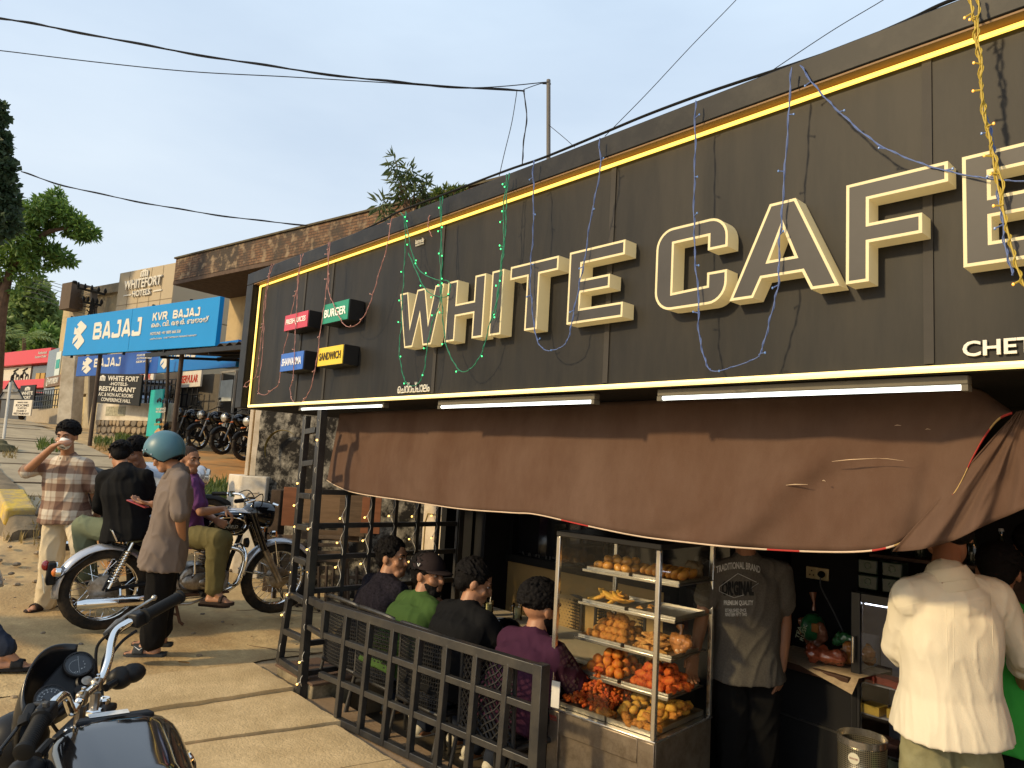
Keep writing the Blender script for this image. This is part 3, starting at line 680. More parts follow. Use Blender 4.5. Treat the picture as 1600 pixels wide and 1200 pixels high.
warm('fairy lights wound round the outer post of the trellis', P, .19)
for k, y in enumerate((2.72, 2.93, 3.14, 3.35, 3.55)):
	P = [Vector((XS+.025*(1 if j % 2 else -1), y-.02, z)) for j, z in enumerate(np.linspace(1.34, .66, 9))]
	warm(['fairy lights on the first thin upright behind the front post', 'fairy lights on the second thin upright of the screen', 'fairy lights on the middle thin upright of the screen', 'fairy lights on the upright beside the mossy wall gap', 'fairy lights on the upright before the cream pillar'][k], P, .2)

# ---- low railing in front of the seats
fe = thing('railing', 'low black welded steel railing in front of the seats', 'railing', (-3.4, 2.45, 0))
F0 = Vector((-4.30, 2.40, 0)); F1 = Vector((-2.50, 2.575, 0)); fd = (F1-F0).normalized()
def fp(s, z): return F0.lerp(F1, s)+Vector((0, 0, z))
for z, w, h, s0 in ((.635, .045, .05, 0), (.452, .035, .035, .0), (.205, .035, .035, .0), (-.018, .04, .04, .13)):
	b = MB(); b.bar(fp(s0, z), fp(1, z), w, h); b.build('rail', m_steel_dk, fe, bevel=.003)
ups = [.135, .265, .39, .515, .64, .765, .885]
for s in ups:
	b = MB(); b.bar(fp(s-.012, -.03)+Vector((0, -.004, 0)), fp(s, .625)+Vector((0, -.004, 0)), .036, .036, (0, 1, 0)); b.build('upright', m_steel_dk, fe, bevel=.003)
b = MB(); b.bar(fp(1, -.04), fp(1.0, .665), .06, .06, (0, 1, 0)); b.build('post', m_steel_dk, fe, bevel=.003)
b = MB(); b.bar(fp(.0, .43), fp(.0, .655), .04, .04, (0, 1, 0)); b.bar((-4.62, 2.46, .61), fp(0, .62), .04, .05); b.bar((-4.62, 2.46, .43), fp(0, .44), .03, .03); b.build('bracket', m_steel_dk, fe, bevel=.003)
# ================================================================== people
def cap(b, p0, p1, r0, r1, n=14, sx=1., side=None, k=4, flat_end=False):
	"""tapered round-ended limb; sx widens the section along side"""
	p0 = Vector(p0); p1 = Vector(p1); z = p1-p0; L = z.length
	if L < 1e-6: return
	z = z/L
	h = Vector(side) if side is not None else Vector((0.31, .94, .1))
	x = (h-z*h.dot(z))
	if x.length < 1e-4: x = basis(z)[0]
	x.normalize(); y = z.cross(x); R = []
	if flat_end: R = [(0, r0), (L, r1)]
	else:
		for i in range(k+1): a = math.pi/2*(1-i/k); R.append((-math.sin(a)*r0, max(1e-4, math.cos(a)*r0)))
		for i in range(k+1): a = math.pi/2*i/k; R.append((L+math.sin(a)*r1, max(1e-4, math.cos(a)*r1)))
	vs = []
	for t, r in R:
		for j in range(n):
			a = 2*math.pi*j/n; vs.append(p0+z*t+x*(math.cos(a)*r*sx)+y*(math.sin(a)*r))
	m = len(R)
	b.add(vs, [(i*n+j, i*n+(j+1) % n, (i+1)*n+(j+1) % n, (i+1)*n+j) for i in range(m-1) for j in range(n)]+[tuple(range(n-1, -1, -1)), tuple((m-1)*n+j for j in range(n))])
def loft(b, rings, n=24, p=2.4):
	"""rings: (centre, side vector, front vector, half width, half depth)"""
	vs = []
	for c, u, v, a, d in rings:
		for j in range(n):
			t = 2*math.pi*j/n; cs, sn = math.cos(t), math.sin(t)
			vs.append(Vector(c)+u*(math.copysign(abs(cs)**(2/p), cs)*a)+v*(math.copysign(abs(sn)**(2/p), sn)*d))
	m = len(rings)
	b.add(vs, [(i*n+j, i*n+(j+1) % n, (i+1)*n+(j+1) % n, (i+1)*n+j) for i in range(m-1) for j in range(n)]+[tuple(range(n-1, -1, -1)), tuple((m-1)*n+j for j in range(n))])
def remesh(b, name, voxel, smooth=3, fac=.5):
	me = bpy.data.meshes.new('raw'); me.from_pydata(b.v, [], b.f); me.update()
	bm = bmesh.new(); bm.from_mesh(me); bmesh.ops.recalc_face_normals(bm, faces=bm.faces); bm.to_mesh(me); bm.free()
	o = bpy.data.objects.new('raw', me); COL.objects.link(o)
	r = o.modifiers.new('r', 'REMESH'); r.mode = 'VOXEL'; r.voxel_size = voxel
	if smooth: s = o.modifiers.new('s', 'SMOOTH'); s.factor = fac; s.iterations = smooth
	bpy.context.view_layer.update()
	out = bpy.data.meshes.new_from_object(o.evaluated_get(bpy.context.evaluated_depsgraph_get())); out.name = name
	bpy.data.objects.remove(o); bpy.data.meshes.remove(me)
	out.polygons.foreach_set('use_smooth', [True]*len(out.polygons)); out.update()
	return out
def displace(me, fn):
	n = len(me.vertices); co = np.empty(n*3); no = np.empty(n*3); me.vertices.foreach_get('co', co); me.vertices.foreach_get('normal', no)
	co = co.reshape(-1, 3); no = no.reshape(-1, 3)
	d = np.array([fn(Vector(c)) for c in co]); co = co+no*d[:, None]; me.vertices.foreach_set('co', co.ravel()); me.update()
def wrinkle(seed, amp=.006, stretch=(7, 7, 3.2), lean=.6):
	def f(p):
		q = Vector((p.x*stretch[0]+p.z*lean*3, p.y*stretch[1]-p.z*lean*2, p.z*stretch[2]+p.x*lean*4+seed))
		a = noise.noise(q); r = 1-abs(noise.noise(q*1.9+Vector((seed, 3, 1))))
		return amp*(a*.8+(r**4)*1.3-.7)
	return f
SKIN = {'a': mat('skin_tan', (.36, .175, .095), .5, var=.1, vscale=12, spec=.4), 'b': mat('skin_brown', (.27, .125, .070), .5, var=.1, vscale=12, spec=.4)}
m_hair = mat('black_hair', (.006, .005, .005), .75, var=.5, vscale=50, bump=.4, bscale=160, spec=.12)
m_eye = mat('eye_dark', (.02, .014, .01), .2, var=0); m_eyew = mat('eye_white', (.26, .22, .19), .4, var=0)
m_lip = mat('lip', (.25, .09, .06), .5)
def hand(b, w, d, nrm, thumb, curl=.5, s=1., point=False):
	"""palm from wrist w along d; nrm = palm's facing; thumb = side vector of the thumb"""
	d = Vector(d).normalized(); nrm = Vector(nrm); nrm = (nrm-d*nrm.dot(d)).normalized(); t = d.cross(nrm);
	if t.dot(Vector(thumb)) < 0: t = -t
	w = Vector(w); pc = w+d*.085*s
	for q in (-.026, -.009, .009, .026): cap(b, w+d*.012*s+t*q*.6*s, pc+t*q*s, .015*s, .0125*s, 8, k=2)
	for i, (q, L) in enumerate(((.030, .072), (.0105, .080), (-.0105, .075), (-.030, .058))):
		p = pc+t*q*s; dd = (d+t*q*2.2).normalized(); c = curl*(1+.10*i)
		for seg, f in ((L*.45, .55), (L*.32, 1.25), (L*.26, 1.7)):
			v = (dd*math.cos(c*f)+nrm*math.sin(c*f)).normalized(); q2 = p+v*seg*s; cap(b, p, q2, .0093*s, .0082*s, 8, k=2); p = q2
	p = w+d*.03*s+t*.026*s; v = (d*.55+t*.75+nrm*.35).normalized(); q2 = p+v*.042*s; cap(b, p, q2, .0125*s, .0105*s, 8, k=2)
	v = (d*.85+t*.25+nrm*.45).normalized(); cap(b, q2, q2+v*.034*s, .0100*s, .0085*s, 8, k=2)
def foot(b, ankle, toe, s=1.):
	ankle = Vector(ankle); d = Vector(toe).normalized(); d.z = 0; d.normalize(); t = Vector((-d.y, d.x, 0)); base = Vector((ankle.x, ankle.y, ankle.z-.065*s))
	cap(b, ankle+Vector((0, 0, .02)), base-d*.03*s+Vector((0, 0, .01)), .036*s, .036*s, 10); cap(b, base-d*.03*s, base+d*.11*s-Vector((0, 0, .004)), .034*s, .028*s, 10, 1.35, t)
	cap(b, ankle+d*.02*s, base+d*.10*s, .034*s, .022*s, 10, 1.3, t)
	for i, q in enumerate((.030, .012, -.004, -.018, -.031)):
		L = (.055, .052, .046, .038, .030)[i]; p = base+d*.115*s+t*q*s-Vector((0, 0, .012)); cap(b, p, p+d*L*s, .012*s if i == 0 else .009*s, .011*s if i == 0 else .0085*s, 8, k=2)

def person(label, J, st, cat='person', group=None):
	"""J: joints in world space (see poses below); st: clothing and looks. Body is one mesh, clothes and hair are its own meshes."""
	G = Vector((J['pelvis'].x, J['pelvis'].y, J.get('floor', 0.)))
	hipx = (J['hipR']-J['hipL']); shx = (J['shR']-J['shL'])
	fw0 = Vector((0, 0, 1)).cross(hipx); rz = math.atan2(-fw0.x, fw0.y)
	R = thing('person', label, cat, G, rz, group)
	inv = (Matrix.Translation(G) @ Matrix.Rotation(rz, 4, 'Z')).inverted()
	J = {k: (inv @ v if isinstance(v, Vector) and v.length < 900 and k not in ('look', 'headup') and not k.startswith('_') else v) for k, v in J.items()}
	rot = inv.to_3x3()
	look = (rot @ Vector(J['look'])).normalized(); s = st.get('s', 1.)
	up = Vector((0, 0, 1)) if 'headup' not in J else (rot @ Vector(J['headup']))
	pel, chest, neck = J['pelvis'], J['chest'], J['neck']; head = J['head']
	hx = (J['hipR']-J['hipL']).normalized(); sx = (J['shR']-J['shL']).normalized(); shm = (J['shR']+J['shL'])/2
	skin = SKIN[st.get('skin', 'a')]; g = st.get('girth', 1.)
	tw = lambda t: (hx*(1-t)+sx*t).normalized()
	def torso(b, inf, hem=None, top=True, hemw=1.0):
		path = [pel-(chest-pel).normalized()*(.06 if hem is None else hem), pel+(chest-pel)*.0, pel+(chest-pel)*.30, pel+(chest-pel)*.66, chest, chest+(shm-chest)*.6, shm]
		wid = [.150, .160, .150, .160, .170, .165, .135]; dep = [.108, .115, .108, .112, .114, .100, .066]
		if hem is not None: wid[0] += .022; wid[1] += .020; dep[0] += .030; dep[1] += .026; wid[2] += .010; dep[2] += .010
		if hem is not None: wid[0] *= hemw; dep[0] *= hemw
		rings = []
		for i, c in enumerate(path):
			tan = (path[min(i+1, 6)]-path[max(i-1, 0)]).normalized(); u = tw(i/6); u = (u-tan*u.dot(tan)).normalized(); v = tan.cross(u) if True else None
			rings.append((c, u, v, (wid[i]*g+inf)*s, (dep[i]*g+inf)*s))
		loft(b, rings)
		if top:
			cap(b, shm-(neck-shm)*.2, neck if hem is None else shm.lerp(neck, .85), .085*s+inf*(1.7 if inf > 0 else 1.2), .056*s+inf*(.9 if inf > 0 else .3), 14, 1.15, sx)
			for sh in (J['shL'], J['shR']):
				cap(b, shm+(neck-shm)*.35, sh, .060*s+inf*.8, .052*s+inf*.8, 12)
				cap(b, chest+(shm-chest)*.45, sh-Vector((0, 0, .03)), .085*s, .048*s+inf*.7, 12)
	# --- the body
	b = MB()
	torso(b, -.022)
	cap(b, neck-(head-neck)*.25, head-Vector((0, 0, .02)), .056*s, .050*s, 14)
	hu = (up-look*up.dot(look)).normalized(); hr = look.cross(hu).normalized(); HR = Matrix((hr, look, hu)).transposed()
	H = lambda x, y, z: head+HR @ Vector((x, y, z))*s
	b.ball(H(0, -.012, .028), (.074*s, .094*s, .090*s), 20, 0, HR)
	b.ball(H(0, .020, -.035), (.058*s, .066*s, .080*s), 16, 0, HR)
	cap(b, H(-.022, .058, -.088), H(.022, .058, -.088), .026*s, .026*s, 10)
	cap(b, H(0, .083, .014), H(0, .100, -.026), .009*s, .0135*s, 8); cap(b, H(-.012, .092, -.028), H(.012, .092, -.028), .010*s, .010*s, 8)
	cap(b, H(-.036, .072, .028), H(.036, .072, .028), .013*s, .013*s, 8); cap(b, H(-.046, .058, -.022), H(-.03, .07, -.03), .021*s, .02*s, 8); cap(b, H(.046, .058, -.022), H(.03, .07, -.03), .021*s, .02*s, 8)
	cap(b, H(-.016, .083, -.054), H(.016, .083, -.054), .0095*s, .0095*s, 8); cap(b, H(-.013, .082, -.067), H(.013, .082, -.067), .010*s, .010*s, 8)
	for e in (-1, 1): b.ball(H(e*.076, -.010, -.005), (.010*s, .020*s, .032*s), 10, 0, HR)
	for sd in 'LR':
		sh, el, wr = J['sh'+sd], J['el'+sd], J['wr'+sd]
		cap(b, sh, el, .047*s*g, .037*s, 12); cap(b, el, el.lerp(wr, .4), .037*s, .036*s, 12); cap(b, el.lerp(wr, .4), wr, .036*s, .025*s, 12)
		hd = J.get('_hand'+sd, {})
		if hd.get('none'): cap(b, wr, wr+(wr-el).normalized()*.08, .03, .025, 10, 1.4)
		else:
			d = rot @ Vector(hd['d']) if 'd' in hd else (wr-el).normalized(); nr = rot @ Vector(hd['n']) if 'n' in hd else Vector((-.3 if sd == 'R' else .3, 1, -.2)); th = rot @ Vector(hd['t']) if 't' in hd else look
			hand(b, wr, d, nr, th, hd.get('c', .45), s)
		hp, kn, an = J['hip'+sd], J['kn'+sd], J['an'+sd]
		cap(b, hp, kn, .075*s, .050*s, 12); cap(b, kn, kn.lerp(an, .35), .050*s, .050*s, 12); cap(b, kn.lerp(an, .35), an, .050*s, .034*s, 12)
		if st.get('feet', 'bare') != 'none': foot(b, an, rot @ Vector(J.get('_toe'+sd, J.get('_toe', (0, 1, 0)))), s)
	me = remesh(b, 'body', st.get('voxel', .0075), 2); me.materials.append(skin); link('body', me, R, local=True)
	# --- shirt
	if 'shirt' in st:
		b = MB(); inf = st.get('inf', .012); torso(b, inf, st.get('hem', .10), hemw=st.get('hemw', 1.06))
		L = st.get('sleeve', .55)
		for sd in 'LR':
			sh, el, wr = J['sh'+sd], J['el'+sd], J['wr'+sd]; w = st.get('sw', .060)*s
			if L <= 1: cap(b, sh, sh.lerp(el, L), .052*s+inf*.8, w, 12); e = sh.lerp(el, L); cap(b, e, e+(el-sh).normalized()*.012, w*1.03, w*1.03, 12, flat_end=True)
			else:
				cap(b, sh, el, .052*s+inf*.8, w*.92, 12); e = el.lerp(wr, L-1); cap(b, el, e, w*.96, w*.74, 12)
				if st.get('roll'): cap(b, e-(wr-el).normalized()*.035, e, w*.95, w*.93, 12, flat_end=True)
		me = remesh(b, 'shirt', st.get('svoxel', .010), 9); displace(me, wrinkle(st.get('seed', 1.), st.get('wr', .007), st.get('ws', (7, 7, 3.2)), st.get('lean', .6)))
		me.materials.append(st['shirt']); shirt = link('shirt', me, R, local=True)
		if st.get('collar'):
			b = MB(); cx = neck-(neck-shm)*.15; P = []
			ax = (neck-shm).normalized(); u = (sx-ax*sx.dot(ax)).normalized(); v = ax.cross(u)
			for i in range(33):
				a = math.pi*(-.5)+ (2*math.pi)*(i/32); a0 = math.pi/2
				ang = a0+.28+(2*math.pi-.56)*i/32; op = 1
				d = u*math.cos(ang)+v*math.sin(ang); r = .072*s; hgt = .040*s
				front = max(0, math.cos(ang-a0))
				P.append([cx+d*(r+.026)+ax*(-.052-.01*front), cx+d*(r-.004)+ax*(hgt*(.8-.5*front)), cx+d*(r+.003)+ax*(hgt*(.85-.5*front)), cx+d*(r+.022)+ax*(-.012-.055*front**2)])
			b.grid(P); o = b.build('collar', st['shirt'], R, smooth=80, local=True); m_ = o.modifiers.new('thickness', 'SOLIDIFY'); m_.thickness = .003
	# --- trousers
	if 'pants' in st:
		b = MB(); w0, w1, w2 = st.get('pw', (.098, .078, .066))
		loft(b, [(pel-(chest-pel).normalized()*.10, hx, Vector((0, 0, 1)).cross(hx), .150*g*s, .105*g*s), (pel, hx, (chest-pel).normalized().cross(hx), .150*g*s, .105*g*s), (pel+(chest-pel)*.15, hx, (chest-pel).normalized().cross(hx), .140*g*s, .095*g*s)])
		for sd in 'LR':
			hp, kn, an = J['hip'+sd], J['kn'+sd], J['an'+sd]; e = an+Vector((0, 0, st.get('cuff', -.02)))
			cap(b, hp.lerp(kn, .05), hp.lerp(kn, .32), (w0-.014)*s, w0*s, 14); cap(b, hp.lerp(kn, .32), kn, w0*s, w1*s, 14); cap(b, kn, e, w1*s, w2*s, 14); d = (e-kn).normalized(); cap(b, e-d*.08, e, w2*s, w2*s*1.02, 14, flat_end=True)
		me = remesh(b, 'trousers', .011, 6); displace(me, wrinkle(st.get('seed', 1.)+9, st.get('pwr', .007), (7, 7, 3.5), .4)); me.materials.append(st['pants']); link('trousers', me, R, local=True)
	# --- hair or headgear
	hs = st.get('hair', 'short')
	if hs != 'none':
		b = MB(); rr_ = random.Random(st.get('seed', 1))
		if hs == 'curly':
			b.ball(H(0, -.022, .050), (.085*s, .100*s, .085*s), 18, 0, HR)
			for i in range(620):
				z = rr_.uniform(-.35, 1); a = rr_.uniform(0, 2*math.pi); q = math.sqrt(1-z*z); y = math.sin(a)*q
				if y > .45 and z < .38: continue
				b.ball(H(math.cos(a)*q*.090, -.022+y*.108, .050+z*.094), rr_.uniform(.006, .0115)*s, 6)
			me = remesh(b, 'hair', .0048, 1)
		elif hs == 'buzz':
			b.ball(H(0, -.020, .036), (.077*s, .096*s, .090*s), 18, 0, HR); me = remesh(b, 'hair', .006, 2)
		else:
			b.ball(H(0, -.026, .040), (.084*s, .100*s, .094*s), 18, 0, HR); b.ball(H(0, -.062, -.01), (.066*s, .050*s, .060*s), 14, 0, HR)
			for i in range(420):
				a = rr_.uniform(0, 2*math.pi); z = rr_.uniform(.05, 1); q = math.sqrt(1-z*z); y = math.sin(a)*q
				if y > .5 and z < .45: continue
				p = Vector((math.cos(a)*q*.084, -.026+y*.100, .040+z*.094)); t = Vector((-p.y, p.x, -.06+rr_.uniform(-.05, .05))).normalized()
				if hs == 'messy': t = Vector((rr_.uniform(-.6, .6), -.2+rr_.uniform(-.6, .6), -.7)).normalized()
				cap(b, H(*p), H(*(p+t*.038)), .0062*s, .003*s, 6, k=2)
			me = remesh(b, 'hair', .0046, 1)
		me.materials.append(st.get('hairm', m_hair)); displace(me, lambda p: .002*noise.noise(p*160)); link('hair', me, R, local=True)
	if st.get('face', True):
		b = MB(); c = MB(); br = MB()
		for e in (-1, 1):
			b.ball(H(e*.031, .071, .010), (.0125*s, .010*s, .0075*s), 10, 0, HR); c.ball(H(e*.031, .0785, .010), (.0058*s, .004*s, .006*s), 8, 0, HR)
			br.tube([H(e*.014, .086, .027), H(e*.031, .085, .033), H(e*.05, .072, .028)], [.004*s, .005*s, .003*s], 6)
		b.build('eye', m_eyew, R, local=True); c.build('iris', m_eye, R, local=True); br.build('eyebrow', m_hair, R, local=True)
		if st.get('beard'):
			b = MB()
			b.ball(H(0, .021, -.054), (.0605*s, .0690*s, .0660*s), 18, 0, HR); cap(b, H(-.022, .060, -.090), H(.022, .060, -.090), .0285*s, .0285*s, 10); cap(b, H(-.024, .0815, -.043), H(.024, .0815, -.043), .0075*s, .0075*s, 8)
			me = remesh(b, 'beard', .006, 1); me.materials.append(m_hair); displace(me, lambda p: .002*noise.noise(p*80)); link('beard', me, R, local=True)
	# --- footwear
	fm = st.get('feet', 'bare')
	for sd in 'LR':
		an = J['an'+sd]; d = rot @ Vector(J.get('_toe'+sd, J.get('_toe', (0, 1, 0)))); d.z = 0; d.normalize(); t = Vector((-d.y, d.x, 0)); base = Vector((an.x, an.y, an.z-.10*s))
		if fm in ('slide', 'flip'):
			b = MB(); P = [(-.105, .026), (-.09, .042), (0, .040), (.09, .052), (.15, .046), (.185, .02)]
			out = [base+d*a*s+t*w_*s for a, w_ in P]+[base+d*a*s-t*w_*s for a, w_ in reversed(P)]
			vs = out+[p+Vector((0, 0, .026)) for p in out]; k = len(out)
			b.add(vs, [tuple(range(k-1, -1, -1)), tuple(range(k, 2*k))]+[(i, (i+1) % k, k+(i+1) % k, k+i) for i in range(k)]); b.build('sandal_sole', st['shoem'], R, bevel=.004, local=True)
			b = MB(); rows = []
			for yy in ((.045, .055, .068, .082, .10, .118) if fm == 'slide' else (.07, .085, .10)):
				rows.append([base+d*yy*s+t*(math.cos(a)*.053*s)+Vector((0, 0, .022+math.sin(a)*(.066-(yy-.045)*.25)*s)) for a in np.linspace(0, math.pi, 11)])
			b.grid(rows); o = b.build('sandal_strap', st['shoem'], R, smooth=80, local=True); sm = o.modifiers.new('thickness', 'SOLIDIFY'); sm.thickness = .006
			if st.get('swoosh'):
				b = MB(); c = rows[2][3]+Vector((0, 0, .006)); b.tube([rows[0][3]+t*.004, rows[2][2]+t*.005+Vector((0, 0, -.004)), rows[5][4]+t*.004+Vector((0, 0, .006))], [.003, .006, .001], 6, flat=.5); b.build('strap_mark', st['swoosh'], R, local=True)
		elif fm == 'shoe':
			b = MB(); cap(b, base-d*.045+Vector((0, 0, .055)), base+d*.05+Vector((0, 0, .055)), .048, .046, 12, 1.0, t); cap(b, base+d*.03+Vector((0, 0, .05)), base+d*.16+Vector((0, 0, .038)), .046, .034, 12, 1.15, t); cap(b, an-d*.01, base-d*.02+Vector((0, 0, .06)), .048, .048, 12)
			me = remesh(b, 'shoe', .007, 2); me.materials.append(st['shoem']); link('shoe', me, R, local=True)
			b = MB(); P = [(-.095, .03), (-.06, .046), (.03, .044), (.11, .052), (.17, .042), (.20, .018)]; out = [base+d*a+t*w_ for a, w_ in P]+[base+d*a-t*w_ for a, w_ in reversed(P)]; k = len(out); vs = out+[p+Vector((0, 0, .028)) for p in out]
			b.add(vs, [tuple(range(k-1, -1, -1)), tuple(range(k, 2*k))]+[(i, (i+1) % k, k+(i+1) % k, k+i) for i in range(k)]); b.build('shoe_sole', st.get('solem', st['shoem']), R, bevel=.006, local=True)
	R['_H'] = 0
	return R, dict(H=lambda x, y, z: (Matrix.Translation(G) @ Matrix.Rotation(rz, 4, 'Z')) @ H(x, y, z), HR=(Matrix.Rotation(rz, 3, 'Z') @ HR), W=(Matrix.Translation(G) @ Matrix.Rotation(rz, 4, 'Z')), J=J)
VX = _f.copy(); VX.z = 0; VX.normalize()           # away from the viewer, level
RX = Vector((VX.y, -VX.x, 0))                         # to the viewer's right, level
def px(d0, **k):
	"""joints from photograph pixels: (x, y, extra distance)"""
	return {n: atD(v[0], v[1], d0+(v[2] if len(v) > 2 else 0)) for n, v in k.items()}

def plaid(name):
	m = bpy.data.materials.new(name); m.use_nodes = True; n = m.node_tree; p = n.nodes['Principled BSDF']; p.inputs['Roughness'].default_value = .9
	tc = n.nodes.new('ShaderNodeTexCoord'); sp = n.nodes.new('ShaderNodeSeparateXYZ'); n.links.new(tc.outputs['Object'], sp.inputs[0])
	no = n.nodes.new('ShaderNodeTexNoise'); no.inputs['Scale'].default_value = 5; n.links.new(tc.outputs['Object'], no.inputs[0])
	def band(sock, per, ph, els, hi=None):
		a = n.nodes.new('ShaderNodeMath'); a.operation = 'MULTIPLY_ADD'; n.links.new(no.outputs['Fac'], a.inputs[0]); a.inputs[1].default_value = .03; n.links.new(sock, a.inputs[2])
		b = n.nodes.new('ShaderNodeMath'); b.operation = 'MULTIPLY_ADD'; b.inputs[1].default_value = 1/per; b.inputs[2].default_value = ph; n.links.new(a.outputs[0], b.inputs[0])
		c = n.nodes.new('ShaderNodeMath'); c.operation = 'FRACT'; n.links.new(b.outputs[0], c.inputs[0])
		r = n.nodes.new('ShaderNodeValToRGB'); r.color_ramp.interpolation = 'LINEAR'; e = r.color_ramp.elements
		while len(e) > 1: e.remove(e[-1])
		e[0].position = els[0][0]; e[0].color = (*[els[0][1]]*3, 1)
		for pos, v in els[1:]: q = e.new(pos); q.color = (v, v, v, 1)
		n.links.new(c.outputs[0], r.inputs[0]); return r.outputs[0]
	h = band(sp.outputs['Z'], .155, .1, [(0, 0), (.03, .9), (.46, .95), (.49, .15), (.62, .15), (.64, .35), (.70, .3), (.72, 0), (1, 0)])
	v = band(sp.outputs['X'], .175, .28, [(0, 0), (.03, .75), (.40, .8), (.43, .1), (.62, .05), (.64, .4), (.7, .4), (.72, 0), (1, 0)])
	ad = n.nodes.new('ShaderNodeMath'); ad.operation = 'ADD'; n.links.new(h, ad.inputs[0]); n.links.new(v, ad.inputs[1])
	wv = n.nodes.new('ShaderNodeTexWave'); wv.inputs['Scale'].default_value = 45; wv.inputs['Distortion'].default_value = 3; wv.inputs['Detail'].default_value = 2; n.links.new(tc.outputs['Object'], wv.inputs[0])
	m2 = n.nodes.new('ShaderNodeMath'); m2.operation = 'MULTIPLY_ADD'; n.links.new(wv.outputs['Fac'], m2.inputs[0]); m2.inputs[1].default_value = .18; n.links.new(ad.outputs[0], m2.inputs[2])
	hf = n.nodes.new('ShaderNodeMath'); hf.operation = 'MULTIPLY'; hf.inputs[1].default_value = .5; n.links.new(m2.outputs[0], hf.inputs[0])
	r = n.nodes.new('ShaderNodeValToRGB'); e = r.color_ramp.elements; e[0].color = (.62, .55, .44, 1); e[1].color = (.105, .042, .026, 1); q = e.new(.5); q.color = (.29, .19, .13, 1)
	n.links.new(hf.outputs[0], r.inputs[0]); n.links.new(r.outputs[0], p.inputs['Base Color']); return m
m_plaid = plaid('brown_plaid_cotton')
m_cream_p = mat('cream_trousers', (.62, .52, .36), .9, var=.06, vscale=4, bump=.1, bscale=200)
m_blk_shirt = mat('black_shirt_cloth', (.006, .006, .0065), .85, spec=.12, var=.15, bump=.1, bscale=180)
m_sage = mat('sage_trousers', (.15, .17, .105), .9, var=.1, bump=.1, bscale=180)
m_grey_shirt = mat('taupe_shirt_cloth', (.165, .130, .110), .9, var=.08, bump=.1, bscale=180)
m_blk_pants = mat('black_trousers', (.007, .0065, .0065), .9, spec=.12, var=.15, bump=.1, bscale=180)
m_olive = mat('olive_trousers', (.125, .105, .042), .9, var=.12, vscale=9, bump=.1, bscale=180)
m_purple = mat('purple_cloth', (.11, .035, .12), .9, var=.1)
m_tee_white = mat('pale_blue_tee', (.42, .46, .52), .9)
m_sandal = mat('black_rubber', (.012, .012, .013), .75); m_brown_sandal = mat('dark_brown_leather', (.030, .018, .014), .7); m_mark = mat('white_mark', (.75, .75, .72), .6)

# ---- man drinking from a white cup
D = 6.3
J = px(D, pelvis=(102, 797), chest=(103, 748), neck=(106, 714, .0), head=(105, 682, -.05), hipL=(116, 803), hipR=(88, 803), shL=(134, 727), shR=(77, 727), elL=(146, 762, .02), wrL=(150, 790, .1), elR=(40, 737, -.14), wrR=(84, 697, -.26), knL=(130, 852, -.12), anL=(128, 925, .0), knR=(81, 872, -.02), anR=(73, 935, .02))
J['floor'] = .1; J['look'] = -VX*.9+RX*.05+Vector((0, 0, -.18)); J['_toe'] = -VX*.9-RX*.35; J['_handR'] = dict(d=RX*.8+Vector((0, 0, .45))-VX*.2, n=VX*.3+RX*.3-Vector((0, 0, .5)), t=Vector((0, 0, 1))+VX*.3, c=.75)
drinker, DI = person('young man in brown plaid shirt and cream trousers drinking from a white cup', J, dict(skin='a', hair='curly', shirt=m_plaid, sleeve=.95, sw=.066, inf=.020, hem=.10, hemw=1.12, pants=m_cream_p, pw=(.105, .098, .092), cuff=-.03, collar=True, feet='slide', shoem=m_brown_sandal, seed=3, wr=.006))
cup = thing('cup', 'small white tea cup held to the lips of the man in plaid', 'cup', atD(100, 690, D-.22))
b = MB(); c0 = atD(101, 694, D-.24); ax = (VX*.42+Vector((0, 0, .8))+RX*.06).normalized()
b.lathe([(.022, -.034), (.034, -.034), (.044, -.018), (.047, .012), (.048, .036), (.0445, .036), (.043, .012), (.037, -.018), (.0, -.024)], c0, ax, 24, cap=False); b.build('bowl', mat('white_china', (.78, .75, .68), .2, var=.03), cup, smooth=50)
b = MB(); b.ring(c0-RX*.050, VX, .018, .0045, 16, 8); b.build('handle', MATS['white_china'], cup)
b = MB();
for zc_ in (718, 740, 760, 780): p = atD(101.5-(zc_-718)*.03, zc_, D-.155); b.ball(p, .006, 8)
# ---- man in black shirt sitting sideways on the motorcycle, back to the viewer
D = 5.98
J = px(D, pelvis=(198, 826), chest=(195, 772, .02), neck=(193, 732, .10), head=(188, 713, .19), hipL=(180, 832), hipR=(219, 834), shL=(163, 746, .04), shR=(228, 744, .06), elL=(155, 792, .08), wrL=(180, 806, .28), elR=(238, 792, .12), wrR=(222, 802, .35), knL=(131, 821, .02), anL=(137, 893, .12), knR=(240, 838, .42), anR=(240, 905, .45))
J['floor'] = .1; J['look'] = VX*.8-RX*.35-Vector((0, 0, .5)); J['_toe'] = VX*.6-RX*.8
person('man in black shirt and sage trousers sitting on the classic motorcycle with his back turned', J, dict(skin='a', hair='messy', shirt=m_blk_shirt, sleeve=1.75, sw=.060, inf=.016, hem=.09, hemw=1.1, pants=m_sage, pw=(.098, .090, .080), feet='slide', shoem=m_sandal, seed=5, wr=.008, collar=False))
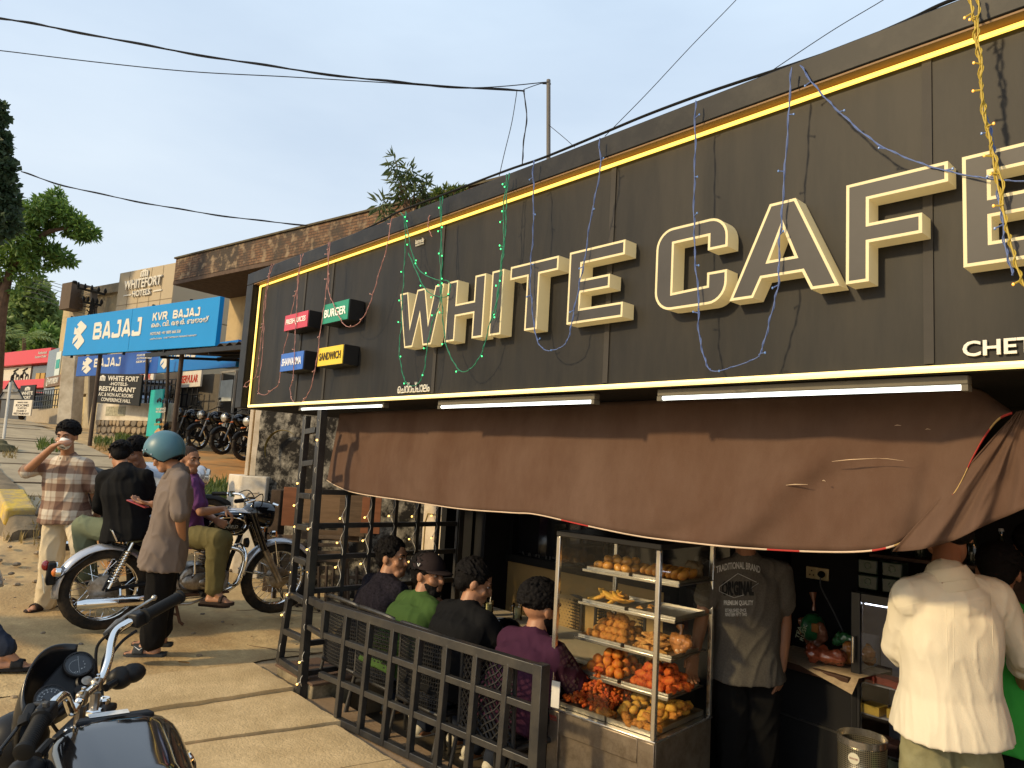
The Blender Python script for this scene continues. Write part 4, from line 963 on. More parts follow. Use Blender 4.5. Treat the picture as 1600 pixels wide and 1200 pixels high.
# ---- curly-haired man behind him
D = 6.75
J = px(D, pelvis=(224, 808), chest=(224, 768), neck=(222, 735, -.02), head=(212, 706, -.12), hipL=(240, 812), hipR=(210, 812), shL=(250, 746), shR=(200, 746), elL=(256, 786), wrL=(246, 806, -.2), elR=(192, 786), wrR=(205, 806, -.2), knL=(240, 870, -.05), anL=(240, 930), knR=(210, 870, -.05), anR=(210, 930))
J['floor'] = .12; J['look'] = -VX*.8-RX*.25-Vector((0, 0, .45)); J['_toe'] = -VX
person('curly haired young man in pale tee shirt looking down behind the black shirt', J, dict(skin='b', hair='curly', shirt=m_tee_white, sleeve=.6, sw=.066, inf=.014, pants=m_blk_pants, feet='slide', shoem=m_sandal, seed=8))
# ---- man in helmet looking at his phone
D = 5.32
J = px(D, pelvis=(259, 850), chest=(272, 780, .0), neck=(277, 733, .0), head=(258, 711, .0), hipL=(257, 857, -.085), hipR=(257, 855, .085), shL=(283, 750, -.16), shR=(268, 748, .15), elL=(281, 806, -.20), wrL=(285, 842, -.06), elR=(264, 808, .19), wrR=(238, 787, .07), knL=(246, 934, -.08), anL=(238, 1003, -.07), knR=(254, 930, .10), anR=(249, 988, .12))
J['floor'] = .03; J['look'] = -RX*.85-Vector((0, 0, .55))+VX*.05; J['_toe'] = -RX*.95-VX*.15; J['_handR'] = dict(d=-RX*.9+Vector((0, 0, .05)), n=Vector((0, 0, 1)), t=-VX, c=.5); J['_handL'] = dict(c=.8)
helm, HI = person('man in blue open face helmet and taupe shirt looking down at a red phone', J, dict(skin='a', hair='messy', shirt=m_grey_shirt, sleeve=.92, sw=.068, inf=.016, hem=.16, hemw=1.12, pants=m_blk_pants, pw=(.100, .092, .088), cuff=.02, feet='slide', shoem=mat('dark_grey_rubber', (.03, .032, .034), .7), swoosh=m_mark, seed=11, wr=.008, collar=True, roll=True))
hel = thing('helmet', 'matt blue open face helmet worn by the man with the phone', 'helmet', HI['H'](0, 0, 0))
def helmet(parent, H, HR, m, ratio=1.):
	P = []; n = 40; mrows = 22
	for i in range(n+1):
		a = 2*math.pi*i/n - math.pi/2; row = []; front = math.sin(a)       # +1 forward
		low = -.105 if front < .1 else -.105+.135*min(1, (front-.1)/.45)
		th1 = math.acos(max(-1, min(1, low/.15)))
		for j in range(mrows+1):
			th = th1*j/mrows; x = math.sin(th)*math.cos(a)*.122; y = math.sin(th)*math.sin(a)*.143-.012; z = math.cos(th)*.140+.035
			row.append(H(x, y, z))
		P.append(row)
	b = MB(); b.grid(P); o = b.build('shell', m, parent, smooth=80); s_ = o.modifiers.new('thickness', 'SOLIDIFY'); s_.thickness = .012; s_.offset = 0
	b = MB(); b.tube([r[-1] for r in P], .008, 8); b.build('edge_trim', m_sandal, parent)
m_helm = mat('matt_blue_helmet', (.06, .155, .20), .42, var=.06, vscale=5, spec=.5)
helmet(hel, HI['H'], HI['HR'], m_helm)
b = MB()
for x, y, z in ((-.105, .055, .075), (-.112, .03, .02), (-.09, .085, .085)): b.ball(HI['H'](x*1.09, y, z), .006, 8)
b.build('stud', mat('chrome_stud', (.7, .7, .7), .2, 1.), hel)
ph = thing('phone', 'thin red phone in the hand of the helmeted man', 'phone', atD(214, 788, D+.06))
b = MB(); p = atD(201, 781, D+.05); q = atD(230, 793, D+.05); b.bar(p, q, .075, .009, (0, 0, 1)); b.build('case', mat('red_phone', (.35, .05, .05), .35), ph, bevel=.003)
# ---- boy on the motorcycle
D = 6.05
J = px(D, pelvis=(292, 832), chest=(297, 782), neck=(299, 745), head=(296, 719, -.02), hipL=(290, 838, .09), hipR=(288, 838, -.09), shL=(302, 756, .16), shR=(299, 758, -.16), elL=(318, 800, .25), wrL=(336, 812, .1), elR=(314, 800, -.24), wrR=(350, 795, -.10), knL=(348, 842, .25), anL=(330, 930, .28), knR=(340, 842, -.22), anR=(334, 925, -.25))
J['floor'] = .08; J['look'] = RX*.85-VX*.35-Vector((0, 0, .05)); J['_toe'] = RX*.95-VX*.1; J['_handR'] = dict(d=RX*.7-Vector((0, 0, .5)), n=-VX*.2-Vector((0, 0, 1)), t=-VX, c=.8)
person('boy with cropped hair in purple shirt and olive trousers astride the classic motorcycle', J, dict(skin='a', hair='buzz', hairm=mat('cropped_hair', (.03, .02, .016), .8, bump=.5, bscale=200), shirt=m_purple, sleeve=.75, sw=.062, inf=.012, pants=m_olive, pw=(.098, .090, .078), cuff=.03, feet='flip', shoem=m_brown_sandal, seed=14, s=.95))
# ---- seated men with their backs to the railing
m_dots = mat('dark_dotted_shirt', (.012, .010, .015), .9, spec=.12, var=.9, vscale=75)
m_green_shirt = mat('green_polo', (.040, .080, .018), .9, var=.08, bump=.1, bscale=180)
m_plum = mat('plum_shirt', (.045, .014, .032), .9, spec=.12, var=.08, bump=.1, bscale=180)
m_jeans = mat('dark_jeans', (.022, .028, .045), .9, spec=.12, var=.2, vscale=12)
m_wshoe = mat('white_leather_shoe', (.62, .58, .48), .55); m_gsole = mat('gum_sole', (.55, .27, .08), .7)
FLOOR = -.25; SEATS = []
def seated(label, hpx, hpy, hy_, lean, look, st, yaw=0., arm=(.30, .10), chairy=0.):
	"""head at (hx_, hy_, hz_); sitting square to the table (+Y) turned by yaw"""
	h0 = atY(hpx, hpy, hy_); hx_, hz_ = h0.x, h0.z
	R_ = Matrix.Rotation(yaw, 3, 'Z'); seat = FLOOR+.47; P0 = Vector((hx_, hy_, 0)); hgt = hz_-.17-seat
	def L(x, y, z): return P0+R_ @ Vector((x, y, 0))+Vector((0, 0, z))
	s = st.get('s', 1.)
	nz = hz_-.145; py = -lean
	J = dict(pelvis=L(0, py, seat+.09), chest=L(0, py*.42, seat+.09+(nz-seat-.09)*.62), neck=L(0, -.045, nz), head=L(0, 0, hz_), hipL=L(-.095, py+.02, seat+.06), hipR=L(.095, py+.02, seat+.06), shL=L(-.185, -.06, nz-.055), shR=L(.185, -.06, nz-.055),
             elL=L(-.27, arm[0]*.45-.02, nz-.30), elR=L(.27, arm[0]*.45-.02, nz-.30), wrL=L(-.12, arm[0]+.08, nz-.33+arm[1]), wrR=L(.12, arm[0]+.08, nz-.33+arm[1]),
             knL=L(-.13, py+.46, seat+.05), knR=L(.13, py+.46, seat+.05), anL=L(-.12, py+.46+st.get('tuckL', -.08), FLOOR+.10), anR=L(.13, py+.46+st.get('tuckR', -.02), FLOOR+.10))
	SEATS.append(J['pelvis'].copy()); J['floor'] = FLOOR; J['look'] = R_ @ Vector(look); J['_toe'] = R_ @ Vector((0, 1, 0))
	return person(label, J, st)
seated('man in dark dotted shirt at the far end of the bench row looking right', 614, 872, 3.0, .20, (.85, .45, -.05), dict(skin='a', s=1.16, hair='short', beard=False, shirt=m_dots, sleeve=1.7, inf=.014, pants=m_jeans, feet='shoe', shoem=m_wshoe, solem=m_gsole, seed=21), 0)
gp, GI = seated('bearded man in green polo shirt and dark cap looking right', 670, 899, 2.99, .20, (.95, .42, -.05), dict(skin='a', s=1.16, hair='short', beard=True, shirt=m_green_shirt, sleeve=.6, inf=.016, girth=1.12, pants=m_jeans, feet='shoe', shoem=m_wshoe, seed=23, tuckL=-.14), -.1)
cp = thing('cap', 'dark brown peaked cap on the bearded man in green', 'cap', GI['H'](0, 0, .1))
b = MB(); P = []
for i in range(33):
	a = 2*math.pi*i/32; P.append([GI['H'](math.sin(th)*math.cos(a)*.094, -.015+math.sin(th)*math.sin(a)*.112, .040+math.cos(th)*.095) for th in np.linspace(.02, 1.55, 12)])
b.grid(P); m_cap = mat('cap_cloth', (.022, .014, .014), .85); b.build('crown', m_cap, cp, smooth=80)
b = MB(); P = []
for a in np.linspace(.35, math.pi-.35, 13): P.append([GI['H'](math.cos(a)*(.088+.0*k), -.015+math.sin(a)*(.108+k), .044-k*.22) for k in (0, .025, .05, .068)])
b.grid(P); o = b.build('peak', m_cap, cp, smooth=80); sm = o.modifiers.new('thickness', 'SOLIDIFY'); sm.thickness = .005
b = MB(); b.tube([GI['H'](.096, -.02, .075), GI['H'](.098, -.01, .06), GI['H'](.099, .0, .078)], .004, 6); b.build('badge', m_mark, cp)
seated('broad man in black shirt leaning over the table', 742, 911, 2.98, .20, (.55, .75, -.35), dict(skin='a', s=1.16, hair='short', shirt=m_blk_shirt, sleeve=1.6, inf=.018, girth=1.12, pants=m_jeans, feet='shoe', shoem=m_wshoe, seed=25, tuckR=-.12), 0)
seated('man in plum shirt at the near end of the seats', 846, 951, 2.98, .20, (.22, .95, -.12), dict(skin='a', s=1.16, hair='curly', beard=True, shirt=m_plum, sleeve=.9, inf=.016, pants=m_blk_pants, feet='shoe', shoem=m_wshoe, seed=27), 0)
# ---- shop man in grey tee shirt, head hidden by the cloth
m_tee = mat('charcoal_marl_tee', (.095, .083, .070), .95, spec=.12, var=.25, vscale=120, bump=.1, bscale=200)
D = 3.92
J = px(D, pelvis=(1166, 1036), chest=(1167, 948), neck=(1166, 872), head=(1162, 812, -.03), hipL=(1190, 1048), hipR=(1143, 1044), shL=(1219, 893), shR=(1113, 893), elL=(1226, 975, -.02), wrL=(1221, 1045, -.06), elR=(1098, 960, -.06), wrR=(1086, 1020, -.12), knL=(1192, 1165, -.02), knR=(1146, 1165, .0), anL=(1192, 1268, .03), anR=(1144, 1268, .05))
J['floor'] = FLOOR; J['look'] = -VX*.9-RX*.3; J['_toe'] = -VX; J['_handL'] = dict(d=Vector((0, 0, -1))-RX*.14, n=-RX*.6+VX*.6, t=-VX-RX*.6, c=.42); J['_handR'] = dict(c=.5)
tee, TI = person('shop man in charcoal tee shirt with printed chest standing behind the glass case', J, dict(skin='b', hair='short', shirt=m_tee, sleeve=.62, sw=.068, inf=.015, hem=.07, hemw=1.12, pants=m_blk_pants, pw=(.100, .086, .078), feet='slide', shoem=m_sandal, seed=31, wr=.006, voxel=.006, svoxel=.009))
# ---- man in pale shirt, back to the viewer
m_pale = mat('cream_linen', (.66, .60, .47), .9, var=.04, vscale=5, bump=.12, bscale=160)
m_wash = mat('washed_olive_denim', (.20, .185, .095), .9, var=.3, vscale=6, bump=.15, bscale=200, dirt=(.30, .29, .17), dscale=4)
D = 2.78
J = px(D, pelvis=(1485, 1108), chest=(1484, 1005), neck=(1478, 895, .02), head=(1482, 838, .14), hipL=(1449, 1122), hipR=(1520, 1122), shL=(1420, 928), shR=(1556, 930), elL=(1402, 1010, .10), wrL=(1432, 1050, .34), elR=(1598, 1022, .05), wrR=(1602, 1085, .25), knL=(1449, 1330, .06), knR=(1522, 1330, .04), anL=(1449, 1500, .05), anR=(1522, 1500, .05))
J['floor'] = FLOOR; J['look'] = VX*.8-Vector((0, 0, .6)); J['_toe'] = VX
pale, PI_ = person('man in untucked cream shirt with rolled sleeves seen from behind at the counter', J, dict(skin='b', hair='short', shirt=m_pale, sleeve=1.30, sw=.064, inf=.017, hem=.09, hemw=1.14, pants=m_wash, pw=(.100, .085, .072), feet='shoe', shoem=m_wshoe, seed=41, wr=.0036, ws=(11, 11, 2.4), svoxel=.0075, collar=True, roll=True, face=False, lean=.35))
# ---- two more people in the dark of the shop
m_bgreen = mat('bright_green_tee', (.035, .30, .045), .9); m_umber = mat('umber_shirt', (.045, .026, .018), .9)
def stander(label, x, y, facing, st, hgt=1.70, floor=FLOOR):
	R_ = Matrix.Rotation(facing, 3, 'Z'); k = hgt/1.72
	def L(a, b_, c): return Vector((x, y, floor))+R_ @ Vector((a*k, b_*k, 0))+Vector((0, 0, c*k))
	J = dict(pelvis=L(0, 0, .94), chest=L(0, 0, 1.24), neck=L(0, 0, 1.45), head=L(0, .03, 1.60), hipL=L(-.09, 0, .91), hipR=L(.09, 0, .91), shL=L(-.185, 0, 1.40), shR=L(.185, 0, 1.40), elL=L(-.23, .03, 1.12), elR=L(.23, .03, 1.12), wrL=L(-.20, .2, .98), wrR=L(.20, .2, .98), knL=L(-.10, .02, .49), knR=L(.10, .02, .49), anL=L(-.1, 0, .10), anR=L(.1, 0, .10))
	J['floor'] = floor; J['look'] = R_ @ Vector((0, 1, -.25)); J['_toe'] = R_ @ Vector((0, 1, 0)); return person(label, J, st)
p = atD(1545, 1000, 3.15); stander('person in bright green tee shirt half hidden by the cream shirt', p.x+.04, p.y, .25, dict(skin='b', hair='short', shirt=m_bgreen, sleeve=.6, pants=m_blk_pants, feet='slide', shoem=m_sandal, seed=44, face=False), 1.62)
p = atD(1580, 930, 3.75); stander('person in dark umber shirt deep in the shop', p.x+.10, p.y, .35, dict(skin='b', hair='short', shirt=m_umber, sleeve=1.5, pants=m_blk_pants, feet='slide', shoem=m_sandal, seed=46, face=False), 1.70)
# ---- rider at the left edge: only a sandalled foot is in view
fp_ = atZ(8, 1030, .03)
def L(a, b_, c): return Vector((fp_.x, fp_.y, 0))+RX*(b_*.9+a*.25-1.2)+VX*(b_*.35-a*.95-.3)+Vector((0, 0, c))
J = dict(pelvis=L(-.36, -.36, .84), chest=L(-.36, -.30, 1.14), neck=L(-.36, -.26, 1.34), head=L(-.36, -.22, 1.5), hipL=L(-.46, -.34, .82), hipR=L(-.26, -.34, .82), shL=L(-.55, -.28, 1.29), shR=L(-.17, -.28, 1.29), elL=L(-.6, -.02, 1.08), elR=L(-.14, -.02, 1.08), wrL=L(-.62, .2, 1.02), wrR=L(-.12, .2, 1.02), knL=L(-.66, .02, .58), knR=L(-.06, .02, .52), anL=L(-.72, -.02, .14), anR=L(0, -.04, .13))
J['anR'] = atZ(8, 1024, .13); J['knR'] = J['anR']-RX*.40+VX*.03+Vector((0, 0, .34))
J['floor'] = .03; J['look'] = RX*.8+VX*.4; J['_toe'] = RX*.9+VX*.35
person('rider astride the motorcycle at the left edge, one sandalled foot down', J, dict(skin='a', hair='short', shirt=m_blk_shirt, sleeve=.6, pants=m_jeans, cuff=.05, feet='slide', shoem=m_sandal, seed=51))
# ================================================================== motorcycles
m_chrome = mat('chrome', (.80, .79, .77), .10, 1., var=.04, vscale=14)
m_alu = mat('dull_aluminium', (.42, .39, .35), .38, 1., var=.15, vscale=20, dirt=(.16, .12, .08), dscale=9)
m_gloss = mat('gloss_black_paint', (.006, .006, .007), .10, var=0, coat=.6)
m_bblack = mat('black_bike_metal', (.010, .010, .011), .45, var=.2)
m_tyre = mat('tyre_rubber', (.014, .013, .012), .85, var=.3, vscale=20, bump=.4, bscale=60, dirt=(.07, .05, .03), dscale=6, damt=.4)
m_seat = mat('black_seat_vinyl', (.010, .0095, .009), .5, bump=.25, bscale=120)
m_grip = mat('rubber_grip', (.010, .010, .010), .65)
m_redl = mat('red_tail_lens', (.30, .012, .010), .15, coat=.5); m_ambl = mat('amber_lens', (.60, .16, .02), .2, coat=.5); m_clear = mat('headlamp_glass', (.55, .53, .48), .12, .6, coat=.6)
m_silver = mat('silver_mudguard_paint', (.50, .50, .52), .22, .55, var=.05, coat=.3)
m_rust = mat('rusty_steel', (.10, .050, .028), .75, .3, var=.3, vscale=20)
m_plate = mat('number_plate', (.62, .58, .46), .5)
def wheel(name, root, x, R, w, spoked=True, drum=.10, disc=False, n=36):
	c = Vector((x, 0, R))
	b = MB(); k = 48; P = []
	prof = [(R-.085, -.36*w), (R-.060, -.50*w), (R-.025, -.46*w), (R-.006, -.26*w), (R, 0), (R-.006, .26*w), (R-.025, .46*w), (R-.060, .50*w), (R-.085, .36*w)]
	for i in range(k):
		a = 2*math.pi*i/k; P.append([c+Vector((math.cos(a)*(r+(.0022 if i % 2 and 2 < q < 6 else 0)), y, math.sin(a)*(r+(.0022 if i % 2 and 2 < q < 6 else 0)))) for q, (r, y) in enumerate(prof)])
	b.grid(P, closeu=True); o = b.build(name, m_tyre, root, smooth=40, local=True)
	b = MB(); P = []
	for i in range(48):
		a = 2*math.pi*i/48; P.append([c+Vector((math.cos(a)*r, y, math.sin(a)*r)) for r, y in ((R-.072, -.40*w), (R-.088, -.36*w), (R-.098, -.15*w), (R-.098, .15*w), (R-.088, .36*w), (R-.072, .40*w))])
	b.grid(P, closeu=True); rim = b.build('rim', m_chrome, o, local=True)
	b = MB(); b.lathe([(.02, -.075), (drum, -.06), (drum, .045), (drum*.7, .06), (.02, .08)], c, (0, 1, 0), 28)
	if disc: b.lathe([(.07, .085), (.135, .085), (.135, .09), (.07, .09)], c, (0, 1, 0), 28, cap=False)
	b.build('hub', m_alu if not disc else m_bblack, o, local=True)
	b = MB()
	if spoked:
		for i in range(n):
			a = 2*math.pi*i/n; s = 1 if i % 2 else -1; a2 = a+s*.42*(1 if (i//2) % 2 else -1)
			b.tube([c+Vector((math.cos(a2)*drum*.95, s*.045, math.sin(a2)*drum*.95)), c+Vector((math.cos(a)*(R-.094), s*.006, math.sin(a)*(R-.094)))], .0022, 4)
		sp = b.build('spoke', m_chrome, o, local=True); sp['kind'] = 'stuff'
	else:
		for i in range(6):
			a = 2*math.pi*i/6; b.bar(c+Vector((math.cos(a)*drum*.9, 0, math.sin(a)*drum*.9)), c+Vector((math.cos(a+.2)*(R-.09), 0, math.sin(a+.2)*(R-.09))), .03, .022, (0, 1, 0))
		b.build('spoke', m_bblack, o, local=True)['kind'] = 'stuff'
	return o
def guard(name, root, cx, cz, R, w, a0, a1, m, lip=True):
	P = []
	for i in range(25):
		a = math.radians(a0+(a1-a0)*i/24); row = []
		for j in range(9):
			t = -1+2*j/8; r = R-.045*t*t; row.append(Vector((cx+math.cos(a)*r, t*w/2, cz+math.sin(a)*r)))
		P.append(row)
	b = MB(); b.grid(P); o = b.build(name, m, root, smooth=80, local=True); s = o.modifiers.new('thickness', 'SOLIDIFY'); s.thickness = .003
	return o
def tankshape(b, x0, x1, z0, z1, w, knee=.7, n=28):
	L = []
	for i in range(15):
		t = i/14; x = x0+(x1-x0)*t; e = math.sin(math.pi*min(1, .08+.92*t)) if False else 1
		front = min(1, (1-t)/.22); rear = min(1, t/.18); e = (math.sin(front*math.pi/2)**.55)*(math.sin(rear*math.pi/2)**.5)
		e = max(.06, e); ww = w*(.55+.45*math.sin(math.pi*min(1, .15+t*.75)))*e; hh = (z1-z0)*(.80+.25*math.sin(math.pi*min(1, .2+.62*t)))*e
		L.append((Vector((x, 0, z0+(z1-z0)*.5)), Vector((0, 1, 0)), Vector((0, 0, 1)), ww/2, hh/2))
	loft(b, L, n, 2.7)
def classic():
	root = thing('motorcycle', 'classic black and silver motorcycle with chrome exhaust and spoked wheels', 'motorcycle', (0, 0, 0))
	WB, R = 1.40, .325
	wheel('wheel', root, 0, R, .098, drum=.115); wheel('wheel', root, WB, R, .088, drum=.09)
	guard('rear_mudguard', root, 0, R, .365, .145, 28, 188, m_silver); guard('front_mudguard', root, WB, R, .360, .125, 8, 172, m_silver)
	b = MB()
	for s in (-1, 1):
		for a in (15, 165): b.tube([(WB, s*.075, R), (WB+math.cos(math.radians(a))*.35, s*.062, R+math.sin(math.radians(a))*.35)], .006, 6)
		b.tube([(WB, s*.075, R), (WB-.06, s*.062, R+.34)], .006, 6)
	b.build('mudguard_stay', m_chrome, root, local=True)
	b = MB()
	for s in (-1, 1): b.tube([(-.02, s*.085, R), (.12, s*.085, R+.33), (.02, s*.08, R+.36)], .010, 6); b.tube([(-.10, s*.075, R+.30), (-.345, s*.072, R+.10)], .006, 6)
	b.build('rear_stay', m_bblack, root, local=True)
	# tail
	b = MB(); b.box((-.375, 0, .47), (.06, .12, .17)); b.build('tail_housing', m_bblack, root, bevel=.012, local=True)
	b = MB(); b.ball((-.415, 0, .53), (.030, .042, .040), 14); b.build('tail_lamp', m_redl, root, local=True)
	b = MB(); b.box((-.418, 0, .39), (.006, .16, .12), Matrix.Rotation(-.15, 3, 'Y')); b.build('number_plate', m_plate, root, bevel=.002, local=True)
	for s in (-1, 1):
		b = MB(); b.tube([(-.33, s*.05, .50), (-.33, s*.13, .50)], .008, 6); b.lathe([(.012, -.03), (.034, -.02), (.036, .012), (.02, .028), (0, .032)], (-.345, s*.15, .50), (-1, 0, 0), 14); o = b.build('indicator', m_chrome, root, local=True)
		b = MB(); b.lathe([(.034, 0), (.030, .018), (.012, .03), (0, .032)], (-.355, s*.15, .50), (-1, 0, 0), 14); b.build('lens', m_ambl, o, local=True)
	# shocks
	for s in (-1, 1):
		p, q = Vector((.015, s*.115, R+.02)), Vector((.16, s*.105, .70)); b = MB(); b.tube([p, q], .014, 8)
		d = (q-p); xx, yy, zz = basis(d); P = [p+d*(.12+.70*i/120)+xx*(math.cos(i*.62)*.027)+yy*(math.sin(i*.62)*.027) for i in range(121)]
		b.tube(P, .0055, 5); b.build('shock_absorber', m_chrome, root, local=True)
	# frame
	b = MB()
	for s in (-1, 1): b.tube([(0, s*.075, R), (.30, s*.085, .36), (.52, s*.10, .30)], .016, 8); b.tube([(.16, s*.10, .70), (.42, s*.10, .66), (.55, s*.09, .36)], .014, 8)
	b.tube([(.16, .1, .70), (.16, -.1, .70)], .012, 6); b.tube([(.40, 0, .72), (1.07, 0, .80)], .022, 8); b.tube([(1.08, 0, .83), (.97, 0, .52), (.93, 0, .33)], .020, 8); b.tube([(.42, 0, .68), (.50, 0, .30)], .02, 8)
	b.build('frame', m_bblack, root, local=True)
	# engine
	b = MB(); b.lathe([(.04, -.13), (.12, -.115), (.135, -.06), (.135, .06), (.12, .115), (.04, .13)], (.66, 0, .37), (0, 1, 0), 28); b.box((.82, 0, .34), (.26, .18, .16)); b.box((.55, 0, .38), (.22, .17, .20)); b.build('crankcase', m_alu, root, bevel=.015, local=True)
	b = MB()
	for i in range(9): b.box((.80+.006*i, 0, .455+.026*i), (.19, .17, .009), Matrix.Rotation(.12, 3, 'Y'))
	b.box((.82, 0, .54), (.13, .12, .24)); b.build('cylinder_fins', m_alu, root, local=True)
	b = MB(); b.ball((.70, -.145, .355), (.155, .030, .085), 20); b.ball((.75, -.17, .355), (.075, .018, .042), 16); b.build('engine_cover', m_alu, root, local=True)
	b = MB(); b.lathe([(.095, -.02), (.095, .010), (.075, .022), (0, .026)], (.40, -.125, .54), (0, -1, 0), 26); b.build('side_cover', m_chrome, root, local=True)
	b = MB(); b.box((.40, 0, .55), (.24, .22, .22)); b.build('tool_box', m_gloss, root, bevel=.03, local=True)
	b = MB(); b.tube([(.33, .13, .54), (.30, .135, .55)], .075, 16); b.build('battery_cover', m_gloss, root, local=True)
	b = MB(); b.lathe([(0, .012), (.030, .010), (.034, 0)], (.47, -.135, .37), (0, -1, 0), 16); b.build('pivot_cap', m_chrome, root, local=True)
	# exhaust, right side
	b = MB(); P = catmull([Vector(p) for p in ((.90, -.07, .63), (1.02, -.11, .60), (1.055, -.13, .50), (1.00, -.14, .33), (.86, -.15, .255), (.60, -.155, .245))], 6); b.tube(P, .021, 12); b.build('exhaust_pipe', m_chrome, root, local=True)
	b = MB(); b.tube([(.60, -.155, .245), (.50, -.16, .245), (.42, -.165, .245), (-.14, -.175, .25), (-.20, -.175, .25)], [.023, .036, .043, .043, .030], 18); b.build('silencer', m_chrome, root, local=True)
	b = MB(); b.tube([(.10, -.165, .25), (.10, -.10, .33)], .012, 6); b.lathe([(.047, -.02), (.047, .02)], (.10, -.17, .248), (1, 0, 0), 18); b.build('silencer_clamp', m_chrome, root, local=True)
	# pedals, pegs, stands
	b = MB(); b.tube([(.62, -.17, .40), (.63, -.21, .44), (.615, -.215, .62), (.64, -.27, .63)], .009, 8); b.build('kick_starter', m_chrome, root, local=True)
	b = MB(); b.tube([(.70, -.12, .27), (.70, -.27, .27)], .017, 8); b.tube([(.70, .12, .27), (.70, .27, .27)], .017, 8); b.build('footrest', m_grip, root, local=True)
	b = MB(); b.box((.62, -.16, .262), (.62, .07, .016)); b.box((.62, .16, .262), (.62, .07, .016)); b.build('foot_plate', m_rust, root, bevel=.004, local=True)
	b = MB(); b.tube([(.30, -.155, .20), (.62, -.185, .19), (.80, -.185, .245)], .012, 8); b.build('stand_bar', m_alu, root, local=True)
	b = MB(); b.tube([(.50, .10, .28), (.46, .15, .04), (.43, .16, .015)], .013, 8); b.tube([(.50, -.10, .28), (.56, -.15, .04), (.59, -.16, .015)], .013, 8); b.tube([(.47, .14, .09), (.55, -.14, .09)], .010, 8); b.build('centre_stand', m_rust, root, local=True)
	# seats
	b = MB(); loft(b, [(Vector((x, 0, z)), Vector((0, 1, 0)), Vector((0, 0, 1)), w, h) for x, z, w, h in ((.02, .745, .10, .02), (.05, .745, .135, .045), (.20, .750, .145, .05), (.30, .755, .14, .05), (.36, .745, .12, .04), (.42, .755, .13, .05), (.56, .77, .125, .05), (.68, .79, .085, .04), (.72, .80, .04, .02))], 20, 3.2); b.build('seat', m_seat, root, local=True)
	b = MB(); b.tube([(.04, .145, .72), (.0, .14, .80), (-.02, 0, .82), (.0, -.14, .80), (.04, -.145, .72)], .008, 8); b.build('grab_rail', m_chrome, root, local=True)
	# tank
	b = MB(); tankshape(b, .64, 1.12, .72, .95, .30); b.build('tank', m_gloss, root, local=True)
	for s in (-1, 1):
		b = MB(); P = []
		for i in range(21):
			a = 2*math.pi*i/20; P.append(Vector((.885+math.cos(a)*.155, s*(.155+.002), .825+math.sin(a)*.070)))
		b.tube([p+Vector((0, -s*.018*abs((p.x-.885)/.155)**2*1.3, 0)) for p in P], .006, 6); b.build('tank_trim', m_chrome, root, local=True)
	b = MB(); P = []
	for i in range(13):
		t = i/12; x = .70+.38*t; P.append([Vector((x, y, .951+.018*math.sin(math.pi*(.15+t*.7))-abs(y)*.30)) for y in (-.115, -.06, -.02, .02, .06, .115)])
	b.grid(P); b.build('tank_top_panel', mat('pale_silver_paint', (.60, .61, .64), .16, .3, coat=.5), root, smooth=80, local=True)
	for s, bod in ((-1, 1), (1, -1)):
		ux = Vector((-s, 0, 0)) if False else Vector((1 if s < 0 else -1, 0, 0)); o0 = Vector((.80 if s < 0 else .99, s*.163, .835))
		lettering('lettering', 'ROYAL', o0, ux, (0, 0, 1), .10, .028, .002, mat('silver_lettering', (.72, .68, .56), .3, .6), root, .0).matrix_parent_inverse = Matrix()
		lettering('lettering', 'ENFIELD', o0+ux*.045-Vector((0, 0, .034)), ux, (0, 0, 1), .12, .026, .002, MATS['silver_lettering'], root, .0).matrix_parent_inverse = Matrix()
	b = MB(); b.lathe([(.04, 0), (.042, .012), (.0, .018)], (.90, 0, .965), (0, 0, 1), 18); b.build('fuel_cap', m_chrome, root, local=True)
	# forks, nacelle, bars
	for s in (-1, 1):
		b = MB(); b.tube([(WB-.005, s*.088, R-.02), (1.235, s*.088, .60)], [.030, .030], 14); b.build('fork_slider', m_alu, root, local=True)
		b = MB(); b.tube([(1.24, s*.088, .59), (1.10, s*.088, .92)], .031, 14); b.build('fork_cover', m_gloss, root, local=True)
	b = MB(); b.box((1.22, 0, .67), (.07, .19, .03)); b.tube([(WB, -.10, R), (WB, .10, R)], .014, 8); b.build('fork_yoke', m_bblack, root, local=True)
	b = MB(); loft(b, [(Vector((x, 0, z)), Vector((0, 1, 0)), Vector((.25, 0, 1)), w, h) for x, z, w, h in ((1.03, .93, .02, .02), (1.06, .93, .085, .06), (1.14, .925, .12, .10), (1.24, .90, .118, .115), (1.285, .89, .112, .112))], 24, 2.1); b.build('headlamp_casquette', m_gloss, root, local=True)
	b = MB(); b.ring((1.29, 0, .89), (1, 0, -.1), .10, .010, 32, 8); b.build('headlamp_rim', m_bblack, root, local=True)
	b = MB(); b.ball((1.275, 0, .89), (.045, .097, .097), 20); b.build('headlamp', m_clear, root, local=True)
	b = MB(); b.tube([(1.29, -.06, 1.0), (1.33, -.09, .985)], .012, 8); b.tube([(1.29, .06, 1.0), (1.33, .09, .985)], .012, 8); b.build('pilot_lamp', m_chrome, root, local=True)
	P = catmull([Vector(p) for p in ((.90, -.36, 1.055), (1.00, -.30, 1.06), (1.07, -.17, 1.06), (1.10, -.08, .99), (1.10, .08, .99), (1.07, .17, 1.06), (1.00, .30, 1.06), (.90, .36, 1.055))], 6)
	b = MB(); b.tube(P, .0125, 10); b.build('handlebar', m_chrome, root, local=True)
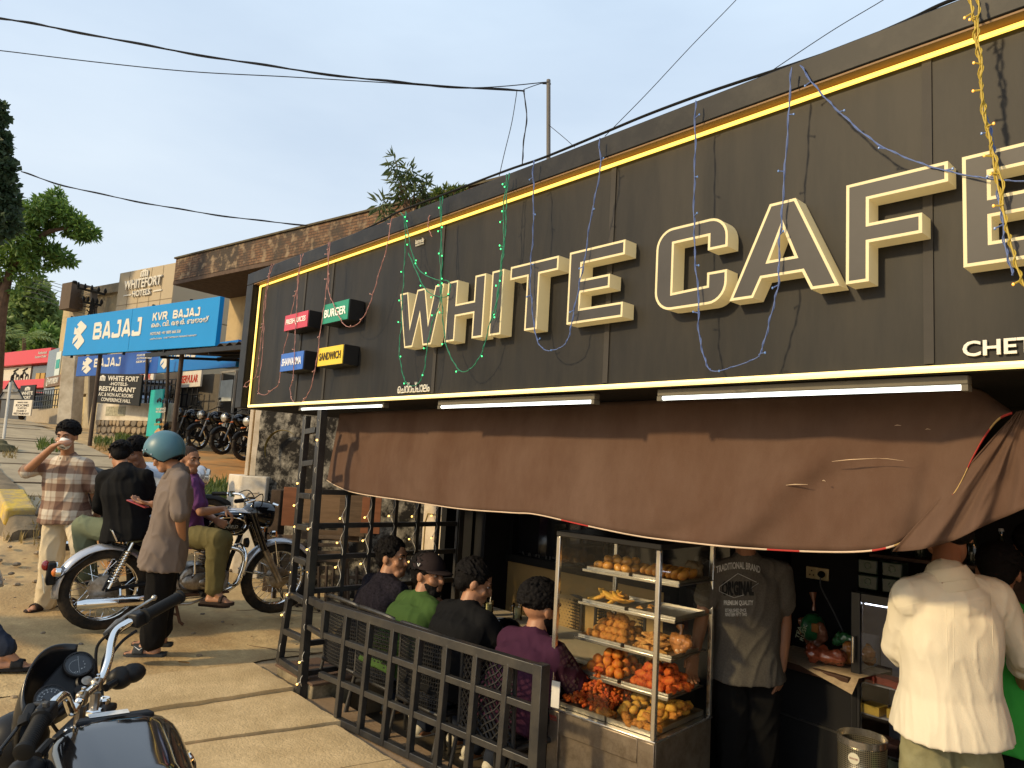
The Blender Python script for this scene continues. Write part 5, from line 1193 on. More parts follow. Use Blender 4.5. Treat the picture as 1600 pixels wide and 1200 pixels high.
	for s in (-1, 1):
		b = MB(); b.tube([(.865, s*.375, 1.054), (.975, s*.315, 1.059)], .018, 12); b.build('grip', m_grip, root, local=True)
		b = MB(); b.tube([(1.02, s*.29, 1.065), (1.05, s*.31, 1.06), (.94, s*.395, 1.04)], [.008, .006, .007], 8); b.box((1.01, s*.285, 1.06), (.05, .045, .05)); b.build('lever', m_chrome, root, local=True)
		b = MB(); b.tube(catmull([Vector((1.03, s*.27, 1.05)), Vector((1.14, s*.2, 1.10)), Vector((1.18, s*.08, .98)), Vector((1.13, s*.05, .80))], 6), .005, 6); b.build('cable', m_grip, root, local=True)
		b = MB(); b.tube([(1.24, s*.10, .74), (1.26, s*.15, .74)], .009, 6); b.lathe([(.012, -.045), (.032, -.03), (.034, .0), (.03, .004)], (1.29, s*.165, .74), (1, 0, 0), 14); o = b.build('indicator', m_chrome, root, local=True)
		b = MB(); b.lathe([(.032, 0), (.026, .014), (0, .02)], (1.292, s*.165, .74), (1, 0, 0), 14); b.build('lens', m_ambl, o, local=True)
	# leg guard
	for s in (-1, 1):
		b = MB(); P = catmull([Vector(p) for p in ((.985, s*.05, .64), (1.00, s*.18, .66), (1.01, s*.30, .60), (1.00, s*.32, .50), (.97, s*.30, .36), (.955, s*.16, .31), (.95, s*.05, .31))], 6); b.tube(P, .012, 8); b.build('leg_guard', m_chrome, root, local=True)
	b = MB(); b.lathe([(.0, -.02), (.04, -.02), (.045, .01), (.02, .02)], (1.08, -.07, .66), (1, 0, 0), 16); b.build('horn', m_bblack, root, local=True)
	return root
def orient(root, p_rear, p_front, lean=0.):
	p_rear = Vector(p_rear); p_front = Vector(p_front); d = p_front-p_rear; yaw = math.atan2(d.y, d.x); pitch = -math.atan2(d.z, d.xy.length)
	root.location = p_rear; root.rotation_mode = 'XYZ'; root.rotation_euler = (lean, pitch, yaw); root.scale = (1, 1, 1)
	return root
hero = classic(); pr_ = atZ(156, 984, .085); pf_ = atZ(428, 958, .115); orient(hero, pr_, pr_+(pf_-pr_).normalized()*1.4, .02)
k = (pf_-pr_).length/1.40; hero.scale = (k, k, k)
left_bike = dup(hero, None, None, 'black classic motorcycle cut off by the left edge, only headlamp and wheel showing', None); left_bike['category'] = 'motorcycle'
fh = (RX*.93+VX*.20).normalized(); fpos = atZ(-82, 994, .07); left_bike.location = fpos-fh*1.40*1.03; left_bike.rotation_euler = (.05, 0, math.atan2(fh.y, fh.x))

# ---- street bikes
def street(label, col, group=None, m_body=None):
	root = thing('motorcycle', label, 'motorcycle', (0, 0, 0), 0, group); WB, R = 1.33, .31
	mb = m_body or m_gloss
	wheel('wheel', root, 0, R, .115, False, .07); wheel('wheel', root, WB, R, .095, False, .07, True)
	guard('front_mudguard', root, WB, R, .345, .12, 25, 150, m_bblack); guard('rear_mudguard', root, 0, R, .36, .14, 60, 170, m_bblack)
	b = MB(); b.box((.62, 0, .42), (.36, .24, .28)); b.lathe([(.03, -.15), (.12, -.13), (.12, .13), (.03, .15)], (.55, 0, .36), (0, 1, 0), 20); b.box((.75, 0, .58), (.16, .15, .2), Matrix.Rotation(.4, 3, 'Y')); b.build('engine', m_bblack, root, bevel=.02, local=True)
	b = MB()
	for s in (-1, 1): b.tube([(0, s*.08, R), (.42, s*.09, .42)], .022, 8); b.tube([(1.03, s*.05, .86), (.80, s*.11, .60), (.72, s*.11, .30)], .018, 8); b.tube([(.40, s*.10, .62), (-.18, s*.08, .84)], .014, 8)
	b.build('frame', m_bblack, root, local=True)
	b = MB(); tankshape(b, .48, .98, .70, .98, .32); b.build('tank', mb, root, local=True)
	b = MB(); loft(b, [(Vector((x, 0, z)), Vector((0, 1, 0)), Vector((0, 0, 1)), w, h) for x, z, w, h in ((-.22, .90, .05, .03), (-.16, .89, .10, .05), (.10, .86, .13, .055), (.28, .81, .14, .05), (.46, .82, .10, .05), (.52, .83, .05, .03))], 18, 3); b.build('seat', m_seat, root, local=True)
	b = MB(); loft(b, [(Vector((x, 0, z)), Vector((0, 1, 0)), Vector((0, 0, 1)), w, h) for x, z, w, h in ((-.36, .86, .03, .03), (-.28, .84, .09, .06), (.0, .76, .13, .08), (.35, .68, .13, .09), (.42, .68, .08, .06))], 16, 3); b.build('tail_panel', mb, root, local=True)
	b = MB(); b.ball((-.36, 0, .83), (.03, .06, .03), 12); b.build('tail_lamp', m_redl, root, local=True)
	for s in (-1, 1):
		b = MB(); b.tube([(WB, s*.09, R), (1.19, s*.09, .62)], .026, 10); b.tube([(1.195, s*.09, .61), (1.08, s*.09, .92)], .019, 10); b.build('fork', m_alu, root, local=True)
		b = MB(); b.tube([(.90, s*.37, 1.03), (1.0, s*.28, 1.04)], .017, 10); b.build('grip', m_grip, root, local=True)
		b = MB(); b.tube([(1.20, s*.11, .74), (1.20, s*.19, .74)], .008, 6); b.ball((1.21, s*.21, .74), (.03, .035, .022), 10); b.build('indicator', m_ambl, root, local=True)
		b = MB(); b.tube([(1.0, s*.26, 1.04), (1.04, s*.36, 1.2)], .006, 6); b.ball((1.03, s*.39, 1.23), (.012, .06, .035), 12); b.build('mirror', m_bblack, root, local=True)
	b = MB(); b.tube([(.90, -.37, 1.03), (1.0, -.28, 1.04), (1.07, -.1, .97), (1.07, .1, .97), (1.0, .28, 1.04), (.90, .37, 1.03)], .0115, 8); b.build('handlebar', m_bblack, root, local=True)
	b = MB(); b.ball((1.20, 0, .86), (.10, .115, .12), 16); b.build('headlamp_shell', mb, root, local=True)
	b = MB(); b.lathe([(.095, -.03), (.095, .012), (.075, .028), (0, .034)], (1.275, 0, .85), (1, 0, -.12), 22); b.build('headlamp', m_clear, root, local=True)
	b = MB(); b.tube([(.86, -.08, .42), (.98, -.12, .34), (.80, -.14, .22), (.40, -.15, .24)], .02, 8); b.tube([(.42, -.16, .24), (-.12, -.19, .36)], [.035, .055], 12); b.build('exhaust', m_bblack, root, local=True)
	b = MB(); b.tube([(.50, .12, .30), (.46, .26, .01)], .011, 6); b.build('side_stand', m_bblack, root, local=True)
	return root
st0 = street('black motorcycle with bright round headlamp beside the sign post', m_gloss, 'black motorcycles parked at the showroom')
def park(root, pxf, pyf, dist, head, lean=.12):
	f = atD(pxf, pyf, dist); f.z = gz1(f.x, f.y)+.02; h = Vector(head).normalized(); root.location = f-h*1.33; root.location.z = f.z; root.rotation_euler = (lean, 0, math.atan2(h.y, h.x)); return root
hd_ = (-VX*.86-RX*.50)
park(st0, 346, 703, 16.3, hd_)
park(dup(st0, label='black motorcycle in the middle of the showroom row'), 308, 701, 17.2, hd_)
park(dup(st0, label='black motorcycle nearest the pale green standee'), 272, 694, 18.2, hd_)
park(dup(st0, label='black motorcycle at the right end, mostly behind the cafe sign post'), 382, 706, 15.4, hd_)
sil = street('silver motorcycle half hidden behind the man in plaid', m_silver, None, m_silver)
f = atZ(60, 905, .13); h = (RX*.92+VX*.4).normalized(); sil.location = f+Vector((0, 0, 0)); sil.location = atZ(92, 908, .13)+VX*.12; sil.location.z = gz1(sil.location.x, sil.location.y)+.01; sil.rotation_euler = (.1, 0, math.atan2(h.y, h.x))

# ---- commuter bike in the foreground, bars turned left
def foreground():
	root = thing('motorcycle', 'black commuter motorcycle in the near corner with round dials and chrome handlebar', 'motorcycle', atD(180, 1250, 1.6))
	A = atD
	bl = A(128, 1091, 1.76); br = A(151, 1070, 1.84)
	# handlebar
	P = [A(66, 1120, 1.60), A(88, 1094, 1.66), A(101, 1087, 1.70), A(108, 1102, 1.72), A(113, 1112, 1.73), A(122, 1100, 1.75), bl, br, A(161, 1056, 1.87), A(170, 1030, 1.90), A(174, 1005, 1.95), A(182, 986, 2.0), A(200, 973, 2.03), A(226, 963, 2.06)]
	b = MB(); b.tube(catmull(P, 7), .0108, 14); b.build('handlebar', m_chrome, root)
	g0, g1 = A(67, 1118, 1.61), A(36, 1177, 1.50)
	def grip(p, q, n=16):
		b = MB(); d = q-p; prof = [(.0165, 0), (.0215, .002), (.0215, .012), (.0165, .014)]; k = 30
		for i in range(k+1): prof.append((.0168+(.0006 if i % 2 else -.0006), .016+(d.length-.028)*i/k))
		prof += [(.0205, d.length-.010), (.0205, d.length-.002), (.016, d.length), (.008, d.length+.001)]
		b.lathe(prof, p, d, n); o = b.build('grip', m_grip, root)
		return o
	grip(g0, g1); grip(A(224, 964, 2.05), A(282, 932, 2.20))
	# switch blocks and levers
	b = MB(); b.bar(A(80, 1105, 1.64), A(65, 1122, 1.60), .036, .040); b.build('switch_block', m_bblack, root, bevel=.007)
	b = MB(); b.bar(A(207, 971, 2.03), A(226, 962, 2.07), .038, .042); b.build('switch_block', m_bblack, root, bevel=.007)
	b = MB(); b.bar(A(76, 1108, 1.62), A(71, 1113, 1.61), .012, .046, (0, 0, 1)); b.build('switch', mat('grey_switch', (.06, .06, .06), .5), root, bevel=.002)
	lv = catmull([A(78, 1104, 1.67), A(56, 1102, 1.68), A(40, 1120, 1.65), A(22, 1145, 1.58), A(-4, 1178, 1.50)], 8)
	b = MB(); b.tube(lv, [.010]*6+[.0085]*(len(lv)-6), 10, flat=.6); b.ball(lv[-1], .010, 8); b.build('lever', m_bblack, root)
	b = MB(); b.bar(A(78, 1102, 1.66), A(56, 1102, 1.68), .022, .018); b.build('lever_mount', m_bblack, root, bevel=.005)
	b = MB(); b.tube(catmull([A(50, 1102, 1.67), A(36, 1130, 1.60), A(38, 1118, 1.62)], 6), .012, 8, flat=.5); b.build('lever_boot', m_grip, root)
	lv2 = catmull([A(166, 992, 2.06), A(190, 967, 2.12), A(215, 950, 2.18), A(241, 934, 2.24)], 8); b = MB(); b.tube(lv2, [.012]*8+[.006]*(len(lv2)-8), 10, flat=.6); b.ball(lv2[-1], .009, 8); b.build('lever', m_alu, root)
	b = MB(); b.tube([A(165, 995, 2.05), A(200, 972, 2.07)], [.013, .016], 8); b.build('lever_boot', m_grip, root)
	# bar clamps
	for c in (bl, br):
		b = MB(); d = (br-bl).normalized(); b.bar(c-d*.013, c+d*.013, .026, .034); b.build('bar_clamp', m_alu, root, bevel=.008)
		b = MB()
		for s in (-1, 1): q = c+VX*s*.014-RX*s*.006+Vector((0, 0, .016)); b.lathe([(.005, 0), (.005, .006), (.002, .007)], q, (0, 0, 1), 8)
		b.build('clamp_bolt', m_chrome, root)
		b = MB(); b.tube([c-Vector((0, 0, .02)), c-Vector((0, 0, .07))], .012, 10); b.build('riser', m_alu, root)
	# top yoke
	yk = (bl+br)/2-Vector((0, 0, .075)); d = (br-bl).normalized(); fwd = Vector((0, 0, 1)).cross(d)
	b = MB(); b.bar(yk-d*.10, yk+d*.10, .075, .022); b.build('top_yoke', m_bblack, root, bevel=.008)
	b = MB(); cn = yk+d*.018-fwd*.012+Vector((0, 0, .012)); b.lathe([(.020, 0), (.020, .010), (.016, .013), (0, .014)], cn, (0, 0, 1), 6); b.build('steering_nut', m_chrome, root)
	for s in (-1, 1):
		b = MB(); b.lathe([(.019, 0), (.019, .014), (.016, .018), (.008, .018), (.007, .013), (0, .013)], yk+d*s*.082-fwd*.004+Vector((0, 0, .008)), (0, 0, 1), 18); b.build('fork_cap', m_chrome, root)
		b = MB(); b.tube([yk+d*s*.082-Vector((0, 0, .01)), yk+d*s*.082+fwd*.14-Vector((0, 0, .62))], .020, 12); b.build('fork', m_bblack, root)
	# dials: two round clocks in one pod facing up and back
	ax = ((EYE-A(100, 1065, 1.88)).normalized()*.8+Vector((0, 0, .62))-fwd*.15).normalized()
	m_dial = mat('dial_face', (.018, .020, .024), .35, var=0); m_tick = mat('dial_print', (.62, .62, .60), .5, var=0); m_needle = mat('dial_needle', (.75, .55, .12), .5, var=0)
	c1, c2 = A(119, 1046, 1.93), A(82, 1085, 1.83)
	mid = (c1+c2)/2; ux = (c1-c2).normalized(); ux = (ux-ax*ux.dot(ax)).normalized(); uy = ax.cross(ux)
	c1 = mid+ux*.054; c2 = mid-ux*.054
	b = MB(); out = []
	for i in range(40):
		a = 2*math.pi*i/40; out.append((math.copysign(abs(math.cos(a))**.7, math.cos(a))*.098, math.sin(a)*.050-.008))
	b.prism(out, mid-ax*.055, ux, uy, ax*.048); b.build('dial_pod', m_bblack, root, bevel=.008)
	for i, c in enumerate((c1, c2)):
		b = MB(); b.lathe([(.03520, -.02400), (.03720, .0), (.03640, .00720), (.03240, .00800), (.03160, .00160)], c, ax, 40, cap=False); o = b.build('dial', m_bblack, root)
		b = MB(); b.lathe([(.03240, .0), (0, .00024)], c, ax, 40, cap=False); b.build('dial_face', m_dial, o)
		b = MB();
		if i == 1:
			for q in range(45):
				a = math.radians(225-270*q/44); r0 = .02320 if q % 4 == 0 else .02600
				dv = ux*math.cos(a)+uy*math.sin(a); tv = ux*-math.sin(a)+uy*math.cos(a); w = .00072 if q % 4 == 0 else .00040
				b.poly([c+ax*.00096+dv*r0-tv*w, c+ax*.00096+dv*.02880-tv*w, c+ax*.00096+dv*.02880+tv*w, c+ax*.00096+dv*r0+tv*w])
			for q in range(12):
				a = math.radians(225-270*q/11); dv = ux*math.cos(a)+uy*math.sin(a); p = c+ax*.00096+dv*.01960
				b.poly([p-ux*.00160-uy*.00112, p+ux*.00160-uy*.00112, p+ux*.00160+uy*.00112, p-ux*.00160+uy*.00112])
		else:
			for q in range(16):
				a = math.radians(205-170*q/15); dv = ux*math.cos(a)+uy*math.sin(a); tv = ux*-math.sin(a)+uy*math.cos(a); p = c+ax*.00096+dv*.01920-ux*.00480
				b.poly([p-tv*.00128-dv*.00048, p+tv*.00128-dv*.00048, p+tv*.00128+dv*.00048, p-tv*.00128+dv*.00048])
			for x, y, w, h in ((-.02080, -.00480, .00480, .00096), (-.01760, -.00960, .00320, .00240), (-.00480, -.01280, .00400, .00280), (.00160, -.01600, .00400, .00160), (.00960, -.01120, .00280, .00280), (.01440, -.00400, .00320, .00128)):
				p = c+ax*.00096+ux*x+uy*y; b.poly([p-ux*w/2-uy*h/2, p+ux*w/2-uy*h/2, p+ux*w/2+uy*h/2, p-ux*w/2+uy*h/2])
		b.build('dial_marking', m_tick, o, smooth=0)
		b = MB(); a = math.radians(-118 if i else 40); dv = ux*math.cos(a)+uy*math.sin(a); b.tube([c+ax*.00240-dv*(.02400 if not i else -.0), c+ax*.00240+dv*.02560], [.00056, .00048], 5); b.build('needle', m_needle if i else m_tick, o)
		b = MB(); b.lathe([(.03200, .00680), (.0, .00760)], c, ax, 32, cap=False); b.build('dial_glass', glass('dial_glass'), o)
	kk = mid-uy*.044+ux*.026+ax*.0
	b = MB(); b.lathe([(.024, -.02), (.026, 0), (.022, .004), (.016, -.006)], kk, ax, 24, cap=False); b.build('ignition_surround', m_bblack, root)
	b = MB(); b.lathe([(.013, -.006), (.013, .003), (.011, .004), (0, .004)], kk, ax, 18); b.build('ignition_lock', m_alu, root)
	b = MB(); b.lathe([(.0135, -.004), (.0135, .004), (0, .005)], kk+ux*.0+uy*.0+ax*.001-ux*.03-uy*.002, ax, 14); b.build('idiot_lamp', m_bblack, root)
	# cowl round the dials
	P = []
	for i in range(25):
		t = -1+2*i/24; a = math.pi*.5+t*1.25; row = []
		for j in range(9):
			v = j/8; r = .104+.010*math.sin(v*math.pi); hgt = .015-.15*v; fo = .035+.06*math.sin(v*1.4)
			row.append(mid+ux*(math.cos(a)*r*(1.0-.12*v))+fwd*(math.sin(a)*(.062+.022*math.sin(v*2.4))+.012)+Vector((0, 0, hgt+.05*math.sin(a)**2*(1-v))))
		P.append(row)
	b = MB(); b.grid(P); o = b.build('cowl', mat('satin_black_cowl', (.008, .008, .009), .28, var=0), root, smooth=80); sm = o.modifiers.new('thickness', 'SOLIDIFY'); sm.thickness = .005
	b = MB(); b.ball(mid+fwd*.10-Vector((0, 0, .15)), (.075, .075, .075), 18); b.build('headlamp', m_bblack, root)
	b = MB(); b.tube([A(165, 1075, 1.86), A(180, 1066, 1.90)], .010, 8); o0 = A(188, 1059, 1.93); b.ball(o0, (.030, .034, .030), 14); b.ball(o0+RX*.022+Vector((0, 0, .008))+VX*.02, (.026, .034, .026), 14); b.build('indicator', m_bblack, root)
	b = MB(); b.tube([A(78, 1160, 1.66), A(58, 1182, 1.60)], .011, 8); o1 = A(42, 1205, 1.55); b.ball(o1, (.040, .040, .028), 14); b.build('indicator', m_bblack, root)
	# cables
	for k_, pts in enumerate((((170, 990, 2.03), (152, 1010, 2.03), (150, 1045, 2.0), (156, 1075, 1.95), (150, 1110, 1.9)), ((200, 972, 2.03), (176, 1000, 2.02), (160, 1040, 1.98), (160, 1090, 1.9)), ((214, 985, 2.03), (190, 1003, 2.0), (172, 1030, 1.95), (168, 1070, 1.9)), ((68, 1094, 1.68), (75, 1120, 1.72), (98, 1150, 1.78), (128, 1150, 1.80)))):
		b = MB(); b.tube(catmull([A(*p) for p in pts], 8), .0042, 6); b.build('cable', m_grip, root)
	# tank
	bf = (VX*.80-RX*.60).normalized(); bs = Vector((bf.y, -bf.x, 0))
	T0 = A(178, 1122, 1.72); tc = T0-bf*.17-Vector((0, 0, .115))
	b = MB(); L = []
	for i in range(17):
		t = i/16; x = .20-.50*t; front = min(1, t/.16+.0001); e = math.sin(min(1, front)*math.pi/2)**.5; rear = min(1, (1-t)/.25+.0001); e *= math.sin(rear*math.pi/2)**.6; e = max(.07, e)
		L.append((tc+bf*x+Vector((0, 0, -.03*t)), bs, Vector((0, 0, 1)), (.150-.045*t*t)*e, .135*(e**.8)))
	loft(b, L, 32, 3.2); b.build('tank', m_gloss, root, smooth=60)
	b = MB(); p = T0-bf*.015+Vector((0, 0, .012)); b.prism([(-.085, -.016), (.085, -.016), (.075, .016), (-.075, .016)], p-Vector((0, 0, .012)), bs, bf, Vector((0, 0, .012))); b.build('tank_lip', m_bblack, root, bevel=.006)
	b = MB(); p = T0-bf*.005+Vector((0, 0, .0135)); b.poly([p-bs*.055-bf*.012, p+bs*.03-bf*.012, p+bs*.03+bf*.018, p-bs*.055+bf*.018]); b.build('sticker', mat('worn_white_sticker', (.60, .60, .58), .6, var=.15, vscale=60), root)
	b = MB(); cc = tc+Vector((0, 0, .105))-bf*.235; b.lathe([(.045, -.03), (.045, .006), (.034, .012), (0, .012)], cc, (0, 0, 1), 24); b.build('fuel_cap', m_bblack, root)
	# crash guard loop on the right
	b = MB(); b.tube(catmull([tc+bs*.02+bf*.18-Vector((0, 0, .12)), A(243, 1192, 1.62), A(262, 1180, 1.64), A(283, 1178, 1.66), A(296, 1190, 1.66), A(297, 1215, 1.66), A(290, 1290, 1.66), tc+bs*.05+bf*.15-Vector((0, 0, .5))], 8), .0125, 10); b.build('crash_guard', m_chrome, root)
	# the rest of the machine
	gz0 = gz1(tc.x, tc.y); base = Vector((tc.x, tc.y, 0)); rear = base-bf*.72; fr = base+bf*.56
	def LL(x, y, z): return base+bf*x+bs*y+Vector((0, 0, z))
	b = MB(); loft(b, [(LL(x, 0, z), bs, Vector((0, 0, 1)), w, h) for x, z, w, h in ((-.24, .74, .07, .03), (-.34, .75, .11, .05), (-.6, .77, .13, .05), (-.9, .80, .11, .05), (-.98, .82, .05, .03))], 18, 3); b.build('seat', m_seat, root)
	b = MB(); b.box(LL(0, 0, .36), (.4, .24, .3), Matrix.Rotation(math.atan2(bf.y, bf.x), 3, 'Z')); b.tube([LL(-.1, -.12, .25), LL(-.8, -.18, .32)], .05, 12); b.build('engine', m_bblack, root, bevel=.03)
	for cx, dv in ((rear, bf), (fr+fwd*.08, fwd)):
		side = Vector((dv.y, -dv.x, 0)); c = Vector((cx.x, cx.y, .30)); b = MB(); b.ring(c, side, .255, .045, 40, 10); o = b.build('wheel', m_tyre, root)
		b = MB(); b.ring(c, side, .215, .015, 40, 6)
		for i in range(6): a = i*math.pi/3; b.bar(c, c+(dv*math.cos(a)+Vector((0, 0, 1))*math.sin(a))*.21, .03, .03)
		b.build('rim', m_bblack, o)
	return root
foreground()
# ================================================================== glass food case
m_brush = mat('brushed_steel', (.30, .245, .185), .36, .75, var=.18, vscale=9, bump=.05, bscale=30, dirt=(.17, .13, .09), dscale=14, damt=.4)
m_steel = mat('bright_steel', (.62, .58, .52), .22, .9, var=.08)
m_tray = mat('steel_tray', (.48, .44, .38), .3, .85, var=.1)
cFL, cFR = atZ(858, 1105, .35), atZ(1022.7, 1162, .35); cux = (cFR-cFL); CW = cux.length; cux.normalize(); cuy = Vector((-cux.y, cux.x, 0)); CD = .56
cBR0 = atZ(1113, 1121, .35); CD = (cBR0-cFR).dot(cuy)
CT = (atD(1033, 850, (cFR-EYE).dot(_f)*1.03)).z; UZ = Vector((0, 0, 1))
def C(u, v, z): return Vector((cFL.x, cFL.y, 0))+cux*u+cuy*v+UZ*z
RC = Matrix((cux, cuy, UZ)).transposed()
def cb(b, u0, u1, v0, v1, z0, z1, mi=0): return b.box(C((u0+u1)/2, (v0+v1)/2, (z0+z1)/2), (u1-u0, v1-v0, z1-z0), RC, mi)
case = thing('display_case', 'steel and glass food display case full of fried snacks', 'display case', C(CW/2, CD/2, FLOOR))
b = MB(); cb(b, 0, CW, .012, CD, FLOOR+.06, .345); b.build('base_cabinet', m_brush, case, bevel=.004)
b = MB(); cb(b, 0, .07, -.004, .011, FLOOR+.06, .345); cb(b, CW-.09, CW, -.004, .011, FLOOR+.06, .345); cb(b, .071, CW-.091, -.004, .011, .235, .345); b.build('front_frame', m_brush, case, bevel=.003)
b = MB(); cb(b, -.006, CW+.006, -.008, CD+.004, .346, .358); b.build('base_rim', m_steel, case, bevel=.003)
b = MB(); cb(b, -.004, CW+.004, -.006, CD+.004, CT-.03, CT); b.build('top_slab', mat('dark_case_top', (.02, .018, .016), .3), case, bevel=.004)
for u, v in ((.010, .008), (CW-.012, .008), (CW-.010, CD-.01), (.010, CD-.01)):
	b = MB(); cb(b, u-.012, u+.012, v-.012, v+.012, .359, CT-.031); b.build('corner_post', m_steel, case, bevel=.003)
g_case = glass('case_glass', (.97, .99, .97))
b = MB(); b.poly([C(.024, .006, .36), C(CW-.026, .006, .36), C(CW-.026, .006, CT-.032), C(.024, .006, CT-.032)]); b.build('front_glass', g_case, case)
b = MB(); b.poly([C(CW-.006, .022, .36), C(CW-.006, CD-.024, .36), C(CW-.006, CD-.024, CT-.032), C(CW-.006, .022, CT-.032)]); b.build('side_glass', g_case, case)
b = MB(); b.poly([C(.006, .022, .36), C(.006, CD-.024, .36), C(.006, CD-.024, CT-.032), C(.006, .022, CT-.032)]); b.build('side_glass', g_case, case)
b = MB(); cb(b, .004, .07, -.0065, -.0045, .30, .305); lettering('maker_label', 'HORIZON', C(.006, -.0052, .306), cux, UZ, .050, .013, .0006, mat('red_print', (.40, .03, .02), .5, var=0), case); lettering('maker_label', 'KITCHEN EQUIPMENTS', C(.006, -.0052, .294), cux, UZ, .055, .006, .0006, MATS['red_print'], case)
S0, S1 = .085, CW-.035
# shelves located from the photograph's front edges
V0 = .19
def zat(px_, py_, v):     # height of a point seen at a pixel on the vertical plane v behind the case front
	o = C(0, v, 0); d = ray(px_, py_); t = (o-EYE).dot(cuy)/d.dot(cuy); p = EYE+d*t; return p.z, (p-o).dot(cux)
shelves = []
for i, (pl_, pr_) in enumerate((((912, 888), (1062, 917)), ((905, 939), (1056, 973)), ((898, 994), (1050, 1033)), ((893, 1048), (1045, 1093)))):
	za, ua = zat(*pl_, V0); zb, ub = zat(*pr_, V0); z = (za+zb)/2; shelves.append((z, max(ua, .03), min(ub, CW-.02)))
	b = MB(); cb(b, ua, ub, V0-.012, V0+.004, z-.009, z+.007); b.build('shelf_edge', m_steel, case, bevel=.002)
	b = MB(); cb(b, ua, ub, V0+.006, CD-.02, z-.004, z+.002); b.build('shelf_glass', mat('shelf_steel', (.20, .18, .15), .35, .8), case)
	for k in range(2):
		u0 = ua+.012+k*(ub-ua)*.5; u1 = u0+(ub-ua)*.5-.024; v0, v1 = V0+.014, CD-.05
		b = MB(); cb(b, u0, u1, v0, v1, z+.003, z+.005)
		for (a, c, d_, e) in ((u0, u1, v0, v0+.004), (u0, u1, v1-.004, v1), (u0, u0+.004, v0+.005, v1-.005), (u1-.004, u1, v0+.005, v1-.005)): cb(b, a, c, d_, e, z+.0055, z+.019)
		t = thing('tray', ['left', 'right'][k]+' steel tray on the '+['top', 'second', 'third', 'fourth'][i]+' shelf of the food case', 'tray', C((u0+u1)/2, (v0+v1)/2, z), 0, 'steel trays in the food case'); b.build('pan', m_tray, t)
for k, (u0, u1) in enumerate(((.03, CW*.52), (CW*.54, CW-.03))):
	b = MB(); cb(b, u0, u1, .03, CD-.03, .361, .365); cb(b, u0, u1, .03, .036, .366, .385); cb(b, u0, u1, CD-.036, CD-.03, .366, .385); cb(b, u0, u0+.005, .037, CD-.037, .366, .385); cb(b, u1-.005, u1, .037, CD-.037, .366, .385)
	t = thing('tray', ['left', 'right'][k]+' steel tray in the bottom of the food case', 'tray', C((u0+u1)/2, CD/2, .36), 0, 'steel trays in the food case'); b.build('pan', m_tray, t)
# ---- snacks: each piece a thing
def fry(name, col, bump=1., rough=.55, dirt=None):
	return mat(name, col, rough, var=.35, vscale=28, bump=bump, bscale=90, dirt=dirt, dscale=30, damt=.6)
m_vada = fry('golden_fried_batter', (.55, .24, .045), dirt=(.34, .11, .02)); m_red = fry('red_chilli_batter', (.50, .060, .016), dirt=(.55, .16, .02)); m_ball = fry('orange_red_fried_ball', (.55, .11, .018), .3, dirt=(.60, .26, .03)); m_yel = fry('yellow_fried_banana', (.66, .38, .06), .5, dirt=(.48, .20, .03)); m_bun = fry('glazed_bun_crust', (.56, .22, .035), .25, .3, dirt=(.68, .36, .08)); m_pastry = fry('brown_pastry', (.46, .19, .045), .9, dirt=(.58, .32, .09))
def snack_mesh(name, m, r, seed, rough=.18, n=12, bite=1.):
	b = MB(); b.ball((0, 0, 0), r, n); me = b.mesh(name, m, smooth=80)
	for v in me.vertices:
		d = 1+rough*noise.noise(Vector(v.co)*(1.1/max(r))+Vector((seed, 0, 0)))+rough*.5*noise.noise(Vector(v.co)*(3.0/max(r))+Vector((0, seed, 0))); v.co *= d
	return me
def wedge_mesh(name, m, L, w):
	b = MB(); loft(b, [(Vector((x*L, 0, (x*x*4)*.10*L)), Vector((0, 1, 0)), Vector((0, 0, 1)), w*q, w*q*.55) for x, q in ((-.5, .12), (-.42, .6), (-.2, 1), (.05, 1.05), (.25, .8), (.42, .4), (.5, .1))], 10, 2.2); return b.mesh(name, m, smooth=80)
def tri_mesh(name, m, s):
	b = MB(); p = [Vector((-s, -s*.6, 0)), Vector((s, -s*.6, 0)), Vector((0, s*.9, .15*s))]; q = [v+Vector((0, 0, s*.28)) for v in p]; c = Vector((0, 0, s*.8))
	b.add(p+q+[c], [(2, 1, 0), (0, 1, 4, 3), (1, 2, 5, 4), (2, 0, 3, 5), (3, 4, 6), (4, 5, 6), (5, 3, 6)]); return b.mesh(name, m, smooth=0)
def lay(name, label, cat, group, meshes, spots):
	for i, (u, v, z, rot) in enumerate(spots):
		o = link(name, meshes[i % len(meshes)]); o.location = C(u, v, z); o.rotation_euler = rot; tag(o, label, cat, group)
R3 = lambda: (rnd.uniform(-.5, .5), rnd.uniform(-.5, .5), rnd.uniform(0, 6.28))
sh = shelves
def rows(u0, u1, v0, v1, z, nu, nv, layers, dz, jit=.006, shrink=.5):
	out = []
	for l in range(layers):
		for i in range(max(1, nu-l)):
			for j in range(max(1, nv-l)):
				uu = u0+(u1-u0)*((i+.5+l*shrink)/nu); vv = v0+(v1-v0)*((j+.5+l*shrink)/nv); out.append((uu+rnd.uniform(-jit, jit), vv+rnd.uniform(-jit, jit), z+dz*l+rnd.uniform(0, .004), R3()))
	return out
def half(i, k):
	z, a, c = sh[i]; m = (c-a)*.5; return (a+.02+k*m, a+m*(k+1)-.02, V0+.03, CD-.09, z+.006)
u0, u1, v0, v1, z = half(0, 0); lay('banana_fritter', 'round golden fritter in the left tray of the top shelf', 'snack', 'round fritters on the top shelf', [snack_mesh('fritter', m_bun, (.032, .028, .024), k, .12) for k in range(4)], rows(u0, u1, v0, v1, z+.02, 4, 3, 2, .03))
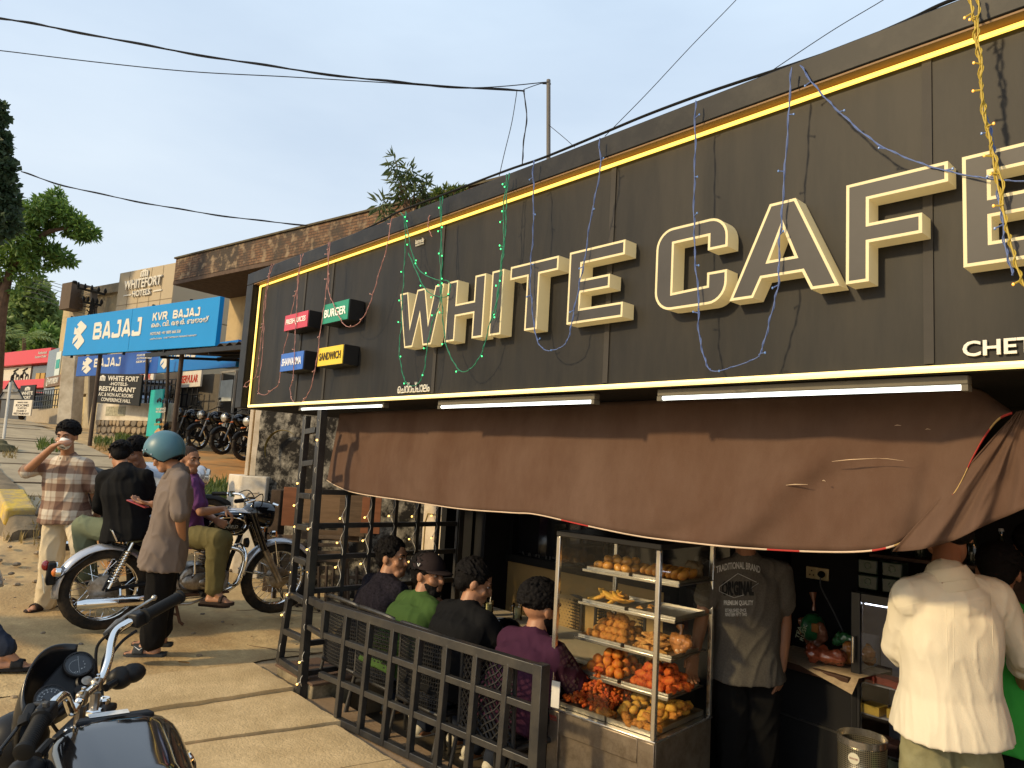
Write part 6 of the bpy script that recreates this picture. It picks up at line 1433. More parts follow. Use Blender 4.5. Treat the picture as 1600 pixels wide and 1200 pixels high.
u0, u1, v0, v1, z = half(0, 1); lay('bread_roll', 'long orange brown roll standing in the right tray of the top shelf', 'snack', 'rolls on the top shelf', [snack_mesh('roll', m_bun, (.018, .05, .030), k, .08) for k in range(3)], [(u0+.01+(u1-u0-.02)*i/6, (v0+v1)/2-.03+j*.10, z+.03, (0, .35, rnd.uniform(-.15, .15))) for i in range(7) for j in range(2)])
u0, u1, v0, v1, z = half(1, 0); lay('banana_wedge', 'long yellow banana fritter in the left tray of the second shelf', 'snack', 'yellow banana fritters', [wedge_mesh('wedge', m_yel, .135+.01*k, .020) for k in range(3)], [(u0+rnd.uniform(.02, .13)+(u1-u0-.15)*i/8, v0+rnd.uniform(.01, .08), z+.022+.008*(i % 3)+rnd.uniform(0, .012), (rnd.uniform(-.4, .4), -rnd.uniform(-.35, .7), rnd.uniform(-.9, .9))) for i in range(10)])
lay('vegetable_patty', 'brown patty behind the banana fritters on the second shelf', 'snack', 'patties on the second shelf', [snack_mesh('patty', m_pastry, (.035, .03, .016), k, .2) for k in range(3)], [(u0+.06+.045*(i % 3), v0+.10+.05*(i//3), z+.03, R3()) for i in range(6)])
u0, u1, v0, v1, z = half(1, 1); lay('pastry_crumb', 'broken pastry corner left in the nearly empty second shelf tray', 'snack', 'broken pastry pieces', [tri_mesh('crumb', m_pastry, .018)], [(u0+.02, v0+.05, z+.008, (0, 0, .4)), (u0+.06, v0+.09, z+.008, (0, .3, 2)), (u0+.03, v0+.14, z+.008, (0, 0, 3.4))])
u0, u1, v0, v1, z = half(2, 0); lay('lentil_fritter', 'golden lentil fritter heaped in the left tray of the third shelf', 'snack', 'golden lentil fritters', [snack_mesh('vada', m_vada, (.034, .029, .021), k, .28) for k in range(5)], rows(u0, u1, v0, v1, z+.018, 6, 4, 4, .029))
u0, u1, v0, v1, z = half(2, 1); lay('samosa', 'triangular fried samosa in the right tray of the third shelf', 'snack', 'samosas on the third shelf', [tri_mesh('samosa', m_pastry, .030+.003*k) for k in range(3)], [(s[0], s[1], s[2]-.012, (rnd.uniform(-.5, .5), rnd.uniform(-.5, .5), s[3][2])) for s in rows(u0, u1-.06, v0, v1-.05, z+.012, 5, 4, 3, .026)])
u0, u1, v0, v1, z = half(3, 0); lay('egg_fritter', 'shiny orange red ball fritter in the left tray of the fourth shelf', 'snack', 'orange red ball fritters', [snack_mesh('ball', m_ball, (.030, .029, .028), k, .18) for k in range(4)], rows(u0, u1, v0, v1, z+.028, 4, 4, 3, .036))
u0, u1, v0, v1, z = half(3, 1); lay('fried_chicken', 'red fried chicken piece in the right tray of the fourth shelf', 'snack', 'red fried chicken pieces', [snack_mesh('chicken', m_red, (.038, .027, .024), k, .55) for k in range(5)], rows(u0, u1+.02, v0-.01, v1, z+.02, 5, 4, 3, .034))
# bottom tray heaps
pile = []
b = MB()
for i in range(800):
	u = rnd.uniform(.045, CW*.47); v = rnd.uniform(.05, CD-.12); h = .16*math.exp(-((u-.15)/.11)**2-((v-.28)/.16)**2)+.035; z = .368+rnd.uniform(.35, 1)*h; r = rnd.uniform(.008, .0155)
	b.ball(C(u, v, z), (r*rnd.uniform(.8, 1.4), r, r*rnd.uniform(.7, 1.1)), 6, 0, Matrix.Rotation(rnd.uniform(0, 6), 3, 'Z') @ Matrix.Rotation(rnd.uniform(0, 6), 3, 'X'))
o = b.build('chilli_bites', m_red, smooth=60); tag(o, 'big heap of small red chilli bites in the bottom left of the case', 'snack', None, 'stuff')
spots = []
for i in range(40): u = rnd.uniform(CW*.50, CW-.05); v = rnd.uniform(.10, CD-.06); spots.append((u, v, .385+.075*math.exp(-((v-.30)/.15)**2)*rnd.uniform(.2, 1), R3()))
lay('yellow_fritter', 'yellow brown fritter heaped in the bottom right of the case', 'snack', 'yellow fritters in the bottom tray', [snack_mesh('fritter', m_yel, (.030, .026, .022), k+20, .25) for k in range(4)], spots)
lay('onion_fritter', 'crisp brown onion fritter at the front of the bottom tray', 'snack', 'onion fritters in the bottom tray', [snack_mesh('fritter', m_vada, (.030, .022, .016), k+40, .45, 14) for k in range(5)], [(CW*.44+rnd.uniform(0, CW*.50), rnd.uniform(.045, .12), .380+rnd.uniform(0, .018), R3()) for i in range(20)]+[(CW-.06+rnd.uniform(-.1, .02), rnd.uniform(.1, .45), .40+rnd.uniform(0, .03), R3()) for i in range(14)])
# bag of fried noodles
def lump(name, label, cat, c, r, m, seed, group=None, knot=True, rough=.25):
	t = thing(name, label, cat, c, 0, group); b = MB(); q_ = random.Random(seed)
	for i in range(16):
		a = Vector((q_.uniform(-1, 1), q_.uniform(-1, 1), q_.uniform(-1, 1))); a = a/max(1, a.length); b.ball((a.x*r[0]*.68, a.y*r[1]*.62, a.z*r[2]*.58), min(r)*q_.uniform(.45, .62)*(1 if min(r) < .07 else .85), 10)
	b.ball((0, 0, 0), (r[0]*.7, r[1]*.7, r[2]*.7), 12); me = remesh(b, 'bag', .006, 1); displace(me, lambda p: .0035*noise.noise(p*55+Vector((seed, 0, 0)))+.003*noise.noise(p*130)); me.materials.append(m); link('bag', me, t, local=True)
	if knot:
		b = MB(); b.tube([(0, 0, r[2]*.8), (.004, 0, r[2]*1.1), (-.01, .01, r[2]*1.5)], [.012, .006, .022], 10); b.build('knot', m, t, local=True)
	return t
def plastic(name, col, a=.5):
	return mat(name, col, .12, var=.35, vscale=22, bump=.6, bscale=28, coat=.8, dirt=tuple(min(1, c*1.7+.03) for c in col), dscale=14)
z, a, c = sh[2]; lump('snack_bag', 'clear bag of orange fried noodles on the third shelf', 'snack bag', C(c-.045, V0+.16, z+.055), (.075, .06, .055), plastic('noodle_bag', (.30, .12, .035)), 3)
z, a, c = sh[0]; lump('paper_bag', 'crumpled brown paper bag at the right end of the top shelf', 'paper bag', C(c-.05, CD-.10, z+.05), (.055, .05, .05), mat('kraft_paper', (.20, .145, .085), .8, var=.2, bump=.5, bscale=20), 5, knot=False, rough=.35)
# ---- printed tee shirt
def shirt_tree(who, WI):
	me = [c for c in who.children if c.name.startswith('shirt')][0].data; Wm = WI['W']; return BVHTree.FromPolygons([Wm @ v.co for v in me.vertices], [tuple(p.vertices) for p in me.polygons])
def wrap_text(body, px0, py0, px1, py1, m, arch=0., bold=.0, off=.004):
	"""lettering printed on the shop man's shirt between two pixels (lower left, upper right)"""
	bv = shirt_tree(tee, TI)
	tm = text_mesh(body, bold); n = len(tm.vertices); co = np.empty(n*3); tm.vertices.foreach_get('co', co); co = co.reshape(-1, 3); mn, mx = co.min(0), co.max(0); t = (co-mn)/(mx-mn)
	out = []
	for i in range(n):
		X = px0+(px1-px0)*t[i, 0]; Yp = py0+(py1-py0)*t[i, 1]-arch*(1-(2*t[i, 0]-1)**2)
		d = ray(X, Yp).normalized(); h, nn, _, _ = bv.ray_cast(EYE, d);
		if h is None: h = EYE+d*3.45
		out.append(h-d*(off*(.4+.6*t[i, 2])))
	tm.vertices.foreach_set('co', np.array(out).ravel()); tm.materials.clear(); tm.materials.append(m); tm.update(); tm.name = 'shirt_print'
	link('shirt_print', tm, tee)
def wrap_lines(pts_list, wpx, m, off=.004, who=None, WI=None, name='shirt_print', flat=.5):
	bv = shirt_tree(who or tee, WI or TI); b = MB()
	for pts in pts_list:
		P = []
		for (a, c) in zip(pts, pts[1:]):
			for k in range(10):
				q = (a[0]+(c[0]-a[0])*k/10, a[1]+(c[1]-a[1])*k/10); d = ray(*q).normalized(); h = bv.ray_cast(EYE, d)[0]
				if h is not None: P.append(h-d*off)
		if len(P) > 2: b.tube(P, wpx/1120*3.4/2, 5, flat=flat)
	b.build(name, m, who or tee)['kind'] = 'stuff'
m_tp = mat('tee_print', (.50, .48, .44), .7, var=.25, vscale=60); m_tp2 = mat('tee_print_dark', (.012, .012, .012), .8)
wrap_text('TRADITIONAL BRAND', 1119, 896, 1188, 885, m_tp, 7, .03); wrap_text('ORIGINAL', 1128, 931, 1178, 908, m_tp2, 0, .06); wrap_text('PREMIUM QUALITY', 1131, 947, 1177, 938, m_tp, 0, .035); wrap_text('ESTABLISHED SINCE', 1133, 956, 1166, 951, m_tp, 0, .02); wrap_text('NINETEEN FIFTY TWO', 1133, 963, 1167, 957, m_tp, 0, .02)
wrap_lines([[(1124, 917), (1153, 896), (1185, 911)], [(1124, 924), (1147, 934), (1164, 929)], [(1124, 917), (1124, 924)], [(1185, 911), (1172, 920)]], 1.5, m_tp)
wrap_lines([[(1404, 950), (1440, 940), (1485, 938), (1530, 938), (1562, 946)], [(1416, 912), (1424, 960), (1428, 1010)], [(1549, 912), (1550, 965), (1552, 1015)], [(1478, 940), (1480, 1000), (1482, 1060)], [(1490, 940), (1491, 1000), (1490, 1050)]], .9, m_pale, -.0005, pale, PI_, 'shirt_seam', 1)
# ================================================================== seats and table
m_wick = mat('black_wicker', (.010, .010, .011), .45, var=.3, vscale=40, spec=.5)
def chair(label, x, y, rz, lattice=False, group='black wicker chairs'):
	t = thing('chair', label, 'chair', (x, y, FLOOR), rz, group)          # faces local +y
	b = MB(); b.box((0, 0, .44), (.44, .44, .03)); b.build('seat', m_wick, t, bevel=.012, local=True)
	for sx_ in (-1, 1):
		b = MB(); b.tube([(sx_*.21, -.21, .86), (sx_*.215, -.20, .44), (sx_*.225, -.29, 0)], .012, 8); b.build('leg', m_steel_dk, t, local=True)
		b = MB(); b.tube([(sx_*.205, .20, .45), (sx_*.225, .24, 0)], .012, 8); b.build('leg', m_steel_dk, t, local=True)
	b = MB(); top = [Vector((.21*math.sin(a), -.21-.035*math.cos(a), .865+.02*math.cos(a))) for a in np.linspace(-math.pi/2, math.pi/2, 13)]; b.tube(top, .014, 8); b.build('top_rail', m_steel_dk, t, local=True)
	b = MB()
	def P(u, z, lift=0): return Vector((.20*u, -.205-.035*(1-u*u)-lift, z))
	if not lattice:
		for k in range(17):
			z = .475+.023*k; b.tube([P(-1+2*i/24, z, .0045*(1 if (i+k) % 2 else -1)) for i in range(25)], .0085, 5, flat=.55)
		for i in range(25): b.tube([P(-1+2*i/24, z) for z in (.46, .86)], .0035, 4)
	else:
		for s in (-1, 1):
			for k in range(-9, 10):
				pts = [P(u, .66+s*(u*.20)+k*.045+.012*math.sin(u*9)) for u in np.linspace(-1, 1, 13)]; pts = [p for p in pts if .45 < p.z < .87]
				if len(pts) > 1: b.tube(pts, .0075, 5, flat=.6)
	o = b.build('back_weave', m_wick, t, local=True); o['kind'] = 'stuff'
	return t
for q, lab in zip(SEATS, ('woven chair of the man in the dotted shirt at the trellis end', 'woven chair of the man in green', 'woven chair of the broad man in black', 'open lattice backed chair of the man in plum')):
	lat = 'lattice' in lab; chair(lab, q.x, q.y+.03, 0, lat, None if lat else 'black wicker chairs')
chair('empty woven chair across the table at the tan wall', -3.95, 4.05, math.pi); chair('second empty woven chair across the table behind the plum shirt', -3.35, 4.05, math.pi+.1)
tb = thing('dining_table', 'long pale stone topped cafe table', 'table', (-3.5, 3.5, FLOOR))
b = MB(); b.span((-4.45, 3.30, .475), (-2.78, 3.86, .50)); b.build('table_top', mat('cream_stone_top', (.50, .42, .30), .35, var=.08, vscale=8), tb, bevel=.006)
for x in (-4.2, -2.95):
	b = MB(); b.span((x-.03, 3.5, FLOOR), (x+.03, 3.58, .474)); b.span((x-.04, 3.30, FLOOR), (x+.04, 3.78, FLOOR+.03)); b.build('leg', m_steel_dk, tb, bevel=.004)
m_juice = mat('lime_juice', (.52, .50, .25), .15, var=.05, coat=.5); m_straw = mat('paper_straw', (.72, .68, .60), .5)
for i, (p_, lab) in enumerate((((763, 962), 'glass of pale lime juice with a straw beside the black shirt'), ((808, 968), 'handled glass mug of pale lime juice with a straw beside the plum shirt'))):
	p = atZ(p_[0], p_[1], .50); t = thing('juice_glass', lab, 'glass', p, 0, 'juice glasses on the table')
	b = MB(); b.lathe([(.027, .004), (.033, .004), (.036, .115), (.0335, .115), (.031, .012), (0, .012)], p, (0, 0, 1), 20, cap=False); b.build('tumbler', glass('clear_glass'), t)
	b = MB(); b.lathe([(.0, .013), (.029, .013), (.0325, .088), (0, .088)], p, (0, 0, 1), 18, cap=False); b.build('juice', m_juice, t)
	b = MB(); b.tube([p+Vector((.005, 0, .02)), p+Vector((.03, -.01, .19))], .0035, 6); b.build('straw', m_straw, t)
	if i:
		b = MB(); b.tube(catmull([p+Vector((-.034, -.005, .095)), p+Vector((-.062, -.01, .085)), p+Vector((-.060, -.01, .04)), p+Vector((-.033, -.005, .03))], 6), .006, 8); b.build('handle', MATS['clear_glass'], t)
p = atZ(782, 972, .50); t = thing('snack_plate', 'small pale plate with crumbs on the cafe table', 'plate', p); b = MB(); b.lathe([(.05, .003), (.085, .014), (.088, .016), (.05, .008), (0, .008)], p, (0, 0, 1), 24, cap=False); b.build('plate', MATS['white_china'], t)
p = atZ(786, 1000, .50); t = thing('motorcycle_helmet', 'black helmet lying on the table between two men', 'helmet', p+Vector((0, .02, .06))); b = MB(); b.ball(p+Vector((0, .02, .06)), (.09, .11, .075), 20); b.build('shell', m_gloss, t)
# crumpled paper cup and other litter on the floor
p = atZ(688, 1166, FLOOR); o = link('paper_scrap', snack_mesh('scrap', mat('white_paper', (.62, .60, .55), .8), (.035, .03, .028), 4, .7, 12)); o.location = p+Vector((0, 0, .02)); tag(o, 'crumpled white paper cup on the cafe floor', 'litter')
p = atZ(1325 if False else 830, 1196, FLOOR); o = link('paper_scrap', snack_mesh('scrap', MATS['white_paper'], (.012, .008, .006), 6, .5, 8)); o.location = p+Vector((0, 0, .006)); tag(o, 'tiny white paper scrap on the floor near the railing post', 'litter')
p = atD(868, 1085, 3.55); t = thing('price_card', 'folded white card stuck low beside the food case', 'card', p); b = MB(); b.box(p, (.045, .004, .125), Matrix.Rotation(.25, 3, 'Z')); b.build('card', MATS['white_paper'], t)
# ================================================================== the dark shop behind
# black column with the socket
col_ = thing('black_column', 'black painted column carrying the power socket', 'column', (-1.9, 4.3, FLOOR))
cA, cB = atD(1236, 900, 4.72), atD(1340, 912, 4.40)
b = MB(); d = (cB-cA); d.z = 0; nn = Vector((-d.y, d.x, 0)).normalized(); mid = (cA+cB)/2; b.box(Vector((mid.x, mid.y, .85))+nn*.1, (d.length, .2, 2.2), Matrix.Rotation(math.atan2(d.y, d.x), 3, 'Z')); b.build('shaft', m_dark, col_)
so_ = thing('power_socket', 'cream double power socket on the black column', 'socket', atD(1277, 896, 4.5))
dn = d.normalized(); RS = Matrix.Rotation(math.atan2(d.y, d.x), 3, 'Z'); d0_ = ray(1278, 896); ce = EYE+d0_*((cA-EYE).dot(nn)/d0_.dot(nn))-nn*.006
b = MB(); b.box(ce, (.148, .012, .075), RS); b.build('plate', mat('cream_plastic', (.56, .43, .22), .4), so_, bevel=.004)
for s in (-.034, .034): b = MB(); b.box(ce+dn*s-nn*.0065, (.052, .003, .052), RS); b.build('socket_face', mat('cream_plastic_face', (.50, .38, .19), .4), so_, bevel=.002)
for x, z in ((0, .014), (-.012, -.012), (.012, -.012)): b = MB(); b.lathe([(.0045, 0), (.0045, .002), (0, .0022)], ce+dn*(-.034+x)+UZ*z-nn*.008, -nn, 10); b.build('socket_hole', m_black, so_)
pg = thing('power_plug', 'black plug with its grey cable in the cream socket', 'plug', ce); b = MB(); b.lathe([(.020, 0), (.022, .012), (.014, .034), (.006, .04)], ce+dn*.034-nn*.008, -nn, 16); b.build('plug', m_black, pg)
b = MB(); b.tube(catmull([ce+dn*.034-nn*.03-UZ*.015, ce+dn*.045-nn*.04-UZ*.08, atD(1302, 955, 4.42), atD(1322, 1000, 4.3), atD(1331, 1050, 4.2), atD(1334, 1130, 4.2)], 8), .0045, 6); b.build('cable', mat('grey_cable', (.12, .12, .12), .5), pg)
# counter with breads
ct = thing('bread_counter', 'dark wooden counter holding bagged breads', 'counter', atD(1270, 1100, 3.95))
k0, k1 = atD(1195, 1028, 4.2), atD(1330, 1052, 3.78); zt = .60
for v in (k0, k1): v.z = zt
kd = (k1-k0).normalized(); kn = Vector((-kd.y, kd.x, 0)); RK = Matrix.Rotation(math.atan2(kd.y, kd.x), 3, 'Z'); km = (k0+k1)/2+kn*.20
b = MB(); b.box(km-UZ*.02, ((k1-k0).length, .46, .04), RK); b.build('counter_top', mat('dark_wood', (.045, .022, .014), .5, var=.3, vscale=8), ct, bevel=.004)
b = MB(); b.box(km-UZ*.45+kn*.06, ((k1-k0).length-.04, .34, .76), RK); b.build('cabinet', m_dark, ct)
b = MB(); b.box(km-UZ*.33-kn*.113, ((k1-k0).length-.06, .012, .012), RK); b.build('drawer_line', m_steel_dk, ct)
pp = thing('newspaper_sheet', 'old newspaper sheet spread under the breads and drooping at the corner', 'paper', km); b = MB(); P = []
for i in range(9):
	row = []
	for j in range(7):
		u = -.30+.60*i/8; v = -.26+.40*j/6; z = .004+.003*noise.noise(Vector((i, j, 2)));
		if v < -.22 and i > 4: z -= .03*(i-4)*.6
		row.append(km+kd*u+kn*(v-.0)+UZ*z)
	P.append(row)
b.grid(P); o = b.build('sheet', mat('old_newsprint', (.34, .26, .17), .85, var=.25, vscale=30), pp, smooth=80)
def cp_(u, v, z): return km+kd*u+kn*v+UZ*z
lump('bread_bag', 'clear bag of dark red buns in front on the counter', 'bread bag', cp_(.06, -.11, .055), (.17, .085, .055), plastic('bun_bag', (.20, .045, .018)), 11, knot=False, rough=.3)
lump('bread_bag', 'glossy bag of orange rusks at the right of the counter', 'bread bag', cp_(.16, .03, .075), (.12, .08, .075), plastic('rusk_bag', (.36, .14, .03)), 13, knot=False, rough=.3)
lump('bread_bag', 'small green topped packet behind the orange bag', 'bread bag', cp_(.06, .10, .12), (.085, .05, .05), plastic('green_packet', (.02, .10, .03)), 15, knot=False, rough=.2)
tr_ = lump('rusk_bag', 'tied clear bag of tea rusks with a green label on the counter', 'rusk bag', cp_(-.13, .08, .135), (.105, .07, .145), plastic('tea_rusk_bag', (.20, .075, .04)), 17, knot=True, rough=.16)
b = MB(); b.ball(cp_(-.13, .078, .150), (.070, .0735, .085), 18, 0, RK); b.build('label', mat('green_label', (.02, .12, .04), .3, var=.5, vscale=14), tr_)
q = cp_(-.165, -.01, .085); uxr = (kd*.25+UZ*.97).normalized(); uyr = (-kd*.97+UZ*.25).normalized()
for w_, off in (('TEA', .0), ('RUSK', -.030)): lettering('lettering', w_, q-uyr*(-off), uxr, uyr, .075 if w_ == 'TEA' else .10, .024, .002, mat('label_print', (.42, .45, .30), .5), tr_)
b = MB(); b.box(cp_(-.075, .01, .165), (.045, .012, .05), RK); b.build('rusk', mat('rusk_crust', (.33, .14, .04), .8), tr_, bevel=.006)
# glass fronted freezer
fz = thing('display_freezer', 'black framed glass fronted freezer with boxed goods inside', 'freezer', atD(1400, 1050, 3.7))
f0, f1 = atD(1329, 1030, 3.88), atD(1475, 1030, 3.56); f0.z = f1.z = 0; fd_ = (f1-f0).normalized(); fn = Vector((-fd_.y, fd_.x, 0)); RF = Matrix.Rotation(math.atan2(fd_.y, fd_.x), 3, 'Z'); FWd = (f1-f0).length
def Fp(u, v, z): return f0+fd_*u+fn*v+UZ*z
def fbox(name, u0, u1, v0, v1, z0, z1, m, bev=.0, par=None):
	b = MB(); b.box(Fp((u0+u1)/2, (v0+v1)/2, (z0+z1)/2), (u1-u0, v1-v0, z1-z0), RF); return b.build(name, m, par or fz, bevel=bev)
zt_, zb_ = 1.03, .14
m_fr = mat('freezer_black', (.010, .010, .011), .35)
fbox('cabinet', 0, FWd, .36, .5, FLOOR+.05, zt_, m_fr); fbox('cabinet_base', 0, FWd, .03, .35, FLOOR+.05, zb_-.06, m_fr)
fbox('door_frame', 0, .05, 0, .03, zb_-.05, zt_, m_fr, .004); fbox('door_frame', FWd-.05, FWd, 0, .03, zb_-.05, zt_, m_fr, .004); fbox('door_frame', .051, FWd-.051, 0, .03, zt_-.05, zt_, m_fr, .004); fbox('door_frame', .051, FWd-.051, 0, .03, zb_-.05, zb_, m_fr, .004)
fbox('side_wall', 0, .02, .031, .36, zb_, zt_-.05, mat('freezer_inner_side', (.34, .33, .33), .5, var=.2, vscale=9)); fbox('top_wall', .021, FWd, .031, .36, zt_-.05, zt_, m_fr)
fbox('handle', .018, .030, -.035, -.015, .66, .80, m_steel, .003)
fbox('door_glass', .052, FWd-.052, .012, .016, zb_+.001, zt_-.051, glass('freezer_glass', (.80, .82, .85)))
m_in = mat('freezer_lining', (.30, .29, .31), .6)
fbox('lining', .03, FWd-.03, .34, .355, zb_, zt_-.05, m_in)
for i, z in enumerate((.22, .40, .56)): fbox('shelf', .03, FWd-.03, .05, .33, z-.008, z, m_in)
fbox('freezer_lamp', .06, FWd-.06, .035, .05, zt_-.066, zt_-.056, mat('freezer_tube', (.8, .8, .8), .4, var=0, emit=(.9, .93, 1), estr=5)); fbox('sign_panel', .055, FWd-.06, .02, .03, .82, .97, mat('purple_blue_panel', (.06, .055, .10), .5, var=.2))
lettering('lettering', 'DAIRY', Fp(.17, .018, .86), fd_, UZ, .16, .045, .002, mat('panel_print', (.22, .22, .26), .5), fz)
def packs(name, lab, n, u0, u1, z, h, w, col, seed, grp):
	for i in range(n):
		t = link(name, (lambda b: (b.box((0, 0, h/2), (w, .10, h)), b.mesh(name, mat('carton_'+str(seed), col, .5, var=.25, vscale=25)))[1])(MB()))
		t.location = Fp(u0-.03+(u1-u0)*i/max(1, n-1), .085+.02*(i % 2), z+.002); t.rotation_euler = (0, 0, math.atan2(fd_.y, fd_.x)+rnd.uniform(-.1, .1)); tag(t, lab, 'carton', grp)
packs('milk_carton', 'red edged carton on the top freezer shelf', 5, .10, .44, .562, .035, .085, (.30, .05, .03), 1, 'red cartons in the freezer'); packs('ice_box', 'yellow ice cream box on the middle freezer shelf', 3, .11, .40, .402, .045, .12, (.55, .36, .06), 2, 'yellow boxes in the freezer'); packs('dark_packet', 'dark chocolate coloured packet on the low freezer shelf', 6, .09, .42, .222, .06, .06, (.06, .03, .03), 3, 'dark packets in the freezer'); packs('pale_tub', 'pale green tub in the bottom of the freezer', 3, .12, .38, .145, .05, .10, (.32, .36, .25), 4, 'pale tubs in the freezer')
# shelf of boxes and bottles over the freezer
zs = zt_+.012
for i, (u, z, lab) in enumerate(((.06, zs, 'left'), (.185, zs, 'right'))):
	for k in range(2):
		t = thing('tea_tin', ['lower', 'upper'][k]+' dark green tin of the '+lab+' stack over the freezer', 'tin', Fp(u, .12, z+k*.085), 0, 'dark green tins over the freezer')
		b = MB(); b.box(Fp(u, .12, z+.040+k*.085), (.105, .10, .080), RF); b.build('tin', mat('dark_green_tin', (.010, .022, .013), .35, var=.3), t, bevel=.008)
		b = MB(); b.ring(Fp(u, .068, z+.045+k*.085), fn, .016, .003, 18, 6); b.build('round_mark', mat('tin_mark', (.10, .13, .09), .5), t)
lump('red_packet', 'red foil packet standing beside the green tins', 'packet', Fp(.33, .12, zs+.07), (.065, .04, .085), plastic('red_foil', (.14, .018, .014)), 23, knot=False, rough=.1)
b = MB()
sh2 = thing('wall_shelf', 'dark wooden wall shelf with bottles deep in the shop', 'shelf', Fp(.35, .35, 1.22)); fbox('shelf_board', .0, 1.1, .25, .50, 1.205, 1.225, MATS['dark_wood'], .002, sh2)
for i in range(7):
	u = .10+.13*i; t = thing('bottle', 'dark glass bottle standing on the wall shelf', 'bottle', Fp(u, .36, 1.226), 0, 'bottles on the wall shelf'); b = MB(); b.lathe([(.026, 0), (.028, .01), (.028, .11), (.012, .15), (.011, .19), (.0, .19)], Fp(u, .36, 1.226), UZ, 14); b.build('glass', mat('dark_bottle', (.012, .016, .012), .1), t); b = MB(); b.lathe([(.0125, .185), (.0125, .2), (0, .2)], Fp(u, .36, 1.226), UZ, 12); b.build('cap', mat('bottle_cap', (.30, .30, .30), .4), t)
# perforated steel bin
bc = atD(1347, 1150, 3.5); bt = bc.z; bn = thing('waste_bin', 'round perforated steel waste bin in front of the freezer', 'bin', (bc.x, bc.y, FLOOR))
RB = .11; b = MB(); b.lathe([(RB*.90, 0), (RB, bt-.03-FLOOR)], (0, 0, 0), UZ, 40, cap=False)
mb_ = mat('perforated_steel', (.42, .38, .28), .3, .85, var=.1)
n_ = mb_.node_tree
if not n_.nodes.get('vor'):
	v_ = n_.nodes.new('ShaderNodeTexVoronoi'); v_.name = 'vor'; v_.inputs['Scale'].default_value = 110; v_.inputs['Randomness'].default_value = .0; tcn = n_.nodes.new('ShaderNodeTexCoord'); sx_ = n_.nodes.new('ShaderNodeSeparateXYZ'); n_.links.new(tcn.outputs['Object'], sx_.inputs[0]); at_ = n_.nodes.new('ShaderNodeMath'); at_.operation = 'ARCTAN2'; n_.links.new(sx_.outputs['Y'], at_.inputs[0]); n_.links.new(sx_.outputs['X'], at_.inputs[1]); ml_ = n_.nodes.new('ShaderNodeMath'); ml_.operation = 'MULTIPLY'; ml_.inputs[1].default_value = RB; n_.links.new(at_.outputs[0], ml_.inputs[0]); cx_ = n_.nodes.new('ShaderNodeCombineXYZ'); n_.links.new(ml_.outputs[0], cx_.inputs['X']); n_.links.new(sx_.outputs['Z'], cx_.inputs['Y']); n_.links.new(cx_.outputs[0], v_.inputs[0]); rr2 = n_.nodes.new('ShaderNodeValToRGB'); rr2.color_ramp.elements[0].position = .28; rr2.color_ramp.elements[0].color = (.02, .02, .02, 1); rr2.color_ramp.elements[1].position = .34; rr2.color_ramp.elements[1].color = (.42, .38, .28, 1); n_.links.new(v_.outputs['Distance'], rr2.inputs[0]); n_.links.new(rr2.outputs[0], n_.nodes['Principled BSDF'].inputs['Base Color'])
o = b.build('mesh_wall', mb_, bn, local=True); sm = o.modifiers.new('thickness', 'SOLIDIFY'); sm.thickness = .002
b = MB(); b.lathe([(RB*.995, bt-.032), (RB*1.03, bt-.028), (RB*1.03, bt), (RB*.985, bt+.003), (RB*.985, bt-.03)], (bc.x, bc.y, 0), UZ, 40, cap=False); b.build('rim', m_steel, bn)
q = atD(1330, 1188, 3.39); dq = (Vector((q.x, q.y, 0))-Vector((bc.x, bc.y, 0))).normalized(); q = Vector((bc.x, bc.y, q.z))+dq*(RB*.985); b = MB(); b.lathe([(.026, 0), (.026, .003), (0, .0035)], q, dq, 24); b.build('round_sticker', mat('oval_sticker', (.55, .53, .42), .4), bn)
lettering('lettering', 'SWACHH', q+dq*.004-dq.cross(UZ)*-.0+(UZ.cross(dq))*-.02-UZ*.005, UZ.cross(dq), UZ, .04, .009, .0008, mat('sticker_print', (.25, .05, .04), .5), bn)
# warm counter end at the right edge
rc = thing('side_counter', 'orange brown wooden counter at the right edge', 'counter', atD(1590, 1080, 3.3)); b = MB(); p = atD(1600, 1130, 3.3); b.box(Vector((p.x+.25, p.y+.2, .2)), (.6, .5, .9), Matrix.Rotation(.2, 3, 'Z')); b.build('cabinet', mat('orange_wood', (.22, .085, .025), .5, var=.3, vscale=6), rc, bevel=.006)
# ================================================================== the yard beside the trellis
m_moss = mat('mouldy_plaster', (.40, .36, .29), .95, var=.4, vscale=14, bump=.5, bscale=30, dirt=(.014, .012, .010), dscale=5.5, damt=1.25)
yw = thing('mouldy_wall', 'old plaster wall blotched with black mould beside the cafe', 'wall', (-7, 4, 0))
a, c = atD(402, 700, 8.3), atD(672, 700, 7.7); a.z = c.z = 0; wd_ = (c-a); wn = Vector((-wd_.y, wd_.x, 0)).normalized(); RW = Matrix.Rotation(math.atan2(wd_.y, wd_.x), 3, 'Z')
b = MB(); P = []
for i in range(41):
	P.append([a+wd_*(i/40)+UZ*(-.3+2.9*j/30)+wn*(.03*noise.noise(Vector((i*.25, j*.25, 3)))) for j in range(31)])
b.grid(P); b.build('wall_face', m_moss, yw, smooth=60); b = MB(); b.box((a+c)/2+wn*.13+UZ*1.15, (wd_.length, .2, 2.9), RW); b.build('wall_core', m_moss, yw)
b = MB(); q = atD(443, 703, 8.1); rg = wd_.normalized(); b.tube([q+rg*(math.cos(t)*.22)+UZ*(math.sin(t)*.22)-wn*.032 for t in np.linspace(.9, 3.6, 20)], [.004+.022*math.sin(i/19*3.1) for i in range(20)], 6, flat=.25); b.build('paint_mark', mat('ochre_paint', (.22, .15, .035), .9, var=.5, vscale=14), yw)
m_creamp = mat('cream_painted_concrete', (.60, .50, .37), .7, var=.06, vscale=4, dirt=(.42, .33, .22), dscale=5, damt=.3)
